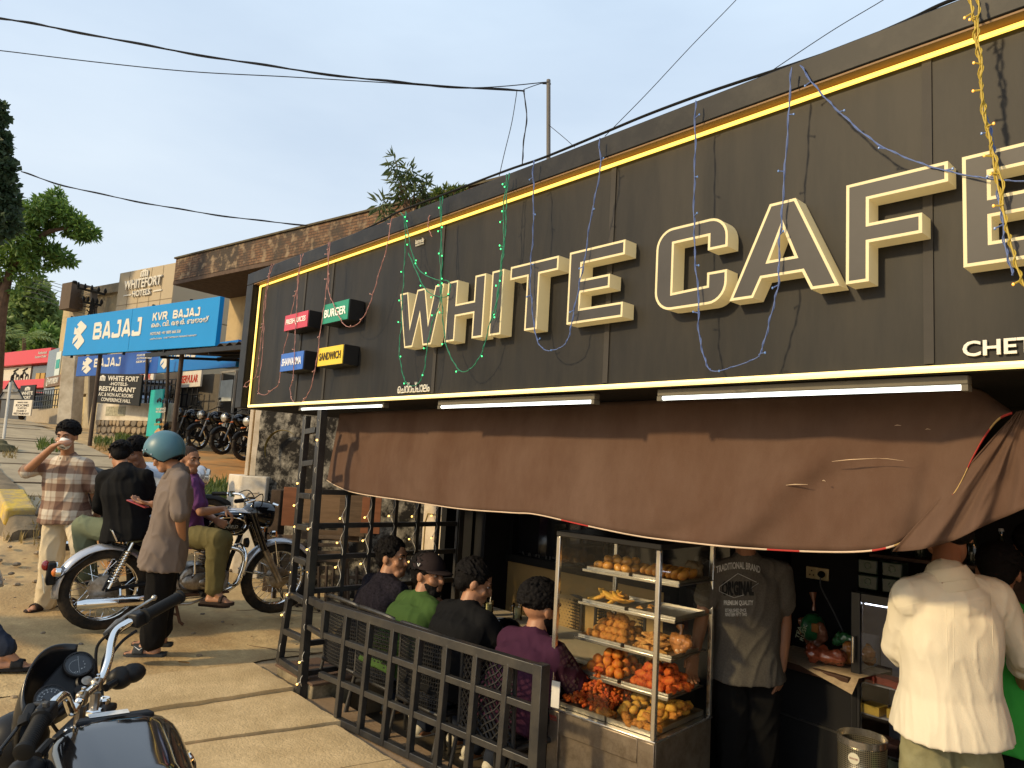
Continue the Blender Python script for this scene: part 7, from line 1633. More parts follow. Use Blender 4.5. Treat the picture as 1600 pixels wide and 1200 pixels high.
pil = thing('gate_pillar', 'cream painted pillar below the left end of the sign', 'pillar', atD(395, 700, 8.4))
def vbar(b, p0, p1, d0, zb, zt, th=.12):
	p = atD(p0, 700, d0); q = atD(p1, 700, d0); p.z = q.z = 0; d = q-p; n2 = Vector((-d.y, d.x, 0)).normalized(); b.box((p+q)/2+n2*th/2+UZ*((zb+zt)/2), (d.length, th, zt-zb), Matrix.Rotation(math.atan2(d.y, d.x), 3, 'Z'))
b = MB(); vbar(b, 385.5, 391, 8.35, .9, 2.4); b.build('shaft', m_creamp, pil, bevel=.006)
b = MB(); vbar(b, 393.5, 403.5, 8.3, .9, 2.4); b.build('shaft', m_creamp, pil, bevel=.006)
b = MB(); vbar(b, 391.2, 393.3, 8.38, .9, 2.4); b.build('groove', mat('ochre_groove', (.30, .22, .09), .7), pil)
ped = thing('pedestal', 'white painted pillar base with a chamfered panel behind the motorcycle', 'pillar base', atD(385, 800, 8.3))
q0, q1, q2 = atZ(357, 753, 1.19), atZ(376, 757, 1.19), atZ(416, 757, 1.19)
m_wht = mat('white_painted_plaster', (.62, .56, .46), .7, var=.05, dirt=(.42, .34, .24), dscale=4, damt=.35)
pa_, pb_, pc_ = [atD(x_, 757, dd) for x_, dd in ((356, 8.45), (376, 8.1), (416, 8.1))]
b = MB(); zt2 = pb_.z
for (s_, e_) in ((pa_, pb_), (pb_, pc_)):
	d = e_-s_; d.z = 0; n2 = Vector((-d.y, d.x, 0)).normalized(); m2 = (s_+e_)/2; b.box(Vector((m2.x, m2.y, zt2/2))+n2*.11, (d.length, .22, zt2+.2), Matrix.Rotation(math.atan2(d.y, d.x), 3, 'Z'))
b.build('base', m_wht, ped, bevel=.01)
d = (pc_-pb_); d.z = 0; n2 = Vector((-d.y, d.x, 0)).normalized(); dd_ = d.normalized(); b = MB(); L_ = d.length
fr_ = [(.06, .02), (.06, .52), (.10, .58), (L_-.08, .58)]
P = [Vector((pb_.x, pb_.y, zt2-.66))+dd_*u+UZ*z-n2*.004 for u, z in fr_]
for p, q in zip(P, P[1:]): b.bar(p, q, .012, .012)
b.build('panel_moulding', m_wht, ped)
# cream panel door at the far end of the side screen
dp = thing('cream_pillar', 'cream ornamental pillar seen through the side screen', 'pillar', atD(685, 880, 6.9)); p, q = atD(662, 800, 7.0), atD(707, 800, 6.6); d = q-p; d.z = 0; n2 = Vector((-d.y, d.x, 0)).normalized(); mm = (p+q)/2
b = MB(); b.box(Vector((mm.x, mm.y, .75))+n2*.1, (d.length, .2, 2.4), Matrix.Rotation(math.atan2(d.y, d.x), 3, 'Z')); b.build('shaft', m_creamp, dp, bevel=.004)
dd_ = d.normalized(); o_ = Vector((p.x, p.y, 0)); b = MB(); P = [o_+dd_*u+UZ*z-n2*.003 for u, z in ((.05, .1), (.05, 1.02), (.09, 1.10), (d.length-.02, 1.10))]
for s_, e_ in zip(P, P[1:]): b.bar(s_, e_, .012, .010)
b.build('panel_groove', MATS['ochre_groove'], dp)
# scrap boards, slatted bench, dark post
m_ply = [mat('reddish_plywood', (.21, .085, .042), .8, var=.25, vscale=3, bump=.2, stretch=(1, 1, 8)), mat('weathered_plywood', (.20, .125, .07), .85, var=.3, vscale=3, bump=.25, stretch=(1, 1, 8)), mat('grey_brown_board', (.12, .08, .05), .85, var=.3, vscale=4, bump=.3, stretch=(1, 1, 8))]
def board(label, x0, x1, y0, y1, d0, m, tilt=0., grp=None):
	t = thing('scrap_board', label, 'board', atD((x0+x1)/2, y1, d0), 0, grp); p, q = atD(x0, y1, d0), atD(x1, y1+tilt, d0); h = (y1-y0)*d0/1120; d = q-p; n2 = Vector((-d.y, d.x, 0)).normalized()
	b = MB(); mz = (p+q)/2+UZ*(h/2)+n2*.02; b.box(mz, (d.xy.length, .018, h), Matrix.Rotation(math.atan2(d.y, d.x), 3, 'Z') @ Matrix.Rotation(.04, 3, 'X')); b.build('sheet', m, t, bevel=.002); return t
board('reddish plywood sheet leaning at the left of the scrap boards', 438, 468, 762, 822, 7.5, m_ply[0]); board('wide weathered plywood sheet in the middle of the scrap boards', 462, 530, 766, 818, 7.4, m_ply[1]); board('second weathered plywood sheet behind the side screen', 526, 568, 774, 838, 7.2, m_ply[2]); board('reddish plywood sheet standing beside the mouldy wall', 562, 592, 778, 834, 7.05, m_ply[0]); board('low grey plank set on edge under the sheets', 470, 560, 826, 842, 7.25, m_ply[2], 6)
dpst = thing('timber_post', 'dark rough timber post beside the white pillar base', 'post', atD(424, 850, 7.9)); p = atD(424, 905, 7.7); b = MB(); b.box(Vector((p.x, p.y, .55)), (.13, .12, 1.3), Matrix.Rotation(.5, 3, 'Z')); b.build('post', mat('dark_timber', (.045, .030, .020), .9, var=.4, vscale=8, bump=.5), dpst, bevel=.01)
bnc = thing('slatted_bench', 'old grey slatted bench stored in the yard', 'bench', atD(470, 880, 7.2))
m_slat = mat('weathered_slat', (.085, .060, .042), .85, var=.35, vscale=12, bump=.3)
def pb(x, y, d0): return atD(x, y, d0)
for i, y in enumerate((838, 850, 862, 874, 886)):
	b = MB(); b.bar(pb(425, y, 7.5), pb(545, y+2, 7.1), .018, .035); b.build('slat', m_slat, bnc, bevel=.003)
for x in (428, 484, 540):
	b = MB(); b.bar(pb(x, 832, 7.42-(x-425)*.0033), pb(x, 960, 7.42-(x-425)*.0033), .04, .04, (0, 1, 0)); b.build('leg', m_slat, bnc, bevel=.003)
stk = thing('stick_fence', 'low fence of thin sticks behind the side screen', 'fence', atD(520, 940, 6.8))
for i in range(14):
	x = 440+i*11.5; b = MB(); b.bar(pb(x+rnd.uniform(-3, 3), 885+rnd.uniform(-6, 4), 7.3-i*.03), pb(x+rnd.uniform(-4, 4), 968, 7.2-i*.03), .028, .02, (0, 1, 0)); b.build('stick', m_slat, stk, bevel=.002)
for y in (900, 945):
	b = MB(); b.bar(pb(436, y, 7.3), pb(600, y+3, 6.9), .025, .03); b.build('rail', m_slat, stk)
# fallen timber on the yard floor
# ================================================================== beyond: showroom, signs, hotel, trees
m_bajaj = mat('cyan_sign_sheet', (.0, .22, .55), .45, var=.04, vscale=2); m_bajaj2 = mat('mid_blue_sign_sheet', (.015, .085, .36), .45, var=.04); m_bajaj3 = mat('azure_sign_sheet', (.0, .15, .48), .45, var=.04)
m_sprint = mat('pale_sign_print', (.62, .59, .52), .6, var=0)
def bird(b, o, ux, uz, w, h, d):
	"""two interlocking folded arrow shapes"""
	for q in ([(.5, 1), (.22, .87), (.38, .80), (.20, .71), (.62, .52), (1, .73), (1, .79)], [(.06, .80), (.05, .55), (.27, .535), (.46, .605)], [(.27, .535), (.5, .46), (.62, .52), (.46, .605)], [(.62, .519), (.47, .45), (.40, .30), (.16, .17), (.53, 0), (.95, .25), (.95, .31)], [(.27, .533), (.04, .40), (.02, .20), (.42, .40), (.49, .458)]):
		if sum(q[i][0]*q[(i+1) % len(q)][1]-q[(i+1) % len(q)][0]*q[i][1] for i in range(len(q))) < 0: q = q[::-1]
		b.prism([(p[0]*w, p[1]*h) for p in q], o, ux, uz, d)
STK = {'B': [(.09, 0, .09, 1), (.09, .91, .80, .91), (.09, .52, .84, .52), (.09, .09, .85, .09), (.84, .56, .84, .91), (.90, .09, .90, .48)], 'A': [(.10, 0, .46, 1), (.90, 0, .54, 1), (.22, .27, .78, .27), (.38, .91, .62, .91)], 'J': [(.86, .05, .86, 1), (.13, .09, .90, .09), (.13, .0, .13, .30), (.52, .91, .90, .91)], 'K': [(.1, 0, .1, 1), (.15, .42, .88, 1), (.40, .62, .90, 0)], 'V': [(.09, 1, .47, 0), (.91, 1, .53, 0)], 'R': [(.1, 0, .1, 1), (.1, .91, .82, .91), (.1, .46, .84, .46), (.85, .46, .85, .91), (.50, .46, .90, 0)]}
def block_word(word, o, ux, uz, n, w, h, m, parent, th=.20):
	b = MB(); k = len(word); cw_ = w/(k+(k-1)*.12); i = 0
	for j, ch in enumerate(word):
		for x0, y0, x1, y1 in STK.get(ch, []):
			i += 1; b.bar(o+ux*(cw_*(j*1.12+x0))+uz*(h*y0)+n*(.0004*(i % 7)), o+ux*(cw_*(j*1.12+x1))+uz*(h*y1)+n*(.0004*(i % 7)), th*min(cw_, h), .008, n)
	b.build('lettering', m, parent)
def sign_board(name, label, A, B, h, th, m, group=None):
	"""A lower left, B lower right as the viewer reads it"""
	t = thing(name, label, 'sign', (A+B)/2, 0, group); ux = (B-A); w = ux.length; ux.normalize(); uz = UZ; n2 = ux.cross(uz)     # towards the viewer
	if n2.dot(EYE-A) < 0: n2 = -n2
	mid = (A+B)/2+uz*h/2-n2*th/2; Rm = Matrix((ux, -n2, uz)).transposed(); b = MB(); b.box(mid, (w, th, h), Rm); b.build('board', m, t, bevel=.006)
	return t, ux, uz, n2, w
A, B = atD(97, 556, 16.9), atD(336, 540.5, 12.9); zz = (A.z+B.z)/2;
s1, ux, uz, n2, w = sign_board('showroom_sign', 'large cyan hoarding with a white bird logo and shop name on two posts', A, B, .915, .09, m_bajaj)
def on(u, v, off=.004): return A+ux*(u*w)+uz*(v*.915)+n2*off
def lt(t, s, u0, v0, u1, v1, m=None, bold=.03, sp=1.): lettering('lettering', s, on(u0, v0), ux, uz, (u1-u0)*w, (v1-v0)*.915, .006, m or m_sprint, t, bold, sp)
b = MB(); bird(b, on(.075, .13, .004), ux, uz, .16*w*.62, .74*.915, n2*.006); b.build('bird_logo', m_sprint, s1)
block_word('BAJAJ', on(.235, .36), ux, uz, n2, .335*w, .40*.915, m_sprint, s1, .24); block_word('KVR BAJAJ', on(.635, .655), ux, uz, n2, .27*w, .17*.915, m_sprint, s1, .26); lt(s1, '\u0d46ക. വി. ആർ. ബജാജ്', .632, .475, .955, .63, bold=.02); lt(s1, 'HOTLINE: +91 9895 666 538', .632, .33, .81, .395, bold=.01); lt(s1, 'ചെറ്റപ്പാലം   CHETTAPPALAM, MANANTHAVADY', .632, .225, .90, .27, bold=.0)
b = MB()
for u, v in ((.03, 1.0), (.62, 1.0), (.84, 1.0), (.07, -.03), (.46, -.03), (.72, -.03)): b.box(on(u, v, -.03), (.05, .05, .06))
b.build('clamp', m_bblack, s1)
b = MB(); b.bar(on(.5-.004, .0, .0015), on(.5-.004, 1.0, .0015), .004, .012); b.build('sheet_joint', mat('sheet_joint', (.0, .19, .44), .4), s1)
for (pt, pb_, d0) in (((150, 560), (135, 690), 16.1), ((279, 545), (263, 690), 13.9)):
	b = MB(); p, q = atD(*pt, d0), atD(*pb_, d0); b.tube([p-n2*.08+uz*.6, q-n2*.08-uz*.35], .045, 10); b.build('post', mat('brown_steel_post', (.065, .045, .032), .6, var=.3), s1)
# corrugated canopy behind it
can = thing('showroom_canopy', 'dark corrugated metal canopy behind the cyan hoarding', 'canopy', on(.8, 0, -1)); m_corr = mat('dark_corrugated_sheet', (.030, .024, .019), .7, var=.3, vscale=2); P = []
c00, c01 = on(.60, -.02, -.06), on(1.02, -.02, -.06); c10 = Vector((-15.2, 8.8, c00.z+.35)); c11 = Vector((-8.5, 9.2, c01.z+1.0)); c01 = c01+Vector((3.2, .5, 0))
for i in range(121):
	s = i/120; lo = c00.lerp(c01, s); hi = c10.lerp(c11, s); P.append([lo.lerp(hi, j/10)+UZ*(.03*math.sin(i*1.05)) for j in range(11)])
b = MB(); b.grid(P); o = b.build('roof_sheet', m_corr, can, smooth=80); sm = o.modifiers.new('thickness', 'SOLIDIFY'); sm.thickness = .01
for j in (0, .3, .6, .95):
	b = MB(); b.bar(c00.lerp(c10, j)-UZ*.07, c01.lerp(c11, j)-UZ*.07, .05, .08); b.build('purlin', m_bblack, can)
for s in (.1, .4, .7, 1.0):
	b = MB(); b.bar(c00.lerp(c01, s)-UZ*.13, c10.lerp(c11, s)-UZ*.13, .05, .05); b.build('rafter', m_bblack, can)
# second row of signs
A2, B2 = atD(118, 588, 22.5), atD(245, 583, 19.3); s2, ux2, uz2, n22, w2 = sign_board('service_sign', 'mid blue sign with bird logo below the cyan hoarding', A2, B2, .62, .08, m_bajaj2)
def on2(A, ux, uz, n, w, h, u, v): return A+ux*(u*w)+uz*(v*h)+n*.004
b = MB(); bird(b, on2(A2, ux2, uz2, n22, w2, .62, .08, .10), ux2, uz2, .13*w2, .52, n22*.006); b.build('bird_logo', m_sprint, s2)
block_word('BAJAJ', on2(A2, ux2, uz2, n22, w2, .62, .24, .42), ux2, uz2, n22, .34*w2, .25, m_sprint, s2, .24)
for i, (tx, v) in enumerate((('BGAN MOTORS', .80), ('AUTHORISED', .66), ('SERVICE', .50))): lettering('lettering', tx, on2(A2, ux2, uz2, n22, w2, .62, .76, v), ux2, uz2, .17*w2, .06, .005, m_sprint, s2, .02)
A3, B3 = atD(245, 583, 19.2), atD(368, 573, 15.6); s3, ux3, uz3, n33, w3 = sign_board('showroom_sign', 'azure sign with bird logo hung under the canopy', A3, B3, .60, .08, m_bajaj3)
b = MB(); bird(b, on2(A3, ux3, uz3, n33, w3, .60, .04, .14), ux3, uz3, .13*w3, .56, n33*.006); b.build('bird_logo', m_sprint, s3)
block_word('BAJAJ', on2(A3, ux3, uz3, n33, w3, .60, .19, .55), ux3, uz3, n33, .34*w3, .25, m_sprint, s3, .24)
lettering('lettering', 'HOTLINE: +91 9895 666 538', on2(A3, ux3, uz3, n33, w3, .60, .62, .66), ux3, uz3, .28*w3, .06, .005, m_sprint, s3, .01)
for x_, d0 in ((229, 19.6), (262, 18.2)):
	t = thing('sign_post', ['slim brown post under the joint of the blue signs', 'slim brown post beside the pale green standee'][x_ > 240], 'post', atD(x_, 690, d0)); b = MB(); b.tube([atD(x_+1, 560, d0), atD(x_-4, 700, d0)], .04, 8); b.build('post', MATS['brown_steel_post'], t)
# ---- old long building with brick parapet
old = thing('old_building', 'long old building with a stained brick parapet behind the signs', 'building', (-18, 8, 1.5))
p0 = Vector((-22.97, 6.69, 0)); p1 = Vector((-14.12, 8.33, 0)); od = (p1-p0).normalized(); on_ = Vector((-od.y, od.x, 0)); pe = p0+od*22.0; RO = Matrix.Rotation(math.atan2(od.y, od.x), 3, 'Z'); OL = 22.0
def bricks(name):
	m = bpy.data.materials.new(name); m.use_nodes = True; n = m.node_tree; p = n.nodes['Principled BSDF']; p.inputs['Roughness'].default_value = .95
	tc = n.nodes.new('ShaderNodeTexCoord'); sp = n.nodes.new('ShaderNodeSeparateXYZ'); n.links.new(tc.outputs['Object'], sp.inputs[0]); cb_ = n.nodes.new('ShaderNodeCombineXYZ'); n.links.new(sp.outputs['X'], cb_.inputs['X']); n.links.new(sp.outputs['Z'], cb_.inputs['Y'])
	br = n.nodes.new('ShaderNodeTexBrick'); br.inputs['Scale'].default_value = 1; br.inputs['Brick Width'].default_value = .24; br.inputs['Row Height'].default_value = .075; br.inputs['Mortar Size'].default_value = .010; br.inputs['Color1'].default_value = (.23, .125, .065, 1); br.inputs['Color2'].default_value = (.15, .075, .04, 1); br.inputs['Mortar'].default_value = (.07, .045, .03, 1); n.links.new(cb_.outputs[0], br.inputs[0])
	no = n.nodes.new('ShaderNodeTexNoise'); no.inputs['Scale'].default_value = .55; no.inputs['Detail'].default_value = 9; no.inputs['Roughness'].default_value = .72; n.links.new(tc.outputs['Object'], no.inputs[0])
	gr = n.nodes.new('ShaderNodeValToRGB'); gr.color_ramp.elements[0].position = .42; gr.color_ramp.elements[1].position = .56; n.links.new(no.outputs['Fac'], gr.inputs[0])
	mx = n.nodes.new('ShaderNodeMix'); mx.data_type = 'RGBA'; n.links.new(gr.outputs[0], mx.inputs[0]); n.links.new(br.outputs['Color'], mx.inputs[6]); mx.inputs[7].default_value = (.055, .042, .032, 1)
	n3 = n.nodes.new('ShaderNodeTexNoise'); n3.inputs['Scale'].default_value = 4; n3.inputs['Detail'].default_value = 8; n.links.new(tc.outputs['Object'], n3.inputs[0]); g3 = n.nodes.new('ShaderNodeValToRGB'); g3.color_ramp.elements[0].position = .52; g3.color_ramp.elements[1].position = .66; n.links.new(n3.outputs['Fac'], g3.inputs[0])
	mx2 = n.nodes.new('ShaderNodeMix'); mx2.data_type = 'RGBA'; n.links.new(g3.outputs[0], mx2.inputs[0]); n.links.new(mx.outputs[2], mx2.inputs[6]); mx2.inputs[7].default_value = (.26, .19, .12, 1); n.links.new(mx2.outputs[2], p.inputs['Base Color'])
	bu = n.nodes.new('ShaderNodeBump'); bu.inputs['Strength'].default_value = .8; bu.inputs['Distance'].default_value = .02; n.links.new(br.outputs['Fac'], bu.inputs['Height']); bu.invert = True; n.links.new(bu.outputs[0], p.inputs['Normal']); return m
m_brick = bricks('stained_brickwork')
b = MB(); b.box(Vector((OL/2, .12, .345)), (OL, .24, .69)); o = b.build('parapet', m_brick, None); o.parent = old; o.matrix_parent_inverse = Matrix.Translation(old.location).inverted(); o.location = p0+UZ*6.62; o.rotation_euler = (0, 0, math.atan2(od.y, od.x))
def obox(name, u0, u1, v0, v1, z0, z1, m, par=old, bev=0):
	b = MB(); b.box(p0+od*((u0+u1)/2)+on_*((v0+v1)/2)+UZ*((z0+z1)/2), (u1-u0, v1-v0, z1-z0), RO); return b.build(name, m, par, bevel=bev)
m_coping = mat('mossy_coping', (.10, .085, .055), .95, var=.4, vscale=5)
obox('coping', -.04, OL, -.05, .29, 7.312, 7.36, m_coping)
obox('eave_slab', -.02, OL, .0, 1.9, 6.5, 6.61, mat('stained_soffit', (.10, .068, .05), .9, var=.3))
m_beige = mat('beige_wall_paint', (.50, .38, .21), .85, var=.08, vscale=1.5, dirt=(.34, .25, .14), dscale=1.5, damt=.4)
obox('wall', .0, OL, 1.9, 2.1, 4.2, 6.5, m_beige); obox('wall', .0, OL, 2.4, 2.6, 1.0, 4.2, mat('showroom_black_glass', (.008, .008, .008), .25))
m_shut = mat('maroon_window_frame', (.06, .03, .025), .6); m_pane = mat('dim_window_glass', (.03, .032, .036), .1)
for u in (6.4, 8.1, 9.8, 11.5, 13.4):
	f = obox('window', u, u+1.1, 1.84, 1.896, 4.75, 5.95, m_shut)
	for k in range(3):
		b = MB(); b.box(p0+od*(u+.20+.35*k)+on_*1.825+UZ*5.35, (.28, .02, 1.04), RO); b.build('pane', m_pane, f)
for u in (2.2, 5.4, 9.0): obox('column', u, u+.24, 1.2, 1.45, 1.3, 4.3, mat('grey_column', (.20, .17, .13), .8))
# glazed shop door with a poster
gd = thing('showroom_door', 'aluminium framed showroom door with a pale poster', 'door', atD(350, 640, 18.6)); p, q = atD(339, 660, 18.8), atD(361, 660, 18.3); d = q-p; d.z = 0; n4 = Vector((d.y, -d.x, 0)).normalized(); Rd = Matrix.Rotation(math.atan2(d.y, d.x), 3, 'Z'); mm = (p+q)/2
m_alf = mat('aluminium_frame', (.36, .33, .28), .45, .5); b = MB()
for (u, z, w_, h_) in ((-d.length/2, 2.55, .05, 2.2), (d.length/2, 2.55, .05, 2.2), (0, 2.40, d.length, .05), (0, 3.62, d.length, .05)): b.box(Vector((mm.x, mm.y, 0))+d.normalized()*u+UZ*z, (w_, .05, h_), Rd)
b.build('door_frame', m_alf, gd); b = MB(); b.box(Vector((mm.x, mm.y, 3.12))+n4*.03, (d.length*.84, .01, .55), Rd); b.build('poster', mat('pale_poster', (.45, .47, .44), .6, var=.25, vscale=3), gd); b = MB(); b.box(Vector((mm.x, mm.y, 2.0))+n4*.03, (d.length*.84, .01, .55), Rd); b.build('lower_pane', MATS['pale_poster'], gd)
# ---- hotel
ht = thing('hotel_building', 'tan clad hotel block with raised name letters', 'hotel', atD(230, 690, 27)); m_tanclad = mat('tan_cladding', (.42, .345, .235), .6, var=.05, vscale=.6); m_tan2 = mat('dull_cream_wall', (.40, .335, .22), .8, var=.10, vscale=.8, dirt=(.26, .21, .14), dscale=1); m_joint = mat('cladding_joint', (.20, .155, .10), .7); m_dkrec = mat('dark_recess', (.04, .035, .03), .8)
hp0 = Vector((-28.54, 6.47, 0)); hp1 = Vector((-25.07, 7.31, 0)); hd2 = (hp1-hp0).normalized(); hn = Vector((-hd2.y, hd2.x, 0)); HW = (hp1-hp0).length; RH = Matrix.Rotation(math.atan2(hd2.y, hd2.x), 3, 'Z')
def hbox(name, u0, u1, v0, v1, z0, z1, m, par=ht, bev=0):
	b = MB(); b.box(hp0+hd2*((u0+u1)/2)+hn*((v0+v1)/2)+UZ*((z0+z1)/2), (u1-u0, v1-v0, z1-z0), RH); return b.build(name, m, par, bevel=bev)
zt3 = 7.72
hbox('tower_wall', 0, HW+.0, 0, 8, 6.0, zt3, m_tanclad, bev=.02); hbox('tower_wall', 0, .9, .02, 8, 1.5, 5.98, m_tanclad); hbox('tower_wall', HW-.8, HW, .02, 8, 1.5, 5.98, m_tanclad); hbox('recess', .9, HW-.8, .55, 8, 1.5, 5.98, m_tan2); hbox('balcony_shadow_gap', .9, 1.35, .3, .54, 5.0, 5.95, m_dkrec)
for i in range(1, 5): hbox('cladding_joint', HW*i/5-.012, HW*i/5+.012, -.006, .0, 6.02, zt3-.03, m_joint)
for z in (6.5,): hbox('cladding_joint', .02, HW-.02, -.006, .0, z-.012, z+.012, m_joint)
lettering('lettering', 'WHITEFORT', hp0+hd2*(HW*.15)-hn*.02+UZ*7.02, hd2, UZ, HW*.66, .34, .05, m_sprint, ht, .02); lettering('lettering', 'HOTELS', hp0+hd2*(HW*.32)-hn*.02+UZ*6.72, hd2, UZ, HW*.32, .22, .05, m_sprint, ht, .02)
b = MB()
for u in (.14, .68): b.box(hp0+hd2*(HW*(u+.07))-hn*.02+UZ*6.83, (HW*.14, .03, .05), RH)
b.build('name_rule', m_sprint, ht)
def crown(b, o, ux, uz, w, h, n):
	for x in (0, .27, .54, .81): b.prism([(x*w, 0), ((x+.17)*w, 0), ((x+.17)*w, (.75 if x in (0, .81) else .95)*h), (x*w, (.75 if x in (0, .81) else .95)*h)], o, ux, uz, n*.03)
	b.prism([(.0, .62*h), (w, .62*h), (w*.9, .8*h), (w*.6, .75*h), (w*.5, h), (w*.4, .75*h), (w*.1, .8*h)], o-n*-.002, ux, uz, n*.035)
b = MB(); crown(b, hp0+hd2*(HW*.42)-hn*.02+UZ*7.41, hd2, UZ, HW*.14, .26, -hn); b.build('castle_emblem', m_sprint, ht)
hbox('side_block', -4.6, -.01, .5, 8, 3.4, 7.45, m_tan2); hbox('side_block', -2.4, -.01, .5, 8, 1.5, 3.39, m_tan2); hbox('side_parapet', -4.6, -.0, .38, .49, 7.2, 7.55, mat('stained_band', (.26, .22, .16), .85, var=.25)); hbox('louvre_tank', -4.35, -3.55, .0, .9, 6.7, 7.75, mat('brown_louvre', (.11, .08, .06), .8))
for u in (-4.0, -2.4): f = hbox('window', u, u+1.2, .43, .49, 4.6, 5.7, m_shut)
# white fascias with red lettering
for (xa, xb, ya, yb, tx, lab) in ((196, 238, 604, 582, 'SERVULAR', 'white shop fascia with red lettering behind the black banner'), (263, 312, 607, 577, 'SPICHESERVULAR', 'white shop fascia with red lettering between the posts')):
	d0 = 24.5; p, q = atD(xa, ya, d0), atD(xb, ya, d0-1.6); q.z = p.z; t, u_, z_, n_2, w_ = sign_board('fascia_sign', lab, p, q, .62, .06, mat('white_fascia', (.60, .54, .45), .6), 'white shop fascias')
	lettering('lettering', tx, p+u_*(w_*.08)+UZ*.14+n_2*.004, u_, UZ, w_*.84, .26, .006, mat('red_sign_print', (.42, .045, .03), .5, var=0), t, .03)
dk = thing('shop_unit', 'dim shop unit with a steel grille under the white fascias', 'shop', atD(260, 660, 25)); p, q = atD(150, 640, 26.5), atD(330, 640, 22.5); p.z = q.z = 0; d = q-p; n4 = Vector((-d.y, d.x, 0)).normalized(); Rd = Matrix.Rotation(math.atan2(d.y, d.x), 3, 'Z'); b = MB(); b.box((p+q)/2+n4*.5+UZ*2.4, (d.length, .4, 3.2), Rd); b.build('wall', mat('dim_shop_front', (.10, .085, .065), .7, var=.4, vscale=1.2), dk)
for i in range(12):
	b = MB(); r = p.lerp(q, .45+.04*i)-n4*.02; b.box(r+UZ*2.5, (.04, .04, 2.0), Rd); b.build('grille_bar', m_bblack, dk)
for z in (1.9, 2.4, 2.9, 3.3):
	b = MB(); b.bar(p.lerp(q, .43)-n4*.05+UZ*z, p.lerp(q, .93)-n4*.05+UZ*z, .03, .03); b.build('grille_bar', m_bblack, dk)
# ---- compound wall with stone base
cw = thing('compound_wall', 'white compound wall on a rough stone base', 'wall', atD(200, 690, 19)); wa, wb = atD(145, 690, 20.3), atD(262, 690, 18.0); wa.z = wb.z = 0; d = wb-wa; wl = d.length; wdir = d.normalized(); wn2 = Vector((-wdir.y, wdir.x, 0)); Rw2 = Matrix.Rotation(math.atan2(wdir.y, wdir.x), 3, 'Z')
zst = atD(200, 657, 19.1).z; ztp = atD(200, 629, 19.1).z; zgd = atD(200, 692, 19.1).z-.25
b = MB(); b.box((wa+wb)/2+wn2*.1+UZ*((zst+ztp)/2), (wl, .2, ztp-zst), Rw2); b.build('white_wall', mat('chalky_white_wall', (.58, .52, .42), .85, var=.06, dirt=(.36, .30, .22), dscale=1.6, damt=.5), cw, bevel=.01)
b = MB(); b.box((wa+wb)/2+wn2*.16+UZ*((zst+zgd)/2), (wl, .2, zst-zgd), Rw2); b.build('mortar', mat('dark_mortar', (.09, .07, .05), .95), cw)
m_st = [mat('rubble_stone_'+c_, v, .9, var=.25, vscale=7, bump=.5, bscale=20) for c_, v in (('tan', (.25, .185, .115)), ('grey', (.18, .15, .115)), ('pale', (.31, .24, .16)))]
z = zgd+.1; row = 0
stones = []
for k in range(6):
	b = MB(); n_p = 9; q = [(math.cos(2*math.pi*i/n_p)*(.5+.12*noise.noise(Vector((i, k*3., 1)))), math.sin(2*math.pi*i/n_p)*(.5+.12*noise.noise(Vector((i, k*3., 6))))) for i in range(n_p)]
	vs = [Vector((x, 0, z_)) for x, z_ in q]+[Vector((x*.86, -.35, z_*.86)) for x, z_ in q]+[Vector((0.02*k, -.42, 0))]; b.add(vs, [(i, (i+1) % n_p, n_p+(i+1) % n_p, n_p+i) for i in range(n_p)]+[(n_p+i, n_p+(i+1) % n_p, 2*n_p) for i in range(n_p)]); stones.append(b)
sm_ = [s_.mesh('stone', m_st[i % 3], smooth=25) for i, s_ in enumerate(stones)]
inv_cw = Matrix.Translation(cw.location).inverted()
while z < zst-.05:
	u = rnd.uniform(-.1, .1); hgt = rnd.uniform(.15, .22)
	while u < wl:
		ww_ = rnd.uniform(.18, .36); o = bpy.data.objects.new('stone', sm_[rnd.randrange(6)]); COL.objects.link(o); o.parent = cw; o.matrix_parent_inverse = inv_cw
		o.location = wa+wdir*(u+ww_/2)+wn2*.06+UZ*(z+hgt/2+rnd.uniform(-.02, .02)); o.scale = (ww_*1.02, .16, hgt*1.05); o.rotation_euler = (0, rnd.uniform(-.25, .25), math.atan2(wdir.y, wdir.x)); u += ww_+.01
	z += hgt+.005
b = MB(); b.box((wa+wb)/2-wdir*(wl*.22)+wn2*-.003+UZ*(ztp-.22), (1.1, .012, .26), Rw2); b.build('faded_notice', mat('faded_notice', (.30, .28, .20), .8, var=.5, vscale=14), cw)
# iron fence above
ff = thing('iron_fence', 'black iron grid fence above the white compound wall', 'fence', (wa+wb)/2+UZ*ztp)
for i in range(13):
	b = MB(); r = wa.lerp(wb, .35+.052*i)+wn2*.1; b.bar(r+UZ*ztp, r+UZ*(ztp+.62), .03, .03, (0, 1, 0)); b.build('bar', m_bblack, ff)
for z_ in (.12, .30, .48, .62):
	b = MB(); b.bar(wa.lerp(wb, .34)+wn2*.1+UZ*(ztp+z_), wa.lerp(wb, .99)+wn2*.1+UZ*(ztp+z_), .025, .025); b.build('rail', m_bblack, ff)
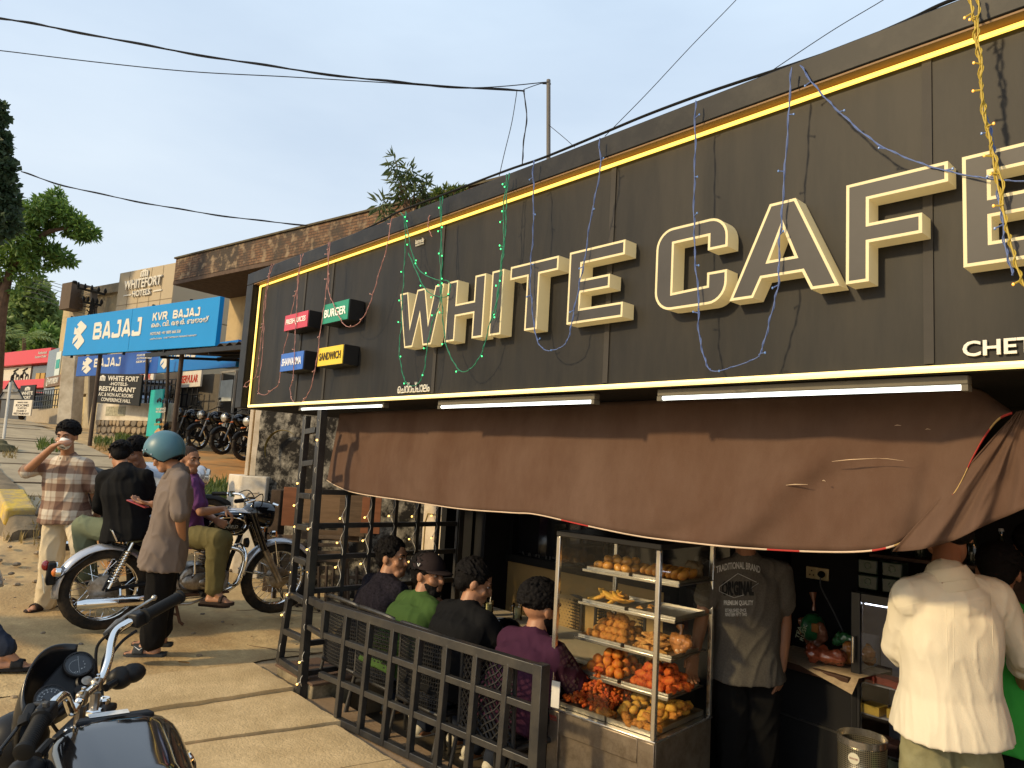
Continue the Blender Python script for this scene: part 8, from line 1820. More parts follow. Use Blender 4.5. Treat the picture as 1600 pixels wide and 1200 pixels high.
# black hotel banner
A4, B4 = atD(149, 629, 19.4), atD(217, 632, 18.0); B4.z = atD(217, 632, 18.0).z
bn4, u4, z4, n4_, w4 = sign_board('hotel_banner', 'black banner advertising hotel restaurant and rooms in white letters', A4, Vector((B4.x, B4.y, A4.z-.10)), .80, .05, mat('black_banner', (.010, .010, .010), .6))
def l4(s, u, v, uw, vh, bold=.02): lettering('lettering', s, A4+u4*(u*w4)+UZ*(v*.80)+n4_*.004, u4, UZ, uw*w4, vh*.80, .005, m_sprint, bn4, bold)
l4('WHITE FORT', .24, .76, .70, .17); l4('-HOTELS-', .30, .61, .42, .11); l4('RESTAURANT', .06, .41, .84, .16); l4('A/C & NON A/C ROOMS', .06, .24, .80, .12, .01); l4('CONFERENCE HALL', .14, .07, .68, .12, .01)
b = MB(); crown(b, A4+u4*(w4*.05)+UZ*.60+n4_*.004, u4, UZ, w4*.13, .16, n4_*.2); b.build('castle_emblem', m_sprint, bn4)
# teal standee
A5, B5 = atD(237, 682, 17.6), atD(257, 680, 17.0); t5, u5, z5, n5, w5 = sign_board('standee', 'tall teal standee with motorcycle pictures', A5, Vector((B5.x, B5.y, A5.z)), 1.16, .04, mat('teal_standee', (.02, .36, .33), .5, var=.12, vscale=3))
t5.location = A5
for u, v, w_, h_ in ((.10, .72, .40, .10), (.52, .70, .40, .11), (.18, .30, .55, .09)):
	b = MB(); o_ = A5+u5*(u*w5)+UZ*(v*1.16)+n5*.004
	for cx in (.2, .8): b.ring(o_+u5*(cx*w_*w5)+UZ*.04, n5, .045*w_*2, .012, 14, 4)
	b.prism([(.05, .03), (.3, .09), (.5, .12), (.8, .10), (.95, .05), (.6, .03)], o_, u5*w_*w5*1.0, UZ*h_*9*.12/.1*.9, n5*.006); b.build('motorcycle_picture', m_bblack, t5)
for tx, v, m_ in (('FREE SERVICE', .56, m_sprint), ('WORKSHOP', .50, m_sprint), ('OFFER', .235, mat('orange_print', (.5, .25, .04), .6))): lettering('lettering', tx, A5+u5*(.12*w5)+UZ*(v*1.16)+n5*.004, u5, UZ, .76*w5, .05, .004, m_, t5, .01)
b = MB(); b.prism([(.25, .02), (.75, .02), (.8, .08), (.62, .15), (.5, .18), (.36, .15), (.2, .09)], A5+n5*.004, u5*w5, UZ*1.16, n5*.005); b.build('family_picture', mat('skin_print', (.45, .25, .12), .6, var=.5, vscale=20), t5)
# white gate pillar
gp2 = thing('gate_pillar', 'tall white gate pillar left of the blue signs', 'pillar', atD(102, 660, 23.5)); b = MB(); pt = [atD(x_, y_, 23.5) for x_, y_ in ((88, 662), (111, 662), (118, 556), (97, 556))]
a_, c_ = pt[0], pt[1]; e_, f_ = pt[2], pt[3]; back = VX*.6
b.add([a_, c_, e_, f_, a_+back, c_+back, e_+back, f_+back], [(0, 1, 2, 3), (1, 5, 6, 2), (5, 4, 7, 6), (4, 0, 3, 7), (3, 2, 6, 7), (1, 0, 4, 5)]); b.build('shaft', mat('chalky_white_wall', (.58, .52, .42), .85), gp2, bevel=.02)
# car showroom with brown band at left
cs = thing('car_showroom', 'tall tan walled car showroom with a brown name band', 'building', atD(95, 650, 36)); q0 = atD(84, 600, 36); q1 = atD(116, 600, 33); q0.z = q1.z = 0; d = q1-q0; Rd = Matrix.Rotation(math.atan2(d.y, d.x), 3, 'Z'); n6 = Vector((-d.y, d.x, 0)).normalized(); zt6 = atD(88, 482, 36).z; dn6 = d.normalized(); L6 = d.length+3
ce6 = q0+dn6*(L6/2)
b = MB(); b.box(ce6+n6*4+UZ*((zt6+1)/2), (L6, 8, zt6-1), Rd); b.build('wall', mat('ochre_cream_wall', (.46, .36, .19), .8, var=.08, dirt=(.36, .27, .14), dscale=.8, damt=.4), cs)
q2_ = atD(70, 604, 38); b = MB(); b.box(q0-dn6*.9+n6*1+UZ*3.4, (2.4, 2, 5.6), Rd); b.build('annex', mat('glass_dark_green', (.07, .075, .06), .2), cs)
b = MB(); b.box(q0+dn6*.1-n6*.06+UZ*atD(80, 596, 36).z, (3.6, .1, .52), Rd); b.build('name_band', mat('brown_name_band', (.15, .085, .04), .5), cs)
pz = atD(73, 600, 35.6); lettering('lettering', 'HYUNDAI', q0-dn6*.45-n6*.115+UZ*(atD(80, 596, 36).z-.15), dn6, UZ, 1.9, .30, .03, m_sprint, cs, .02); b = MB(); b.ring(q0-dn6*.85-n6*.12+UZ*atD(80, 596, 36).z, n6, .20, .03, 24, 6); b.tube([q0-dn6*.95-n6*.12+UZ*(atD(80, 596, 36).z-.1), q0-dn6*.75-n6*.12+UZ*(atD(80, 596, 36).z+.1)], .03, 6); b.build('oval_emblem', m_sprint, cs)
b = MB(); b.box(q0+dn6*.55-n6*.03+UZ*(atD(92, 570, 36).z), (1.0, .05, 1.25), Rd); wv = b.build('window', mat('pale_window_poster', (.50, .55, .50), .4), cs); b = MB(); b.box(q0+dn6*.6-n6*.065+UZ*(atD(92, 570, 36).z+.0), (.7, .02, .45), Rd); b.build('poster_print', mat('teal_print', (.02, .28, .24), .5, var=.4, vscale=5), wv)
# red showroom far left
rs = thing('red_showroom', 'two storey red banded motorcycle showroom far up the road', 'building', atD(30, 640, 46)); r0, r1 = atD(-40, 600, 50), atD(77, 600, 43); r0.z = r1.z = 0; d = r1-r0; Lr = d.length; dr = d.normalized(); nr = Vector((-dr.y, dr.x, 0)); Rr = Matrix.Rotation(math.atan2(dr.y, dr.x), 3, 'Z')
def rbox(name, u0, u1, v0, v1, z0, z1, m, bev=0):
	b = MB(); b.box(r0+dr*((u0+u1)/2)+nr*((v0+v1)/2)+UZ*((z0+z1)/2), (u1-u0, v1-v0, z1-z0), Rr); return b.build(name, m, rs, bevel=bev)
zr = lambda y: atD(60, y, 44).z
m_redb = mat('red_fascia', (.55, .012, .018), .4, var=.05)
rbox('wall', 0, Lr, .3, 6, 1.5, zr(545), mat('pale_grey_wall', (.34, .31, .26), .8)); rbox('red_band', 0, Lr+.1, -.2, .29, zr(568), zr(545), m_redb, .02); rbox('red_band', 0, Lr-.1, -.2, .29, zr(607), zr(593), m_redb, .02)
rbox('glazing', Lr*.70, Lr-.2, .22, .29, zr(592), zr(569), mat('dim_shop_glass', (.06, .058, .045), .15, var=.4, vscale=.8))
rbox('poster', 1, Lr*.72, .16, .21, zr(592), zr(569), mat('white_poster', (.55, .52, .42), .6))
for k, u in enumerate((.50, .62)):
	b = MB(); o_ = r0+dr*(Lr*u)+nr*.14+UZ*(zr(588)); b.ring(o_, nr, .22, .03, 16, 5); b.ring(o_+dr*.8, nr, .22, .03, 16, 5); b.tube([o_, o_+dr*.3+UZ*.4, o_+dr*.8+UZ*.1], .06, 6); b.tube([o_+dr*.1+UZ*.45, o_+dr*.75+UZ*.6], .05, 6); b.build('motorcycle_picture', m_bblack, rs)
for u in (.80, .86, .92): rbox('carton', Lr*u, Lr*u+.55, .12, .20, zr(592), zr(582)-.2*(u-.8), mat('brown_carton', (.42, .27, .08), .8))
lettering('lettering', 'Authorised', r0+dr*(Lr*.87)-nr*.21+UZ*(zr(554)), dr, UZ, 1.2, .18, .02, m_sprint, rs); lettering('lettering', 'Factory Outlet', r0+dr*(Lr*.84)-nr*.21+UZ*(zr(561)), dr, UZ, 1.6, .20, .02, m_sprint, rs)
rbox('ground_floor_front', 0, Lr, .2, .28, 1.5, zr(608), mat('dark_shop_front', (.03, .028, .025), .4))
# left boundary wall, banner, rooms board
lw = thing('boundary_wall', 'low grey block wall with iron railing along the far side of the road', 'wall', atD(65, 660, 29)); a_, c_ = atD(40, 660, 31), atD(94, 660, 27.5); d = c_-a_; d.z = 0; n7 = Vector((-d.y, d.x, 0)).normalized(); Rd = Matrix.Rotation(math.atan2(d.y, d.x), 3, 'Z'); zl0, zl1 = 1.9, atD(70, 638, 29).z; mm = (a_+c_)/2
b = MB(); b.box(Vector((mm.x, mm.y, (zl0+zl1)/2))+n7*.1, (d.length, .2, zl1-zl0), Rd); b.build('block_wall', mat('grey_blockwork', (.33, .28, .21), .9, var=.15), lw)
for i in range(16):
	b = MB(); r = a_.lerp(c_, i/15); b.bar(Vector((r.x, r.y, zl1)), Vector((r.x, r.y, zl1+.75)), .03, .03, (0, 1, 0)); b.build('bar', m_bblack, lw)
for z_ in (.1, .32, .54, .75):
	b = MB(); b.bar(Vector((a_.x, a_.y, zl1+z_)), Vector((c_.x, c_.y, zl1+z_)), .03, .03); b.build('rail', m_bblack, lw)
A8, B8 = atD(29, 626, 29.5), atD(52, 628, 28.4); t8, u8, z8, n8, w8 = sign_board('hotel_banner', 'small black banner with white castle emblem on the railing', A8, Vector((B8.x, B8.y, A8.z)), .62, .05, MATS['black_banner'])
lettering('lettering', 'WHITE', A8+u8*(w8*.15)+UZ*.22+n8*.004, u8, UZ, w8*.75, .14, .005, m_sprint, t8, .02); lettering('lettering', 'FORT', A8+u8*(w8*.3)+UZ*.05+n8*.004, u8, UZ, w8*.5, .13, .005, m_sprint, t8, .02); b = MB(); crown(b, A8+u8*(w8*.35)+UZ*.40+n8*.004, u8, UZ, w8*.35, .16, n8*.2); b.build('castle_emblem', m_sprint, t8)
A9, B9 = atD(19, 649, 28), atD(47, 651, 27.2); t9, u9, z9, n9, w9 = sign_board('rooms_board', 'white board offering rooms, suites and family restaurant', A9, Vector((B9.x, B9.y, A9.z)), .60, .05, mat('white_board', (.60, .55, .47), .6))
m_dkp = mat('dark_print', (.05, .04, .04), .6, var=0)
for tx, v, uw, hh in (('WHITE FORT', .80, .6, .09), ('ROOMS', .58, .72, .16), ('SUITES', .42, .5, .11), ('FAMILY', .24, .55, .11), ('RESTAURANT', .06, .84, .13)): lettering('lettering', tx, A9+u9*(w9*(.5-uw/2))+UZ*(v*.60)+n9*.004, u9, UZ, w9*uw, hh*.60, .004, m_dkp, t9, .01)
# triangular road sign seen from behind
tsn = thing('road_sign', 'triangular road sign seen from behind on a white pole', 'road sign', atD(3, 714, 14.5)); d0 = 15.; p, q, r = atD(-2, 624, d0), atD(37, 624, d0), atD(19, 592, d0); b = MB(); c_ = (p+q+r)/3
def tri(s, off): return [c_+(v-c_)*s-VX*off for v in (p, q, r)]
f_ = tri(1, 0); g_ = tri(1, -.03); b.add(f_+g_, [(0, 1, 2), (5, 4, 3), (0, 3, 4, 1), (1, 4, 5, 2), (2, 5, 3, 0)]); b.build('plate', mat('grey_sign_back', (.40, .38, .34), .5), tsn)
b = MB(); t1 = tri(1.02, .004); b.tube(t1+[t1[0]], .018, 6); b.build('rim', m_bblack, tsn); b = MB(); b.bar(p.lerp(r, .42)-VX*.03, q.lerp(r, .42)-VX*.03, .03, .05); b.build('brace', MATS['grey_sign_back'], tsn)
b = MB(); b.tube([atD(18.5, 598, d0)-VX*.04, atD(2, 716, d0-.6)], .028, 8); b.build('pole', mat('white_pole', (.55, .52, .46), .5), tsn)
# ---- cars
def car(label, col, loc, rz):
	t = thing('parked_car', label, 'car', loc, rz); mc = mat('car_paint_'+label.split()[0], col, .2, .3, coat=.6)
	b = MB(); loft(b, [(Vector((x, 0, z)), Vector((0, 1, 0)), UZ, w_, h_) for x, z, w_, h_ in ((-2.0, .62, .70, .22), (-1.95, .64, .80, .30), (-1.0, .66, .86, .34), (.4, .66, .87, .33), (1.3, .62, .84, .28), (1.85, .56, .76, .22), (1.95, .52, .6, .14))], 20, 4); b.build('body', mc, t, local=True)
	b = MB(); loft(b, [(Vector((x, 0, z)), Vector((0, 1, 0)), UZ, w_, h_) for x, z, w_, h_ in ((-1.85, .95, .70, .08), (-1.5, 1.15, .70, .28), (-.4, 1.22, .70, .30), (.4, 1.15, .68, .26), (1.05, .95, .66, .06))], 18, 4); b.build('cabin_glass', mat('car_glass', (.02, .022, .025), .06), t, local=True)
	b = MB(); loft(b, [(Vector((x, 0, z)), Vector((0, 1, 0)), UZ, w_, .03) for x, z, w_ in ((-1.6, 1.42, .58), (-.9, 1.51, .64), (-.2, 1.51, .64), (.35, 1.40, .60))], 14, 4); b.build('roof', mc, t, local=True)
	for x in (-1.25, 1.2):
		for s in (-1, 1):
			b = MB(); b.lathe([(.20, -.1), (.31, -.09), (.32, 0), (.31, .09), (.2, .1)], (x, s*.78, .32), (0, 1, 0), 20); o = b.build('wheel', m_tyre, t, local=True); b = MB(); b.lathe([(.19, -.105), (.19, .105)], (x, s*.78, .32), (0, 1, 0), 16); b.build('rim', m_alu, o, local=True)
	for s in (-1, 1): b = MB(); b.ball((1.82, s*.6, .66), (.10, .14, .09), 12); b.build('headlight', m_clear, t, local=True)
	for s in (-1, 1): b = MB(); b.box((.55, s*.92, .98), (.12, .14, .10)); b.build('wing_mirror', mc, t, bevel=.03, local=True)
def park_car(label, col, x_, y_, d0, rz): p = atD(x_, y_, d0); car(label, col, Vector((p.x, p.y, atD(x_, y_, d0).z)), rz)
park_car('blue hatchback showing its rear behind the white pillar', (.05, .10, .30), 126, 660, 36, 2.9); park_car('dark grey pickup behind the iron railing', (.05, .052, .055), 70, 659, 39, 2.75); park_car('silver blue car parked behind the compound wall', (.25, .32, .42), 232, 668, 24.0, 2.75)
# ---- steel pole and overhead cables
po = thing('steel_pole', 'slim steel pole rising behind the sign top', 'pole', atY(857, 248, 3.9)); b = MB(); b.tube([atY(857, 320, 3.9), atY(857, 125, 3.9)], .017, 8); b.build('pole', mat('grey_pole', (.13, .12, .11), .6), po); b = MB(); b.tube([atY(857, 131, 3.9)-RX*.05, atY(857, 131, 3.9)+RX*.02], .006, 5); b.build('hook', m_black, po)
m_cab = mat('black_cable', (.012, .012, .013), .6)
def cable(label, pts, r, ds, twist=0):
	P = [atD(p[0], p[1], ds[0]+(ds[1]-ds[0])*i/(len(pts)-1)) for i, p in enumerate(pts)]; P = catmull(P, 10); t = thing('overhead_cable', label, 'cable', P[0]); b = MB(); b.tube(P, r, 6)
	if twist: b.tube([p+UZ*(math.sin(i*.5)*r*1.7)+RX*(math.cos(i*.5)*r*1.2) for i, p in enumerate(P)], r*.7, 5)
	b.build('wire', m_cab, t)
cable('thick bundled cable crossing the sky to the steel pole', [(-60, 17), (0, 28), (100, 46), (250, 75), (400, 100), (560, 122), (700, 135), (820, 142)], .0058, (5.0, 5.35), 1)
cable('thin wire under the thick cable', [(-60, 74), (0, 79), (150, 97), (300, 112), (450, 120), (600, 129), (740, 137), (857, 128)], .0035, (5.2, 5.4))
cable('drop wire from the cable end to the shop roof', [(808, 140), (800, 190), (788, 240), (780, 275)], .003, (5.3, 5.2)); cable('doubled drop wire beside the pole', [(818, 142), (823, 180), (818, 225), (816, 258)], .004, (5.3, 5.2), 1); cable('short tie wire from pole to sign top', [(857, 128), (840, 132), (818, 140)], .003, (5.4, 5.3)); cable('stay wire running down right of the pole', [(857, 195), (880, 214), (898, 230)], .0025, (5.4, 5.2))
cable('wire with loose ends running to the brick parapet', [(33, 268), (100, 290), (200, 312), (300, 330), (400, 344), (480, 352)], .011, (15, 15.5), 1)
cable('thin wire slanting up to the right over the sign', [(1165, -20), (1150, 0), (1080, 72), (1010, 147), (945, 213)], .0022, (4.2, 4.2)); cable('second thin wire slanting up to the right', [(1400, -15), (1380, 0), (1300, 48), (1205, 111)], .0022, (3.6, 3.6))
for i, (y0, y1) in enumerate(((428, 455), (432, 461), (437, 468), (445, 478), (452, 487), (460, 492))): cable(['top', 'second', 'third', 'fourth', 'fifth', 'lowest'][i]+' of the thin street wires left of the utility pole', [(-30, y0-9), (20, y0), (60, y0+7), (100, (y0+y1)/2+5), (140, y1)], .012, (38, 27))
up_ = thing('utility_pole', 'concrete utility pole with crossarms and tangled wires', 'utility pole', atD(146, 690, 27)); b = MB(); b.bar(atD(147, 452, 27), atD(141, 700, 27), .22, .20, (0, 1, 0)); b.build('pole', mat('pole_concrete', (.15, .13, .11), .9), up_)
for (x0, y0, x1, y1) in ((122, 450, 164, 460), (130, 472, 158, 477)):
	b = MB(); b.bar(atD(x0, y0, 26.8), atD(x1, y1, 26.8), .08, .08); o = b.build('crossarm', m_bblack, up_)
	b = MB()
	for k in range(5): q = atD(x0, y0, 26.8).lerp(atD(x1, y1, 26.8), k/4); b.lathe([(.03, 0), (.06, .06), (.05, .12), (.02, .2)], q+UZ*.03, UZ, 8)
	b.build('insulator', m_bblack, o)
b = MB()
for k in range(9): a0 = rnd.uniform(0, 6); b.tube(catmull([atD(133+rnd.uniform(-4, 14), 478+rnd.uniform(-12, 10), 26.6), atD(140+rnd.uniform(-8, 8), 488+rnd.uniform(-8, 8), 26.6), atD(145+rnd.uniform(-8, 10), 476+rnd.uniform(-12, 14), 26.6)], 6), .02, 5)
b.build('wire_tangle', m_cab, up_)
fl = thing('flood_lamp', 'small flood lamp on a thin arm on the hotel roof', 'lamp', atD(120, 444, 27)); b = MB(); b.tube([atD(123, 450, 27), atD(118, 441, 27)], .02, 5); b.ball(atD(117, 441, 27), (.13, .1, .07), 8); b.build('lamp', m_bblack, fl)
# ---- foliage
def leaves(name, blobs, size, m, parent, aspect=.42, droop=.3, seed=1):
	"""blobs: (centre, radii, count); leaf-sized bent faces spread through each clump, denser at its shell"""
	rg_ = np.random.default_rng(seed); V = []; F = []
	for c, r, n in blobs:
		d = rg_.normal(size=(n, 3)); d /= np.linalg.norm(d, axis=1)[:, None]; rad = rg_.uniform(.35, 1, n)**.6*(1+.22*np.sin(d[:, 0]*5+c[0])*np.cos(d[:, 2]*6+c[2])); P = np.array(c)+d*rad[:, None]*np.array(r)
		ax = d*.55+rg_.normal(size=(n, 3))*.65; ax[:, 2] -= droop; ax /= np.linalg.norm(ax, axis=1)[:, None]; sd = np.cross(ax, rg_.normal(size=(n, 3))); sd /= np.linalg.norm(sd, axis=1)[:, None]; s = size*rg_.uniform(.6, 1.3, n)[:, None]
		up_v = np.cross(sd, ax); a = P; b2 = P+ax*s*.5+sd*s*aspect*.5+up_v*s*.06; c2 = P+ax*s-up_v*s*.08; d2 = P+ax*s*.5-sd*s*aspect*.5+up_v*s*.06
		o = len(V)*1; base = sum(len(x) for x in V); V.append(np.stack([a, b2, c2, d2], 1).reshape(-1, 3)); F += [(base+4*i, base+4*i+1, base+4*i+2, base+4*i+3) for i in range(n)]
	V = np.concatenate(V); me = bpy.data.meshes.new(name); me.from_pydata(V.tolist(), [], F); me.materials.append(m); me.update(); return link(name, me, parent)
def leafmat(name, c1, c2, rough=.55):
	m = bpy.data.materials.new(name); m.use_nodes = True; n = m.node_tree; p = n.nodes['Principled BSDF']; p.inputs['Roughness'].default_value = rough
	g = n.nodes.new('ShaderNodeNewGeometry'); r = n.nodes.new('ShaderNodeValToRGB'); r.color_ramp.elements[0].color = (*c1, 1); r.color_ramp.elements[1].color = (*c2, 1); n.links.new(g.outputs['Random Per Island'], r.inputs[0]); n.links.new(r.outputs[0], p.inputs['Base Color'])
	tr = n.nodes.new('ShaderNodeBsdfTranslucent'); n.links.new(r.outputs[0], tr.inputs[0]); mx = n.nodes.new('ShaderNodeMixShader'); mx.inputs[0].default_value = .4; n.links.new(p.outputs[0], mx.inputs[1]); n.links.new(tr.outputs[0], mx.inputs[2]); n.links.new(mx.outputs[0], n.nodes['Material Output'].inputs[0]); return m
m_lf1 = leafmat('mango_leaf', (.06, .14, .025), (.20, .31, .06)); m_lf2 = leafmat('dark_round_leaf', (.022, .048, .024), (.07, .11, .05)); m_lf3 = leafmat('far_leaf', (.12, .19, .055), (.28, .36, .12)); m_lf4 = leafmat('lance_leaf', (.05, .09, .03), (.14, .17, .06)); m_weed = leafmat('weed_leaf', (.05, .10, .02), (.16, .19, .04)); m_bark = mat('bark', (.12, .075, .05), .95, var=.35, vscale=6, bump=.8, bscale=12)
def pxs(blobs, d0): return [(tuple(atD(x, y, d0+(dz or 0))), (r*d0/1120,)*3, n) for x, y, r, n, dz in blobs]
t = thing('mango_tree', 'broad leafy tree leaning in from the left edge', 'tree', atD(-18, 690, 25)); d0 = 25
bl = [(85, 310, 13, 300, .4), (94, 322, 11, 220, 0), (70, 318, 14, 330, 0), (56, 330, 16, 420, -.5), (106, 338, 14, 330, 0), (84, 342, 15, 360, .5), (124, 350, 13, 300, 0), (140, 361, 10, 200, 0), (148, 368, 6, 80, 0), (112, 358, 11, 230, .3), (128, 368, 8, 120, 0), (60, 356, 18, 460, .4), (38, 345, 20, 560, 0), (20, 330, 22, 600, .5), (30, 372, 22, 560, -.6), (8, 365, 24, 650, 0), (52, 385, 15, 330, 0), (74, 388, 12, 240, 0), (90, 398, 12, 230, .2), (104, 404, 9, 140, 0), (82, 412, 9, 130, .2), (112, 408, 5, 60, 0), (40, 408, 16, 330, .3), (20, 400, 18, 420, 0), (56, 424, 9, 110, -.2), (34, 432, 9, 100, 0), (28, 455, 7, 70, 0), (6, 420, 18, 360, 0), (45, 405, 10, 160, -.4), (-30, 340, 50, 1500, .5), (-50, 410, 40, 900, 0)]
leaves('crown', pxs(bl, d0), .24, m_lf1, t, .32, .35, 3)
b = MB(); b.tube(catmull([atD(-20, 700, d0), atD(-8, 600, d0), atD(0, 500, d0), atD(8, 455, d0), atD(18, 420, d0), atD(40, 380, d0)], 6), [.27-.0065*i for i in range(31)], 10); b.tube(catmull([atD(3, 480, d0), atD(-6, 430, d0), atD(-20, 380, d0)], 6), [.16-.008*i for i in range(13)], 8); b.tube(catmull([atD(22, 415, d0), atD(60, 395, d0), atD(92, 400, d0)], 6), [.12-.007*i for i in range(13)], 6); b.tube(catmull([atD(20, 410, d0), atD(70, 365, d0), atD(125, 355, d0)], 6), [.13-.008*i for i in range(13)], 6); b.build('trunk', m_bark, t)
t = thing('dark_tree', 'tall dark round leaved tree at the left edge', 'tree', atD(-60, 690, 19)); d0 = 19
leaves('crown', pxs([(-6, 185, 18, 220, 0), (-14, 220, 26, 600, 0), (-2, 232, 14, 200, 0), (-12, 265, 30, 800, 0), (4, 265, 14, 260, 0), (10, 290, 13, 200, 0), (-10, 310, 34, 1000, 0), (12, 325, 14, 260, .2), (0, 345, 30, 700, 0), (-50, 260, 50, 1400, 0), (-70, 340, 60, 1400, 0), (3, 166, 6, 40, 0)], d0), .17, m_lf2, t, .75, .1, 5); b = MB(); b.tube([atD(-70, 700, d0), atD(-50, 450, d0), atD(-25, 250, d0)], [.3, .2, .06], 8); b.build('trunk', m_bark, t)
for k, (lab, bl, d0, m_, sz) in enumerate((('rounded bushy tree far behind the red showroom', [(55, 455, 16, 500, 0), (45, 480, 26, 900, 0), (65, 490, 24, 800, 0), (75, 510, 18, 600, 0), (40, 510, 28, 900, 0)], 64, m_lf3, .8), ('dark low tree far behind the red showroom', [(72, 528, 16, 500, 0), (62, 545, 20, 600, 0)], 60, m_lf1, .7), ('pale green tree at the far left behind the red showroom', [(10, 515, 22, 700, 0), (-5, 535, 30, 900, 0), (22, 540, 20, 600, 0), (-40, 520, 40, 1200, 0)], 62, m_lf3, .7))):
	t = thing('background_tree', lab, 'tree', atD(bl[0][0], 620, d0), 0, 'trees beyond the road'); leaves('crown', pxs(bl, d0), sz, m_, t, .6, .1, 20+k); b = MB(); b.tube([atD(bl[0][0], 640, d0), atD(bl[0][0], bl[0][1], d0)], [.35, .12], 6); b.build('trunk', m_bark, t)
t = thing('palm_tree', 'coconut palm half hidden among the far trees', 'tree', atD(30, 600, 58)); b = MB(); c = atD(38, 528, 57)
for k in range(15):
	a = 2*math.pi*k/15; el_ = rnd.uniform(-.1, .9); P = [c+(RX*math.cos(a)+VX*math.sin(a))*(L_*math.cos(el_))+UZ*(L_*math.sin(el_)-L_*L_*.17) for L_ in np.linspace(0, 2.6, 9)]
	for i in range(1, 9):
		dd = (P[i]-P[i-1]).normalized(); sd = dd.cross(UZ).normalized()
		for s in (-1, 1): q = P[i]; e = q+sd*s*.55+dd*.25-UZ*.30; b.add([q-dd*.07, q+dd*.07, e], [(0, 1, 2)])
b.build('frond', m_lf3, t, smooth=0)['kind'] = 'stuff'; b = MB(); b.tube([atD(34, 640, 58), c], [.18, .13], 6); b.build('trunk', m_bark, t)
t = thing('wall_sapling', 'wild sapling with long narrow leaves rooted on the brick parapet', 'plant', atD(640, 345, 15.2)); d0 = 15.2; root_ = atD(640, 352, d0); b = MB(); bl = []
for (x, y, r, n) in ((617, 248, 6, 14), (615, 262, 8, 20), (622, 275, 11, 30), (638, 268, 9, 26), (632, 290, 14, 44), (650, 282, 11, 32), (664, 285, 9, 26), (660, 303, 14, 44), (640, 310, 15, 46), (622, 305, 10, 26), (668, 318, 10, 28), (598, 320, 9, 24), (605, 335, 10, 24), (590, 326, 6, 12)):
	bl.append((x, y, r, n, rnd.uniform(-.15, .15))); b.tube(catmull([root_, root_.lerp(atD(x, y, d0), .55)+UZ*.05, atD(x, y, d0)], 5), [.02-.0013*i for i in range(11)], 5)
leaves('crown', pxs(bl, d0), .26, m_lf4, t, .22, .35, 9); b.build('trunk', m_bark, t)
t = thing('wall_weed', 'yellow green weeds growing on the parapet beside the sapling', 'plant', atD(695, 305, 14.8)); leaves('foliage', pxs([(685, 306, 9, 90, 0), (697, 303, 9, 110, 0), (710, 300, 8, 80, 0), (720, 297, 5, 40, 0)], 14.8), .13, m_weed, t, .35, -.2, 11)
# grass, weeds and rubble
def tufts(name, boxes, n, h, m, seed):
	rg_ = random.Random(seed); b = MB()
	for (x0, y0, x1, y1, z, cnt) in boxes:
		for i in range(cnt):
			p = atD(rg_.uniform(x0, x1), rg_.uniform(y0, y1), z+rg_.uniform(-.6, .6)); p.z = gz1(p.x, p.y)-.02; a = rg_.uniform(0, 6.28); hh = h*rg_.uniform(.4, 1.2); w = .012*rg_.uniform(.7, 1.6)*(h/.15); lean = Vector((math.cos(a), math.sin(a), 0))*hh*rg_.uniform(.1, .8); s = Vector((-math.sin(a), math.cos(a), 0))*w
			b.add([p-s, p+s, p+lean*.4+UZ*hh*.6+s*.7, p+lean*.4+UZ*hh*.6-s*.7, p+lean+UZ*hh], [(0, 1, 2, 3), (3, 2, 4)])
	o = b.build(name, m, smooth=0); tag(o, kind='stuff'); return o
tufts('grass', [(300, 770, 360, 810, 10.5, 1100), (180, 678, 245, 694, 18.3, 700), (60, 680, 100, 700, 13.5, 160), (330, 742, 356, 760, 11.5, 80), (148, 690, 175, 705, 16.5, 160)], 0, .20, m_weed, 3)
tufts('dry_grass', [(300, 775, 380, 830, 9.8, 700), (0, 850, 60, 900, 8.2, 160), (0, 745, 18, 790, 12, 150), (145, 700, 240, 730, 15, 200)], 0, .12, leafmat('dry_grass_blade', (.22, .16, .06), (.36, .27, .11)), 5)
b = MB(); rg_ = random.Random(12)
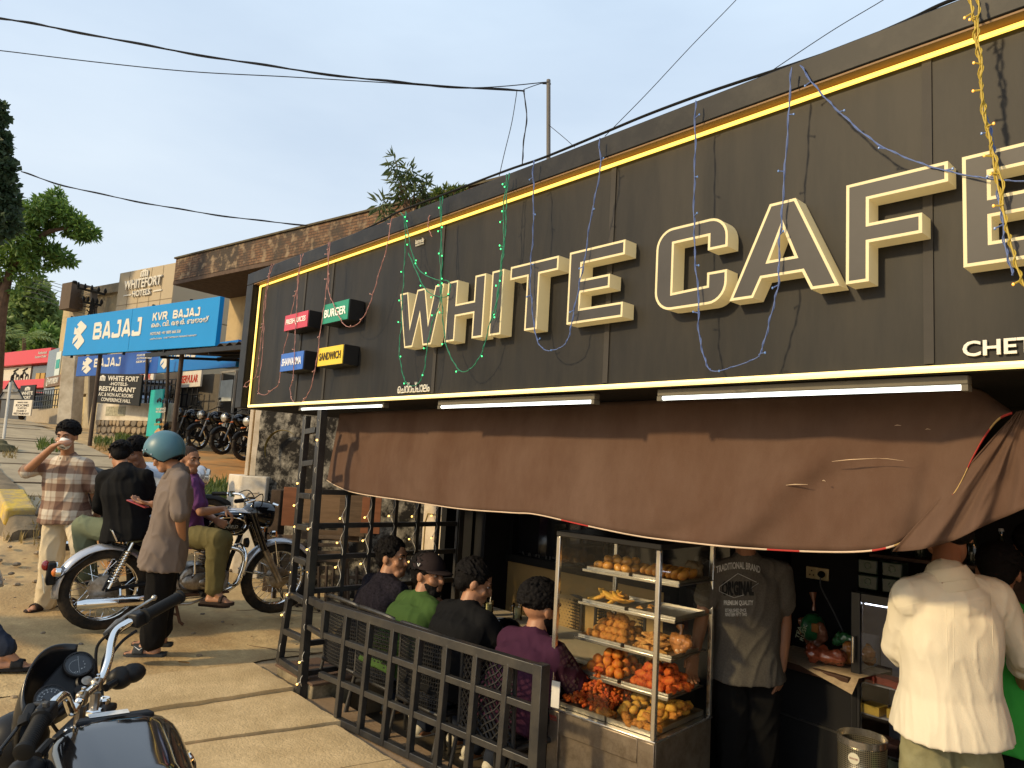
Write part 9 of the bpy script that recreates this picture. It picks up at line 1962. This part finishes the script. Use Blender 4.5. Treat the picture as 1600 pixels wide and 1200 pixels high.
for i in range(900):
	x = rg_.uniform(-14, -5.3); y = rg_.uniform(-1.5, 4.5)
	if x > -8.1 and rg_.random() < .75: continue
	r = rg_.uniform(.006, .022)*(1 if x > -8 else 1.6); b.ball((x, y, gz1(x, y)+r*.15), (r*1.3, r, r*.6), 5, rg_.randrange(3), Matrix.Rotation(rg_.uniform(0, 6), 3, 'Z'))
tag(b.build('gravel', m_st, smooth=0), kind='stuff')
b = MB()
for i in range(160):
	x = rg_.uniform(-13, -6); y = rg_.uniform(-1.5, 4.0); a = rg_.uniform(0, 6.28); L_ = rg_.uniform(.02, .06); p = Vector((x, y, gz1(x, y)+.006)); d = Vector((math.cos(a), math.sin(a), rg_.uniform(0, .25)))*L_; s = Vector((-math.sin(a), math.cos(a), 0))*L_*.3; b.add([p, p+d*.5+s, p+d, p+d*.5-s], [(0, 1, 2, 3)])
tag(b.build('fallen_leaves', mat('dry_leaf', (.16, .085, .035), .9, var=.5, vscale=3)), kind='stuff')
t = thing('mossy_wall', 'broken mossy stone wall stub at the left edge', 'wall', atD(6, 760, 12)); b = MB()
for i in range(26): p = atD(rnd.uniform(-30, 17), rnd.uniform(695, 752), 12.2+rnd.uniform(-.2, .4)); r = rnd.uniform(.10, .2); b.ball(p, (r*1.3, r, r*.8), 8, 0, Matrix.Rotation(rnd.uniform(0, 6), 3, 'Z'))
b.build('rubble', mat('mossy_stone', (.12, .105, .055), .95, var=.45, vscale=9, bump=.7), t, smooth=20)['kind'] = 'stuff'
# a dead leaf and a pebble on the slabs
p = atZ(288, 1036, .02); t = thing('dead_leaf', 'single curled dead leaf on the concrete by the first slab', 'leaf', p); b = MB(); b.grid([[p+RX*(-.045+.09*i/6)+VX*(.016*math.sin(math.pi*(i+.5)/7)*s)-VX*.02*(i/6)+UZ*(.004+.008*abs(s)) for s in (-1, 0, 1)] for i in range(7)]); b.build('blade', mat('dead_leaf_brown', (.24, .14, .05), .9), t)
p = atZ(220, 1080, .01); t = thing('pebble', 'single white pebble on the second slab', 'pebble', p); b = MB(); b.ball(p+UZ*.008, (.013, .01, .009), 8); b.build('stone', mat('white_pebble', (.6, .56, .5), .8), t)
